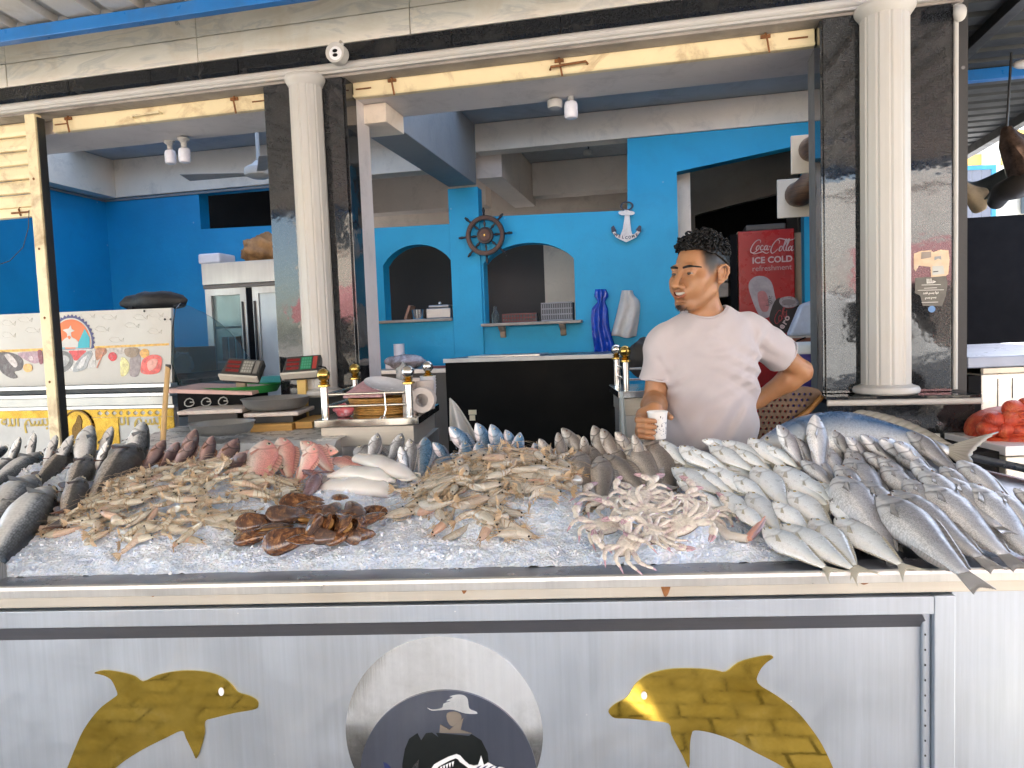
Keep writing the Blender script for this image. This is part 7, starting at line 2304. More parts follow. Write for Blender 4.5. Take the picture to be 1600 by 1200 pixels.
# ------------------------------------------------------------------ crabs lying belly up
CRM = mat('pale_crab_shell', (.70, .64, .56), .26, 0, .16, 9, dirt=(.34, .20, .26), dirt_amt=.85, dirt_scale=6, coat=.4)
CRP = mat('violet_crab_claw', (.46, .28, .34), .26, 0, .3, 9, dirt=(.62, .48, .44), dirt_amt=.8, dirt_scale=5, coat=.4)
CRT = mat('dark_crab_tip', (.42, .28, .30), .3)
CRB = mat('brown_crab_back', (.16, .12, .08), .4, 0, .4, 14)
def crab_parts():
    ps = []
    mb = MB()
    outl = [(-.5, .05), (-.30, .20), (0, .26), (.30, .20), (.5, .05), (.34, -.12), (.16, -.24), (-.16, -.24), (-.34, -.12)]
    o2 = smooth_poly(outl, 4)
    n = len(o2)
    rings = []
    for sc_, z in ((.42, .10), (.70, .082), (.84, .045), (.88, .0), (.82, -.05), (.5, -.09)):
        rings.append([(x * sc_, y * sc_, z) for x, y in o2])
    v = [p for r_ in rings for p in r_]
    f = [tuple(range(n)), tuple(reversed([(len(rings) - 1) * n + j for j in range(n)]))]
    for i in range(len(rings) - 1):
        for j in range(n):
            f.append((i * n + j, i * n + (j + 1) % n, (i + 1) * n + (j + 1) % n, (i + 1) * n + j))
    mi = [0, 1] + [0 if i < 3 else 1 for i in range(len(rings) - 1) for j in range(n)]
    mb.add(v, f)
    mb.m = mi
    ps.append(('body', mb.mesh('crab_body', [CRM, CRB], 60), []))
    flap = MB()
    for k in range(5):
        w = .11 * (1 - k / 6)
        flap.hexa([(-w, -.20 + .07 * k, .10), (w, -.20 + .07 * k, .10), (-w * .85, -.14 + .07 * k, .102), (w * .85, -.14 + .07 * k, .102), (-w, -.20 + .07 * k, .122), (w, -.20 + .07 * k, .122), (-w * .85, -.14 + .07 * k, .116), (w * .85, -.14 + .07 * k, .116)])
    ps.append(('belly_flap', flap.mesh('crab_flap', [CRM], 40), []))
    for sd in (1, -1):
        for k in range(4):
            a = R((26, 2, -24, -52)[k])
            d = Vector((sd * math.cos(a), math.sin(a), 0))
            p0 = Vector((sd * .18, .09 - .085 * k, .06))
            p1 = p0 + d * .36 + Vector((0, 0, .035))
            b_ = a - R(38)
            e = Vector((sd * math.cos(b_), math.sin(b_), 0))
            p2 = p1 + e * .13
            b2 = a - R(62)
            g_ = Vector((sd * math.cos(b2), math.sin(b2), 0))
            p3 = p2 + g_ * .14 + Vector((0, 0, -.03))
            p4 = p3 + g_ * (.15 if k < 3 else .08) + Vector((0, 0, -.05))
            leg = MB().tube([p0, lerp(p0, p1, .25), lerp(p0, p1, .7), p1], [.040, .058, .062, .045], 9, flat=.7)
            leg.tube([p1, lerp(p1, p2, .5), p2], [.040, .050, .036], 8, flat=.7)
            leg.tube([p2, lerp(p2, p3, .5), p3], [.034, .044, .030], 8, flat=.6)
            leg.tube([p3, lerp(p3, p4, .4), p4], [.026, .034 if k == 3 else .022, .003], 7, mi=1, flat=.5)
            ps.append(('leg', leg.mesh('crab_leg', [CRM, CRP], 60), []))
        c0 = Vector((sd * .26, .17, .05))
        c1 = c0 + Vector((sd * .22, .14, .03))
        c2 = c1 + Vector((-sd * .02, .13, .02))
        c3 = c2 + Vector((-sd * .16, .20, .0))
        c4 = c3 + Vector((-sd * .15, .10, -.01))
        cl = MB().tube([c0, lerp(c0, c1, .6), c1], [.05, .075, .055], 9, flat=.8)
        cl.tube([c1, lerp(c1, c2, .5), c2], [.05, .068, .05], 9, flat=.8)
        cl.tube([c2, lerp(c2, c3, .3), lerp(c2, c3, .75), c3], [.045, .095, .085, .05], 10, flat=.6)
        cl.tube([c3 + Vector((sd * .02, .03, 0)), lerp(c3, c4, .5) + Vector((0, .035, 0)), c4], [.042, .030, .004], 8, mi=1, flat=.7)
        fg = MB().tube([c3 + Vector((-sd * .02, -.035, .0)), lerp(c3, c4, .5) + Vector((-sd * .02, -.03, 0)), c4 + Vector((-sd * .01, -.02, 0))], [.036, .026, .003], 8, flat=.7)
        ps.append(('claw', cl.mesh('crab_claw', [CRM, CRP], 60), [('finger', fg.mesh('crab_finger', [CRT], 60))]))
    return ps
CP_ = crab_parts()
cr = [(958, 786, 118, 8, .0, 'pale crab at the rear left of the crab heap, belly up'), (945, 822, 112, 30, .004, 'pale crab at the left of the crab heap, violet edged'),
      (982, 850, 112, 62, .006, 'pale crab at the front of the crab heap with fanned legs'), (1052, 786, 112, -6, .004, 'pale crab at the rear right of the crab heap'),
      (1012, 802, 100, 150, .014, 'pale crab in the middle of the crab heap'), (1066, 822, 112, 205, .014, 'creamy crab at the right of the crab heap with curled legs'),
      (1020, 832, 96, 95, .010, 'small creamy crab at the front centre of the crab heap'),
      (1000, 778, 96, 20, .018, 'pale crab at the rear middle of the crab heap, claws raised'), (1098, 800, 96, -25, .002, 'pale crab at the far right of the crab heap beside the trevally')]
rs = random.Random(8)
for (px, py, ln, ang, lift, lab) in cr:
    q = tray_xy(px, py, .02)
    hz = ice_h(q.x, q.y, False)
    q = tray_xy(px, py, hz + .016 + lift * 1.6)
    Lc = ln / 1154 * (SF @ q).y * .70
    n_ = Vector((rs.gauss(0, .18), -.62 + rs.gauss(0, .15), 1)).normalized()
    X = Vector((math.cos(R(ang)), math.sin(R(ang)), 0))
    X = (X - n_ * X.dot(n_)).normalized()
    Y = n_.cross(X)
    M = SF @ Matrix.Translation(q) @ Matrix((X, Y, n_)).transposed().to_4x4() @ Matrix.Scale(Lc, 4)
    r = thing('crab', lab, 'crab', M, 'crabs in a heap')
    for pn, me, subs in CP_:
        o = link(pn, me, r)
        for sn, sme in subs:
            link(sn, sme, o)
# one long claw reaching over the trevally
p = [SF @ tray_xy(*a) for a in ((1110, 812, .03), (1140, 838, .035), (1168, 842, .04), (1180, 826, .05), (1196, 806, .055))]
t = thing('crab_claw', 'long loose crab claw with orange pink tips reaching toward the trevally', 'claw')
MB().tube(p[:3], [.009, .012, .009], 10).build('arm', CRM, t, smooth=60)
MB().tube([p[2], p[3], p[4]], [.010, .008, .0012], 10, flat=.6).build('pincer', mat('orange_pink_claw', (.62, .30, .22), .3), t, smooth=60)
MB().tube([p[2] + Vector((.006, 0, 0)), p[3] + Vector((.012, 0, .0)), p[4] + Vector((.002, 0, -.004))], [.006, .005, .001], 8).build('finger', CRT, t, smooth=60)
q = SF @ tray_xy(1006, 862, .015)
lumpy('dark_shell', q, (.022, .018, .016), mat('weedy_shell', (.06, .055, .04), .6, 0, .5, 30, bump=.6), 9, 'dark weedy shell among the front crabs', 'shell', .3, 2)

# ------------------------------------------------------------------ squid and fillet
SQW = mat('white_squid_flesh', (.74, .72, .68), .2, 0, .05, 6, dirt=(.55, .42, .36), dirt_amt=.35, dirt_scale=7, coat=.5, sss=.25)
SQD = mat('mottled_squid_skin', (.20, .12, .13), .25, 0, .4, 14, dirt=(.5, .42, .40), dirt_amt=.7, dirt_scale=9, coat=.4)
def squid(lab, pts, radii, finw, dark=None, flat=.55):
    t_ = thing('squid', lab, 'squid', None, 'white squid in the middle')
    q = [SF @ tray_xy(*p_) for p_ in pts]
    d = []
    rr_ = []
    for i in range(len(q) - 1):
        for j in range(5):
            u = j / 5
            d.append(lerp(q[i], q[i + 1], u)); rr_.append(lerp(radii[i], radii[i + 1], u * u * (3 - 2 * u)))
    d.append(q[-1]); rr_.append(radii[-1])
    MB().tube(d, rr_, 20, flat=flat).build('mantle', SQW, t_, smooth=80)
    a, b_ = d[int(len(d) * .55)], d[-1]
    side = (b_ - a).cross(Vector((0, -.3, 1))).normalized()
    for sd in (1, -1):
        P = []
        for i in range(9):
            u = i / 8
            c = lerp(a, b_, u)
            w = finw * math.sin(math.pi * min(1, u * .9 + .1)) ** .7
            P.append([c + side * sd * (rr_[-6] * .3 + w * k / 3) + Vector((0, 0, .010 * (1 - k / 3) + .005 * math.sin(u * 8))) for k in range(4)])
        o = MB().grid(P).build('fin', SQW, t_, smooth=80)
        s_ = o.modifiers.new('thickness', 'SOLIDIFY'); s_.thickness = .004
    return t_
squid('thick white squid mantle lying right of the mussel heap, front one', [(494, 766, .04), (520, 760, .052), (560, 760, .056), (598, 764, .05), (622, 768, .03)], [.016, .042, .050, .040, .010], .024)
squid('white squid mantle behind the front one', [(512, 745, .07), (545, 738, .078), (585, 742, .078), (618, 752, .06)], [.014, .036, .040, .012], .020)
squid('slim white squid pointing at the middle shrimp heap, rear one', [(560, 716, .09), (590, 722, .092), (622, 735, .082), (655, 750, .055)], [.026, .038, .036, .010], .022)
q = [SF @ tray_xy(*p_) for p_ in ((496, 745, .075), (488, 760, .065), (478, 778, .055))]
t = thing('mottled_squid', 'mottled brown squid head with short arms above the mussels', 'squid')
MB().tube([q[0], lerp(q[0], q[1], .5), q[1], q[2]], [.016, .021, .020, .012], 16).build('head', SQD, t, smooth=80)
rs = random.Random(3)
for k in range(7):
    a = q[0] + Vector((rs.uniform(-.02, .02), rs.uniform(-.01, .01), rs.uniform(0, .01)))
    MB().tube([q[0], a + Vector((-.02 - .01 * k * .3, .03, .004)), a + Vector((-.05 + .014 * k, .05, -.004))], [.007, .005, .0015], 7).build('arm', SQD, t, smooth=70)
P = []
for j in range(13):
    row = []
    for i in range(17):
        u, v_ = i / 16, j / 12
        p0 = tray_xy(lerp(lerp(412, 470, v_ * .1), lerp(520, 478, v_), u), lerp(742, 800, v_) + 8 * (1 - u) - 10 * v_ * u, .052 + .010 * math.sin(u * 7 + v_ * 3) - .02 * v_)
        row.append(SF @ p0)
    P.append(row)
o = MB().grid(P).build('squid_sheet', mat('translucent_flesh', (.70, .72, .72), .18, 0, .06, 12, trans=.15, coat=.5), None, smooth=80)
s_ = o.modifiers.new('thickness', 'SOLIDIFY'); s_.thickness = .005
tag(o, 'translucent white squid flesh draped left of the mottled head', 'squid')
q = [SF @ tray_xy(*p_) for p_ in ((174, 764, .055), (192, 758, .065), (222, 752, .07), (250, 750, .068), (268, 752, .055))]
mb = MB().tube(q, [.010, .022, .026, .025, .014], 18, flat=.75)
o = mb.build('fish_fillet', mat('pink_white_fillet', (.72, .54, .48), .25, 0, .10, 8, dirt=(.74, .70, .64), dirt_amt=.7, dirt_scale=6, coat=.4), None, smooth=80)
tag(o, 'pinkish white skinned fillet above the left shrimp heap', 'fillet')
# ------------------------------------------------------------------ the man behind the stall
def smin(a, b, k):
    if k <= 0:
        return np.minimum(a, b)
    h = np.clip(.5 + .5 * (b - a) / k, 0, 1)
    return b * (1 - h) + a * h - k * h * (1 - h)
class Field:
    def __init__(s, xs, ys, zs):
        s.ax = [np.asarray(a, np.float32) for a in (xs, ys, zs)]
        s.D = np.full(tuple(len(a) for a in s.ax), .2, np.float32)
    def sl(s, lo, hi):
        out = []
        for a, l, h in zip(s.ax, lo, hi):
            i0, i1 = np.searchsorted(a, l), np.searchsorted(a, h)
            out.append(slice(max(0, i0 - 1), min(len(a), i1 + 1)))
        return tuple(out)
    def add(s, fn, lo, hi, k=.0, op='add'):
        sl = s.sl(lo, hi)
        X, Y, Z = np.meshgrid(*(a[q] for a, q in zip(s.ax, sl)), indexing='ij')
        if X.size == 0:
            return
        d = fn(X, Y, Z).astype(np.float32)
        v = s.D[sl]
        if op == 'add':
            s.D[sl] = smin(v, d, k)
        elif op == 'sub':
            s.D[sl] = -smin(-v, d, k)
        else:
            s.D[sl] = v + d
    def mesh(s, name):
        D = s.D
        ins = D < 0
        cnt = np.zeros(tuple(n - 1 for n in D.shape), np.int8)
        for i in (0, 1):
            for j in (0, 1):
                for k in (0, 1):
                    cnt += ins[i:D.shape[0] - 1 + i, j:D.shape[1] - 1 + j, k:D.shape[2] - 1 + k]
        act = (cnt > 0) & (cnt < 8)
        ci = np.argwhere(act)
        idx = np.full(act.shape, -1, np.int32)
        idx[act] = np.arange(len(ci))
        acc = np.zeros((len(ci), 3)); num = np.zeros(len(ci))
        cor = [(i, j, k) for i in (0, 1) for j in (0, 1) for k in (0, 1)]
        for a in cor:
            for ax in range(3):
                if a[ax] == 0:
                    b = list(a); b[ax] = 1
                    da = D[ci[:, 0] + a[0], ci[:, 1] + a[1], ci[:, 2] + a[2]]
                    db = D[ci[:, 0] + b[0], ci[:, 1] + b[1], ci[:, 2] + b[2]]
                    m = (da < 0) != (db < 0)
                    t = np.where(m, da / np.where(m, da - db, 1), 0)
                    P = np.stack([s.ax[q][ci[:, q] + a[q]].astype(np.float64) for q in range(3)], 1)
                    A1 = s.ax[ax][ci[:, ax] + 1].astype(np.float64)
                    P[:, ax] = P[:, ax] + t * (A1 - P[:, ax])
                    acc += P * m[:, None]; num += m
        V = acc / np.maximum(num, 1)[:, None]
        F = []
        for ax in range(3):
            o = [q for q in range(3) if q != ax]
            sl0 = [slice(1, -1)] * 3; sl0[ax] = slice(0, -1)
            sl1 = [slice(1, -1)] * 3; sl1[ax] = slice(1, None)
            a, b = ins[tuple(sl0)], ins[tuple(sl1)]
            e = np.argwhere(a != b)
            if not len(e):
                continue
            base = e.copy(); base[:, o[0]] += 1; base[:, o[1]] += 1
            flip = a[tuple(e.T)]
            q = []
            for d0, d1 in ((-1, -1), (0, -1), (0, 0), (-1, 0)):
                c = base.copy(); c[:, o[0]] += d0; c[:, o[1]] += d1
                q.append(idx[tuple(c.T)])
            q = np.stack(q, 1)
            if ax == 1:
                flip = ~flip
            q[~flip] = q[~flip][:, ::-1]
            F.append(q)
        F = np.concatenate(F)
        F = F[(F >= 0).all(1)]
        me = bpy.data.meshes.new(name)
        me.from_pydata(V.tolist(), [], F.tolist())
        me.polygons.foreach_set('use_smooth', [True] * len(me.polygons))
        me.update()
        return me, V
def ell(c, r, rot=None):
    c = np.array(c)
    def fn(X, Y, Z):
        x, y, z = X - c[0], Y - c[1], Z - c[2]
        if rot is not None:
            x, y, z = (rot[0][0] * x + rot[0][1] * y + rot[0][2] * z, rot[1][0] * x + rot[1][1] * y + rot[1][2] * z, rot[2][0] * x + rot[2][1] * y + rot[2][2] * z)
        k0 = np.sqrt((x / r[0])**2 + (y / r[1])**2 + (z / r[2])**2)
        k1 = np.sqrt((x / r[0]**2)**2 + (y / r[1]**2)**2 + (z / r[2]**2)**2) + 1e-9
        return k0 * (k0 - 1) / k1
    return fn
def cone(a, b, ra, rb, flat=None):
    a, b = np.array(a, float), np.array(b, float)
    ab = b - a; L2 = float(ab @ ab) + 1e-12
    def fn(X, Y, Z):
        t = np.clip(((X - a[0]) * ab[0] + (Y - a[1]) * ab[1] + (Z - a[2]) * ab[2]) / L2, 0, 1)
        return np.sqrt((X - a[0] - t * ab[0])**2 + (Y - a[1] - t * ab[1])**2 + (Z - a[2] - t * ab[2])**2) - (ra + (rb - ra) * t)
    return fn
def bbc(a, b, r):
    return [min(a[k], b[k]) - r for k in range(3)], [max(a[k], b[k]) + r for k in range(3)]
def axis(lo, hi, coarse, fines):
    out, x = [lo], lo
    while x < hi:
        st = coarse
        for l, h, f in fines:
            if l - coarse <= x <= h:
                st = min(st, f)
        x += st
        out.append(x)
    return out
T3 = lambda px, py, Y: tuple(at_y(px, py, Y))
HC = np.array(T3(1093, 432, 2.45))            # between the ears
YAW = R(-53)
_c, _s = math.cos(YAW), math.sin(YAW)
TILT = R(2)
def Hw(p):                                     # head local (face towards -y) to world
    x, y, z = p
    z, x = z * math.cos(TILT) - x * math.sin(TILT), x * math.cos(TILT) + z * math.sin(TILT)
    return np.array([_c * x - _s * y, _s * x + _c * y, z]) + HC
def hl_(fn):
    def g(X, Y, Z):
        x, y, z = X - HC[0], Y - HC[1], Z - HC[2]
        x, y = _c * x + _s * y, -_s * x + _c * y
        z, x = z * math.cos(TILT) + x * math.sin(TILT), x * math.cos(TILT) - z * math.sin(TILT)
        return fn(x, y, z)
    return g
HEAD = []
def h_add(fn, c, r, k=.0, op='add'):
    HEAD.append((fn, c, r, k, op))
h_add(ell((0, .014, .036), (.0745, .097, .088)), (0, 0, 0), .2, 0)
h_add(ell((0, -.030, -.028), (.056, .062, .080)), (0, 0, 0), .2, .03)
h_add(ell((0, -.034, -.066), (.039, .052, .038)), (0, 0, 0), .2, .025)
h_add(cone((-.016, -.072, -.091), (.016, -.072, -.091), .0160, .0160), (0, -.06, -.09), .1, .022)
for sd in (1, -1):
    h_add(cone((sd * .048, .006, -.046), (sd * .020, -.066, -.090), .0145, .0135), (0, -.03, -.07), .12, .02)      # jaw line
    h_add(ell((sd * .043, -.059, -.016), (.026, .026, .021)), (sd * .043, -.06, -.014), .07, .026)               # cheekbone
    h_add(ell((sd * .036, -.068, -.042), (.020, .022, .022)), (sd * .036, -.066, -.04), .06, .024)               # smiling cheek
    h_add(ell((sd * .033, -.103, .008), (.020, .020, .0135)), (sd * .033, -.1, .008), .05, .010, 'sub')            # eye socket
h_add(cone((-.036, -.083, .026), (.036, -.083, .026), .010, .010), (0, -.083, .026), .09, .016)
h_add(cone((0, -.090, .020), (0, -.124, -.030), .0085, .0105), (0, -.1, 0), .06, .010)                              # nose
h_add(ell((0, -.121, -.033), (.0125, .012, .010)), (0, -.12, -.033), .05, .006)
for sd in (1, -1):
    h_add(ell((sd * .0135, -.108, -.036), (.0085, .012, .008)), (sd * .013, -.107, -.036), .04, .004)
    h_add(ell((sd * .0075, -.116, -.0430), (.0035, .006, .004)), (sd * .0075, -.116, -.043), .02, .002, 'sub')
h_add(ell((0, -.088, -.052), (.034, .018, .024)), (0, -.088, -.052), .08, .016)                                      # muzzle
def arc(n=7, w=.033, y0=-.1045, z0=-.0575, yb=.020, zb=.011):
    return [(w * u, y0 + yb * u * u, z0 + zb * u * u) for u in [(-1 + 2 * i / (n - 1)) for i in range(n)]]
up_, lo_ = arc(z0=-.0500, zb=.0050, w=.032), arc(z0=-.0690, zb=.0235, w=.032)
for q in (up_, lo_):
    for i in range(len(q) - 1):
        e = .35 + .65 * math.sin(math.pi * (i + .5) / (len(q) - 1))
        h_add(cone(q[i], q[i + 1], .0050 * e + .0008, .0050 * e + .0008), q[i], .04, .003)
mid = arc(z0=-.0592, zb=.0145, w=.0295, y0=-.1055)
for i in range(len(mid) - 1):
    e = math.sin(math.pi * (i + .5) / (len(mid) - 1)) ** .6
    h_add(cone(mid[i], mid[i + 1], .0068 * e, .0068 * e), mid[i], .035, .001, 'sub')
h_add(ell((0, -.094, -.083), (.016, .010, .008)), (0, -.094, -.083), .04, .010, 'sub')
h_add(ell((0, -.092, -.097), (.016, .014, .012)), (0, -.092, -.097), .05, .012)
for sd in (1, -1):
    for a, b_ in (((sd * .020, -.099, -.030), (sd * .035, -.086, -.050)),):
        h_add(cone(a, b_, .0010, .0012), a, .04, .006, 'sub')                                                     # smile fold
    # ear: a rim, a bowl, a lobe; the rim is leaned back and turned out from the head
    er = [(.0735, -.001, .018), (.0815, .006, .030), (.0890, .019, .033), (.0925, .029, .024), (.0915, .031, .008), (.0870, .025, -.008), (.0815, .014, -.020), (.0760, .004, -.024)]
    for a, b_ in zip(er[:-1], er[1:]):
        h_add(cone((sd * a[0], a[1], a[2]), (sd * b_[0], b_[1], b_[2]), .0040, .0040), (sd * .08, .015, .005), .07, .0025)
    h_add(ell((sd * .0775, .013, .004), (.0060, .016, .024)), (sd * .078, .013, .004), .06, .005)
    h_add(cone((sd * .0795, .008, -.021), (sd * .0770, .002, -.020), .0060, .0050), (sd * .078, .005, -.02), .04, .004)
    an_ = [(.0850, .022, .022), (.0875, .021, .008), (.0835, .013, -.008)]
    for a, b_ in zip(an_[:-1], an_[1:]):
        h_add(cone((sd * a[0], a[1], a[2]), (sd * b_[0], b_[1], b_[2]), .0030, .0030), (sd * .085, .018, .005), .05, .003)
    h_add(cone((sd * .0775, -.002, .002), (sd * .0775, .001, -.006), .0040, .0040), (sd * .0775, 0, 0), .04, .003)
    h_add(ell((sd * .0840, .007, -.002), (.0050, .0070, .0090)), (sd * .084, .007, -.002), .04, .002, 'sub')
    h_add(ell((sd * .031, -.0795, .0075), (.0150, .0142, .0134)), (sd * .031, -.08, .0075), .04, .003)              # lids
    h_add(lambda x, y, z, sd=sd: np.maximum(np.abs(z - .0066 - .10 * (x * sd - .031) * .3) - .0030 * np.clip(1.2 - ((x * sd - .031) / .0135)**2, 0, 1), np.maximum(np.abs(x * sd - .031) - .0125, y + .083)), (sd * .031, -.09, .007), .03, .0008, 'sub')
def head_sdf(x, y, z):
    d = np.full(np.shape(x), .2)
    for fn, c, r, k, op in HEAD:
        e = fn(x, y, z)
        d = smin(d, e, k) if op == 'add' else -smin(-d, e, k)
    return d
def face_y(x, z, y0=-.15, y1=.0):              # the face's surface along y
    ys = np.linspace(y0, y1, 600)
    d = head_sdf(np.full(600, x), ys, np.full(600, z))
    i = int(np.argmax(d < 0))
    return float(ys[i])
# skeleton
NB, NT = np.array(T3(1105, 508, 2.475)), Hw((0, .022, -.045))
SR, ER, WR = np.array(T3(1035, 535, 2.46)), np.array(T3(1022, 630, 2.475)), np.array(T3(1022, 642, 2.285))
SL, EL, WL = np.array(T3(1172, 516, 2.50)), np.array(T3(1253, 580, 2.60)), np.array(T3(1186, 624, 2.655))
CUP = np.array(T3(1027.5, 664, 2.225))
CH = np.array(T3(1108, 560, 2.475)); WA = np.array(T3(1110, 668, 2.48)); PE = np.array(T3(1112, 745, 2.49))
fx = [(HC[0] - .115, HC[0] + .115, .0022), (CUP[0] - .085, CUP[0] + .062, .0026)]
fyy = [(HC[1] - .125, HC[1] + .12, .0022), (CUP[1] - .055, CUP[1] + .10, .0026)]
fz = [(HC[2] - .125, HC[2] + .13, .0022), (CUP[2] - .06, CUP[2] + .07, .0026)]
B = Field(axis(HC[0] - .32, HC[0] + .42, .007, fx), axis(2.14, 2.80, .007, fyy), axis(.86, HC[2] + .16, .007, fz))
def badd(a, b, ra, rb, k=.02, op='add'):
    lo, hi = bbc(a, b, max(ra, rb) + .05)
    B.add(cone(a, b, ra, rb), lo, hi, k, op)
sl = B.sl(HC - .2, HC + .2)
for fn, c, r, k, op in HEAD:
    w = Hw(c)
    B.add(hl_(fn), w - r, w + r, k, op)
badd(NB, NT, .050, .046, .016)
badd(NB + np.array((-.0, .01, -.03)), SR + np.array((.03, 0, .004)), .046, .036, .03)
badd(NB + np.array((.0, .01, -.03)), SL + np.array((-.03, 0, .004)), .046, .036, .03)
for c, r in ((CH, (.132, .080, .16)), (WA, (.128, .078, .14)), (PE, (.138, .088, .12))):
    B.add(ell(c, r), c - .3, c + .3, .05)
for S_, E_2, W_ in ((SR, ER, WR), (SL, EL, WL)):
    badd(S_, lerp(S_, E_2, .35), .042, .041, .03)
    badd(lerp(S_, E_2, .35), E_2, .041, .036, .02)
    badd(E_2, lerp(E_2, W_, .3), .038, .041, .015)
    badd(lerp(E_2, W_, .3), W_, .041, .026, .015)
# right hand round the cup
def hp(x, y, z): return CUP + np.array((x, y, z))
badd(WR, hp(-.030, .052, .024), .026, .024, .012)
for a, b_, ra, rb in ((hp(-.030, .050, .026), hp(-.046, .022, -.020), .022, .020), (hp(-.034, .050, .020), hp(-.050, .016, .016), .020, .017), (hp(-.034, .05, .0), hp(-.046, .02, -.030), .018, .014)):
    badd(a, b_, ra, rb, .010)
for i, zf in enumerate((.0195, .0020, -.0150, -.0305)):
    kn, m1, m2, tip = hp(-.053, .012, zf + .002), hp(-.058, -.012, zf), hp(-.041, -.031, zf - .001), hp(-.013 - .003 * i - (.003 if i == 0 else 0), -.0385 + .002 * (i == 3), zf - .003)
    r_ = (.0088, .0090, .0087, .0076)[i]
    badd(kn, m1, r_ + .0012, r_ + .0006, .0025)
    badd(m1, m2, r_ + .0004, r_, .002)
    badd(m2, tip, r_, r_ - .0016, .002)
th = [hp(-.026, .052, .028), hp(.006, .054, .031), hp(.034, .036, .025), hp(.043, .012, .020)]
for i in range(3):
    badd(th[i], th[i + 1], .0135 - .0015 * i, .0120 - .0015 * i, .006)
# left hand resting behind the hip
badd(WL, WL + np.array((-.075, .0, -.03)), .028, .034, .02)
for i in range(4):
    a = WL + np.array((-.075, -.012 + .004 * i, -.055 + .02 * i))
    badd(a, a + np.array((-.05, -.02, -.03)), .010, .009, .004)
badd(WL + np.array((-.03, -.01, -.0)), WL + np.array((-.065, -.04, .0)), .013, .010, .008)
bme, BV = B.mesh('person_skin')
# local head coordinates of every vertex, for the tints
q = BV - HC
hx, hy, hz = _c * q[:, 0] + _s * q[:, 1], -_s * q[:, 0] + _c * q[:, 1], q[:, 2]
hz, hx = hz * math.cos(TILT) + hx * math.sin(TILT), hx * math.cos(TILT) - hz * math.sin(TILT)
def sst(a, b, x): t = np.clip((x - a) / (b - a), 0, 1); return t * t * (3 - 2 * t)
tint = np.ones((len(BV), 4))
def paint(w, col):
    for k in range(3):
        tint[:, k] *= 1 - w * (1 - col[k])
near = (np.abs(hx) < .12) & (np.abs(hy) < .14) & (hz > -.125)
def dist_poly(poly):
    P = np.stack([hx, hy, hz], 1)
    d = np.full(len(P), 9.0)
    for a, b_ in zip(poly[:-1], poly[1:]):
        a, b_ = np.array(a), np.array(b_); ab = b_ - a
        t = np.clip(((P - a) @ ab) / (ab @ ab), 0, 1)
        d = np.minimum(d, np.linalg.norm(P - a - t[:, None] * ab, axis=1))
    return d
lips = np.minimum(dist_poly(up_), dist_poly(lo_))
paint((1 - sst(.0045, .0085, lips)) * near, (.80, .42, .42))
paint((1 - sst(.003, .006, dist_poly(mid))) * near * .8, (.35, .15, .13))
beard = near * (1 - sst(-.098, -.085, hz)) * (hy < -.05) * (1 - sst(.012, .024, np.abs(hx)))
paint(beard * .85, (.14, .10, .09))
mous = near * (1 - sst(.004, .009, np.abs(hz + .0425))) * (hy < -.085) * (1 - sst(.02, .032, np.abs(hx)))
paint(mous * .35, (.4, .33, .3))
jawsh = near * (1 - sst(-.075, -.045, hz)) * (hy < .02) * sst(-.12, -.1, hz)
paint(jawsh * .28, (.55, .5, .48))
fade = near * sst(.000, .044, hz) * sst(-.062, -.040, hy) * (np.abs(hx) > .03)
eard = near * (np.abs(hx) > .0745) * (hz < .036) * (hy > -.004)
fade = fade * (1 - eard)
paint(fade * .97, (.022, .02, .021))
side = near * (np.abs(hx) > .045) * (1 - sst(-.020, -.002, hy)) * sst(-.046, -.028, hy) * sst(-.018, .022, hz)
paint(side * .85, (.05, .045, .045))
back = near * (hy > .035) * sst(-.045, .03, hz) * (1 - eard)
paint(back * .85, (.06, .055, .055))
ca = bme.color_attributes.new('tint', 'FLOAT_COLOR', 'POINT')
ca.data.foreach_set('color', tint.astype(np.float32).ravel())
m, nt, b = new_mat('tanned_skin')
at_ = nt.nodes.new('ShaderNodeAttribute'); at_.attribute_name = 'tint'
tc = nt.nodes.new('ShaderNodeTexCoord')
n = _noise(nt, 26, 6, .65, tc.outputs['Object'])
c = _ramp(nt, n, [(.3, (.36, .172, .082)), (.7, (.42, .208, .100))])
n2 = _noise(nt, 7, 3, .5, tc.outputs['Object'])
c = _mix(nt, c, (.42, .16, .075), _ramp(nt, n2, [(.5, 0.0), (.9, .25)]))
c = _mix(nt, c, at_.outputs['Color'], 1.0, 'MULTIPLY')
nt.links.new(c, b.inputs['Base Color'])
b.inputs['Roughness'].default_value = .42
b.inputs['Subsurface Weight'].default_value = .2
b.inputs['Subsurface Radius'].default_value = (.010, .004, .002)
_bump(nt, b, _noise(nt, 320, 3, .6, tc.outputs['Object']), .12, .001)
bme.materials.append(m)
man = thing('person', 'smiling man in a pale pink white T-shirt holding a paper cup, looking left', 'person', Matrix.Translation((PE[0], PE[1], 0)))
MI = man.matrix_world.inverted()
link('body', bme, man, MI)
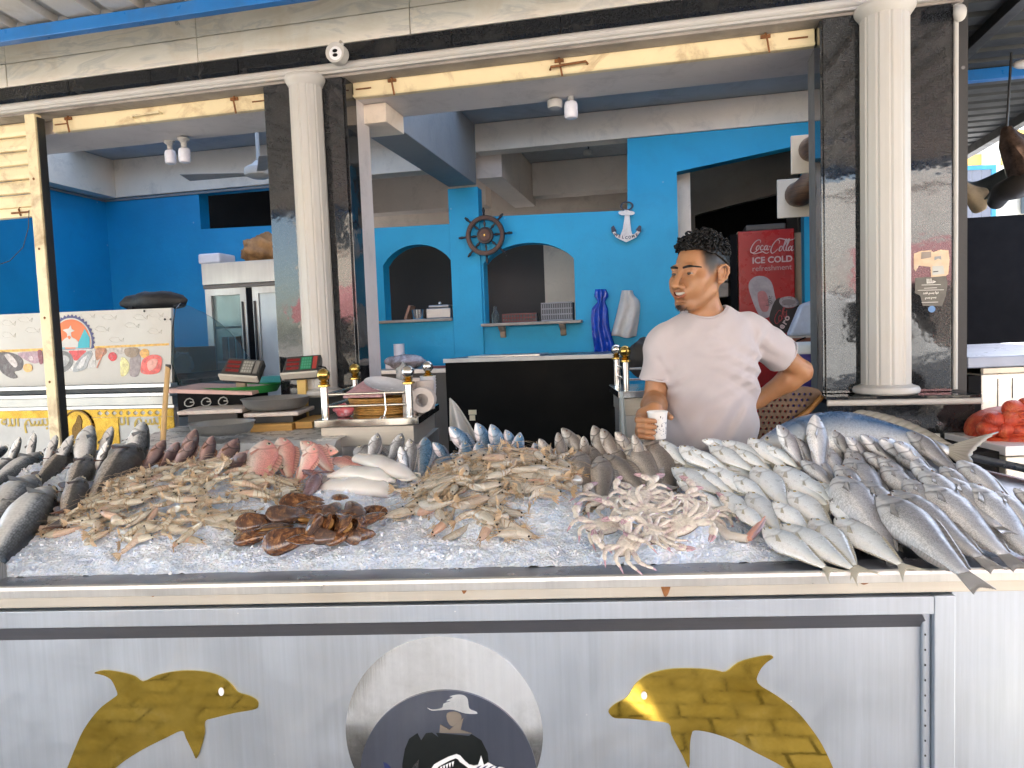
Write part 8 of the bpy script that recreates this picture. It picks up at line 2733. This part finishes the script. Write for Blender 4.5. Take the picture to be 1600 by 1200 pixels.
# eyes, brows, teeth, nails
def hmat(p): return Matrix.Translation(Hw(p)) @ Matrix.Rotation(YAW, 4, 'Z')
SCL = mat('eye_white', (.24, .20, .18), .12, 0, .02)
IRIS = mat('dark_brown_iris', (.025, .012, .006), .06)
for sd in (1, -1):
    o = MB().ball((0, 0, 0), .0122, 20, 14).build('eye', SCL, man, MI @ hmat((sd * .031, -.0795, .0066)), smooth=80)
    MB().ball((-.0005, -.0094, .0004), (.0076, .0044, .0072), 16, 10).build('iris', IRIS, o, smooth=80)
HAIRM = mat('black_hair', (.006, .0055, .0055), .42, 0, .3, 60, spec=.3)
for sd in (1, -1):
    P = []
    for i in range(10):
        u = i / 9
        x = sd * lerp(.011, .054, u)
        z = .0255 + .0075 * math.sin(u * 2.2) - .006 * u
        P.append(tuple(Hw((x, face_y(x, z) - .0006, z))))
    MB().tube(P, [lerp(.0036, .0046, min(1, i / 4)) * (1 if i < 6 else 1 - .16 * (i - 5)) for i in range(10)], 8).build('eyebrow', HAIRM, man, MI, smooth=80)
tp = [tuple(Hw((p[0] * .98, p[1] + .0062, p[2] + .0022))) for p in mid]
MB().tube(tp, [.0024, .0056, .0064, .0066, .0064, .0056, .0024], 10, flat=1).build('teeth', mat('teeth', (.55, .51, .45), .2, 0, .03), man, MI, smooth=80)
# hair: a close cap and many small curls
hxs = np.arange(-.11, .1101, .003); hys = np.arange(-.125, .1351, .003); hzs = np.arange(-.03, .1701, .003)
Hf = Field(hxs, hys, hzs)
def cap_fn(x, y, z):
    d = ell((0, .014, .038), (.079, .1015, .0955))(x, y, z)
    line = np.where(y < -.03, .080 - (y + .03) * .06, np.where(y < .03, .080 - (y + .03) / .06 * .034, .046 - (y - .03) * .40))
    line = line + np.clip((np.abs(x) - .05) / .02, 0, 1) * np.clip((-.01 - y) / .02, 0, 1) * -.012
    return np.maximum(d, (line - z))
Hf.add(cap_fn, (-9, -9, -9), (9, 9, 9), 0)
Hf.add(lambda x, y, z: .0022 * np.sin(x * 420) * np.sin(y * 380) * np.sin(z * 410 + 1), (-9, -9, -9), (9, 9, 9), 0, 'warp')
hme, _ = Hf.mesh('hair_cap')
hme.materials.append(HAIRM)
HM = Matrix.Translation(HC) @ Matrix.Rotation(YAW, 4, 'Z') @ Matrix.Rotation(TILT, 4, 'Y')
hair = link('hair', hme, man, MI @ HM)
rs = random.Random(17)
mb = MB()
k = 0
while k < 520:
    th_, ph = rs.uniform(0, 2 * math.pi), math.acos(rs.uniform(.02, 1))
    d = Vector((math.sin(ph) * math.cos(th_), math.sin(ph) * math.sin(th_), math.cos(ph)))
    p = Vector((d.x * .079, .012 + d.y * .101, .040 + d.z * .094))
    lim = .082 if p.y < .02 else .066
    if p.z < lim or (p.y < -.05 and p.z < .086):
        continue
    lift = rs.uniform(.000, .020) * min(1, (p.z - .06) / .05)
    if p.y < -.045:
        lift *= .8
        p.y -= .004
    p += d * lift
    r = rs.uniform(.0052, .0092)
    ax = Vector((rs.gauss(0, 1), rs.gauss(0, 1), rs.gauss(0, 1))).normalized()
    u_ = ax.orthogonal().normalized(); v_ = ax.cross(u_)
    a0 = rs.uniform(0, 6.28)
    tn = rs.uniform(4.0, 7.5)
    mb.tube([p + u_ * (r * (1 - .35 * i / 8) * math.cos(a0 + tn * i / 8)) + v_ * (r * (1 - .35 * i / 8) * math.sin(a0 + tn * i / 8)) + ax * (.006 * i / 8) for i in range(9)], [.0021, .0025, .0026, .0026, .0026, .0025, .0023, .0019, .0008], 5)
    k += 1
mb.build('curls', HAIRM, hair, None, smooth=80)
mb = MB()
for k in range(36):
    x = rs.gauss(0, .008); z = -.100 + rs.uniform(-.010, .008)
    y = face_y(x, z)
    mb.tube([Hw((x, y + .001, z)), Hw((x + rs.gauss(0, .001), y - .003, z - .004)), Hw((x * .9, y - .003, z - .009))], [.0008, .0007, .0003], 4)
mb.build('goatee', HAIRM, man, MI, smooth=80)
# T-shirt
Sx = np.arange(HC[0] - .30, HC[0] + .34, .0055); Sy = np.arange(2.22, 2.74, .0055); Sz = np.arange(.90, HC[2] - .0, .0055)
S_F = Field(Sx, Sy, Sz)
def sadd(fn, k): S_F.add(fn, (-9, -9, -9), (9, 9, 9), k)
CH2 = CH + np.array((0, 0, -.01))
sadd(ell(CH2, (.166, .108, .20)), 0)
sadd(ell(WA, (.160, .104, .22)), .07)
sadd(ell(PE, (.166, .112, .16)), .06)
sadd(cone(NB + np.array((-.02, .012, -.030)), SR + np.array((.016, .0, .006)), .060, .052), .04)
sadd(cone(NB + np.array((.02, .012, -.030)), SL + np.array((-.016, .0, .006)), .060, .052), .04)
def sleeve(S_, E_2, f, r0, r1):
    e = lerp(S_, E_2, f)
    ab = (E_2 - S_) / np.linalg.norm(E_2 - S_)
    cn = cone(S_, S_ + ab * .34, r0, r0 + (r1 - r0) * .34 / np.linalg.norm(e - S_))
    return lambda X, Y, Z: np.maximum(cn(X, Y, Z), (X - e[0]) * ab[0] + (Y - e[1]) * ab[1] + (Z - e[2]) * ab[2])
sadd(sleeve(SR, ER + np.array((-.003, 0, 0)), .62, .056, .058), .022)
sadd(sleeve(SL, EL, .62, .060, .064), .022)
def folds(X, Y, Z):
    a = np.exp(-(((X - (SL[0] - .01)) / .11)**2 + ((Z - (SL[2] - .14)) / .12)**2))
    u = (X * .62 + Z * 1.0)
    s_ = np.sin(u * 80 + 9 * X + 2 * np.sin(Z * 23))
    f = .0065 * np.sign(s_) * np.abs(s_) ** 1.6 * a
    a2 = np.exp(-(((X - SR[0] - .03) / .07)**2 + ((Z - SR[2] + .12) / .10)**2))
    f += .0040 * np.sin((Z * .9 - X * .7) * 105) * a2
    low = np.clip((CH[2] + .02 - Z) / .25, 0, 1)
    f += .0034 * low * np.sin(X * 46 + 3 * np.sin(Z * 9) - Z * 14) + .0022 * low * np.sin(X * 80 - Z * 46)
    f += .0022 * np.sin(X * 33 + Z * 41) + .0016 * np.sin(X * 71 - Z * 63 + 1.3)
    a3 = np.exp(-(((X - NB[0]) / .10)**2 + ((Z - NB[2] + .09) / .06)**2))
    f += .0022 * a3 * np.sin(np.sqrt((X - NB[0])**2 + (Z - NB[2] - .02)**2) * 150)
    for (ax_, ay_, bx_, by_, am) in ((1180, 586, 1122, 612, .007), (1182, 604, 1112, 640, .006), (1186, 560, 1150, 580, .006), (1036, 562, 1062, 604, .006), (1194, 522, 1184, 566, .006), (1050, 640, 1078, 692, .005), (1164, 640, 1136, 694, .006), (1216, 522, 1204, 552, .004), (1012, 548, 1026, 582, .004), (1120, 520, 1172, 548, .004)):
        pa, pb = T3(ax_, ay_, 2.37), T3(bx_, by_, 2.37)
        dx, dz = pb[0] - pa[0], pb[2] - pa[2]; L2 = dx * dx + dz * dz
        tt_ = np.clip(((X - pa[0]) * dx + (Z - pa[2]) * dz) / L2, 0, 1)
        ex, ez = X - pa[0] - tt_ * dx, Z - pa[2] - tt_ * dz
        sg = (ex * dz - ez * dx) / math.sqrt(L2)
        d2 = ex * ex + ez * ez
        env = am * np.exp(-d2 / .016**2) * (1 - .55 * tt_)
        f += env * np.sin(np.clip(sg / .011, -3.1, 3.1)) * (Y < PE[1])
    return f
S_F.add(folds, (-9, -9, -9), (9, 9, 9), 0, 'warp')
nd = (NT - NB) / np.linalg.norm(NT - NB)
ring_c = np.array(T3(1102, 482, 2.462))
S_F.add(ell(ring_c + np.array((-.002, -.022, .030)), (.072, .088, .066)), (-9, -9, -9), (9, 9, 9), .006, 'sub')
S_F.add(cone(ring_c - np.array((.0, -.02, .06)), ring_c + np.array((.0, .0, .12)), .060, .085), (-9, -9, -9), (9, 9, 9), .006, 'sub')
hem = WA[2] - .20
S_F.add(lambda X, Y, Z: Z - hem, (-9, -9, -9), (9, 9, 9), 0, 'sub')
# hollow sleeves so the arms come out of an opening
for S_, E_2, f, r in ((SR, ER, .62, .048), (SL, EL, .62, .053)):
    e = lerp(S_, E_2, f); ab = (E_2 - S_) / np.linalg.norm(E_2 - S_)
    S_F.add(cone(e - ab * .012, e + ab * .006, r * .92, r * .92), (-9, -9, -9), (9, 9, 9), .002, 'sub')
sme, SV = S_F.mesh('t_shirt')
m, nt, b = new_mat('pinkish_white_cotton')
tc = nt.nodes.new('ShaderNodeTexCoord')
n = _noise(nt, 5, 5, .6, tc.outputs['Object'])
c = _ramp(nt, n, [(.3, (.44, .395, .405)), (.7, (.50, .45, .46))])
nt.links.new(c, b.inputs['Base Color'])
b.inputs['Roughness'].default_value = .85
b.inputs['Sheen Weight'].default_value = .25
w = _noise(nt, 600, 2, .5, tc.outputs['Object'])
_bump(nt, b, w, .15, .001)
SHIRT = m
sme.materials.append(m)
link('t_shirt', sme, man, MI)
# ribbed neckband and hems
_q = SV - (ring_c + np.array((0, .0, 0)))
_r = np.hypot(_q[:, 0], _q[:, 1]); _a = np.arctan2(_q[:, 1], _q[:, 0])
NBP = []
for k in range(32):
    w = np.abs((_a - (-math.pi + (k + .5) * 2 * math.pi / 32) + math.pi) % (2 * math.pi) - math.pi) < .14
    w &= (_r < .14) & (_q[:, 2] > -.14)
    if w.any():
        i = np.argmax(np.where(w, _q[:, 2] - .35 * _r, -9))
        NBP.append(SV[i])
NBP = np.array(NBP)
for _ in range(3):
    NBP = (np.roll(NBP, 1, 0) + 2 * NBP + np.roll(NBP, -1, 0)) / 4
def band(pts, r, name='neckband'):
    MB().tube(pts, r, 8, cap=False).build(name, SHIRT, man, MI, smooth=80)
for S_, E_2, f, r in ((SR, ER, .62, .0555), (SL, EL, .62, .0615)):
    e = lerp(S_, E_2, f - .02); ab = Vector((E_2 - S_) / np.linalg.norm(E_2 - S_))
    u_ = ab.orthogonal().normalized(); v_ = ab.cross(u_)
    band([Vector(e) + u_ * r * math.cos(k * .314) + v_ * r * math.sin(k * .314) for k in range(21)], .0032, 'sleeve_hem')
band([Vector(p) + Vector((0, 0, -.0015)) for p in list(NBP) + [NBP[0]]], .0042)
# trousers and shoes below the stall's edge
tr = Field(np.arange(PE[0] - .24, PE[0] + .24, .012), np.arange(PE[1] - .2, PE[1] + .22, .012), np.arange(.02, 1.06, .012))
def tadd(fn, k): tr.add(fn, (-9, -9, -9), (9, 9, 9), k)
tadd(ell((PE[0], PE[1], .93), (.155, .105, .12)), 0)
for sd in (1, -1):
    tadd(cone((PE[0] + sd * .085, PE[1], .90), (PE[0] + sd * .10, PE[1] - .01, .48), .088, .068), .03)
    tadd(cone((PE[0] + sd * .10, PE[1] - .01, .48), (PE[0] + sd * .11, PE[1] + .02, .08), .068, .058), .02)
tme, _ = tr.mesh('trousers')
tme.materials.append(mat('dark_trousers', (.03, .03, .04), .8))
link('trousers', tme, man, MI)
for sd in (1, -1):
    MB().ball((PE[0] + sd * .115, PE[1] - .04, .045), (.05, .13, .04), 16, 10).build('shoe', mat('dark_shoe', (.02, .02, .02), .5), man, MI, smooth=80)
# paper cup with a printed sketch
t = thing('paper_cup', 'white paper cup with black and blue print in the man\'s hand', 'cup', Matrix.Translation(tuple(CUP - np.array((0, 0, .041)))))
MB().lathe([(.001, .004), (.0225, .004), (.023, 0), (.0245, 0), (.0298, .078), (.0315, .079), (.0320, .0815), (.0312, .083), (.0292, .080), (.0288, .07), (.001, .066)], seg=40).build('cup', mat('white_paper', (.74, .73, .71), .5, 0, .03), t, smooth=40)
rs = random.Random(5)
INKB, INKL = mat('black_print', (.03, .03, .035), .5), mat('blue_grey_print', (.16, .19, .28), .5)
for k in range(46):
    z = rs.uniform(.010, .066); a = rs.uniform(-2.6, -.15)
    r = .0245 + (.0298 - .0245) * z / .078 + .0004
    w = rs.uniform(.04, .16); h = rs.choice((.0012, .002, .006))
    n_ = 3
    P = [[(r * math.cos(a + w * i / n_), r * math.sin(a + w * i / n_), z + h * j) for i in range(n_ + 1)] for j in (0, 1)]
    o = MB().grid(P).build('print', INKB if k % 3 else INKL, t)
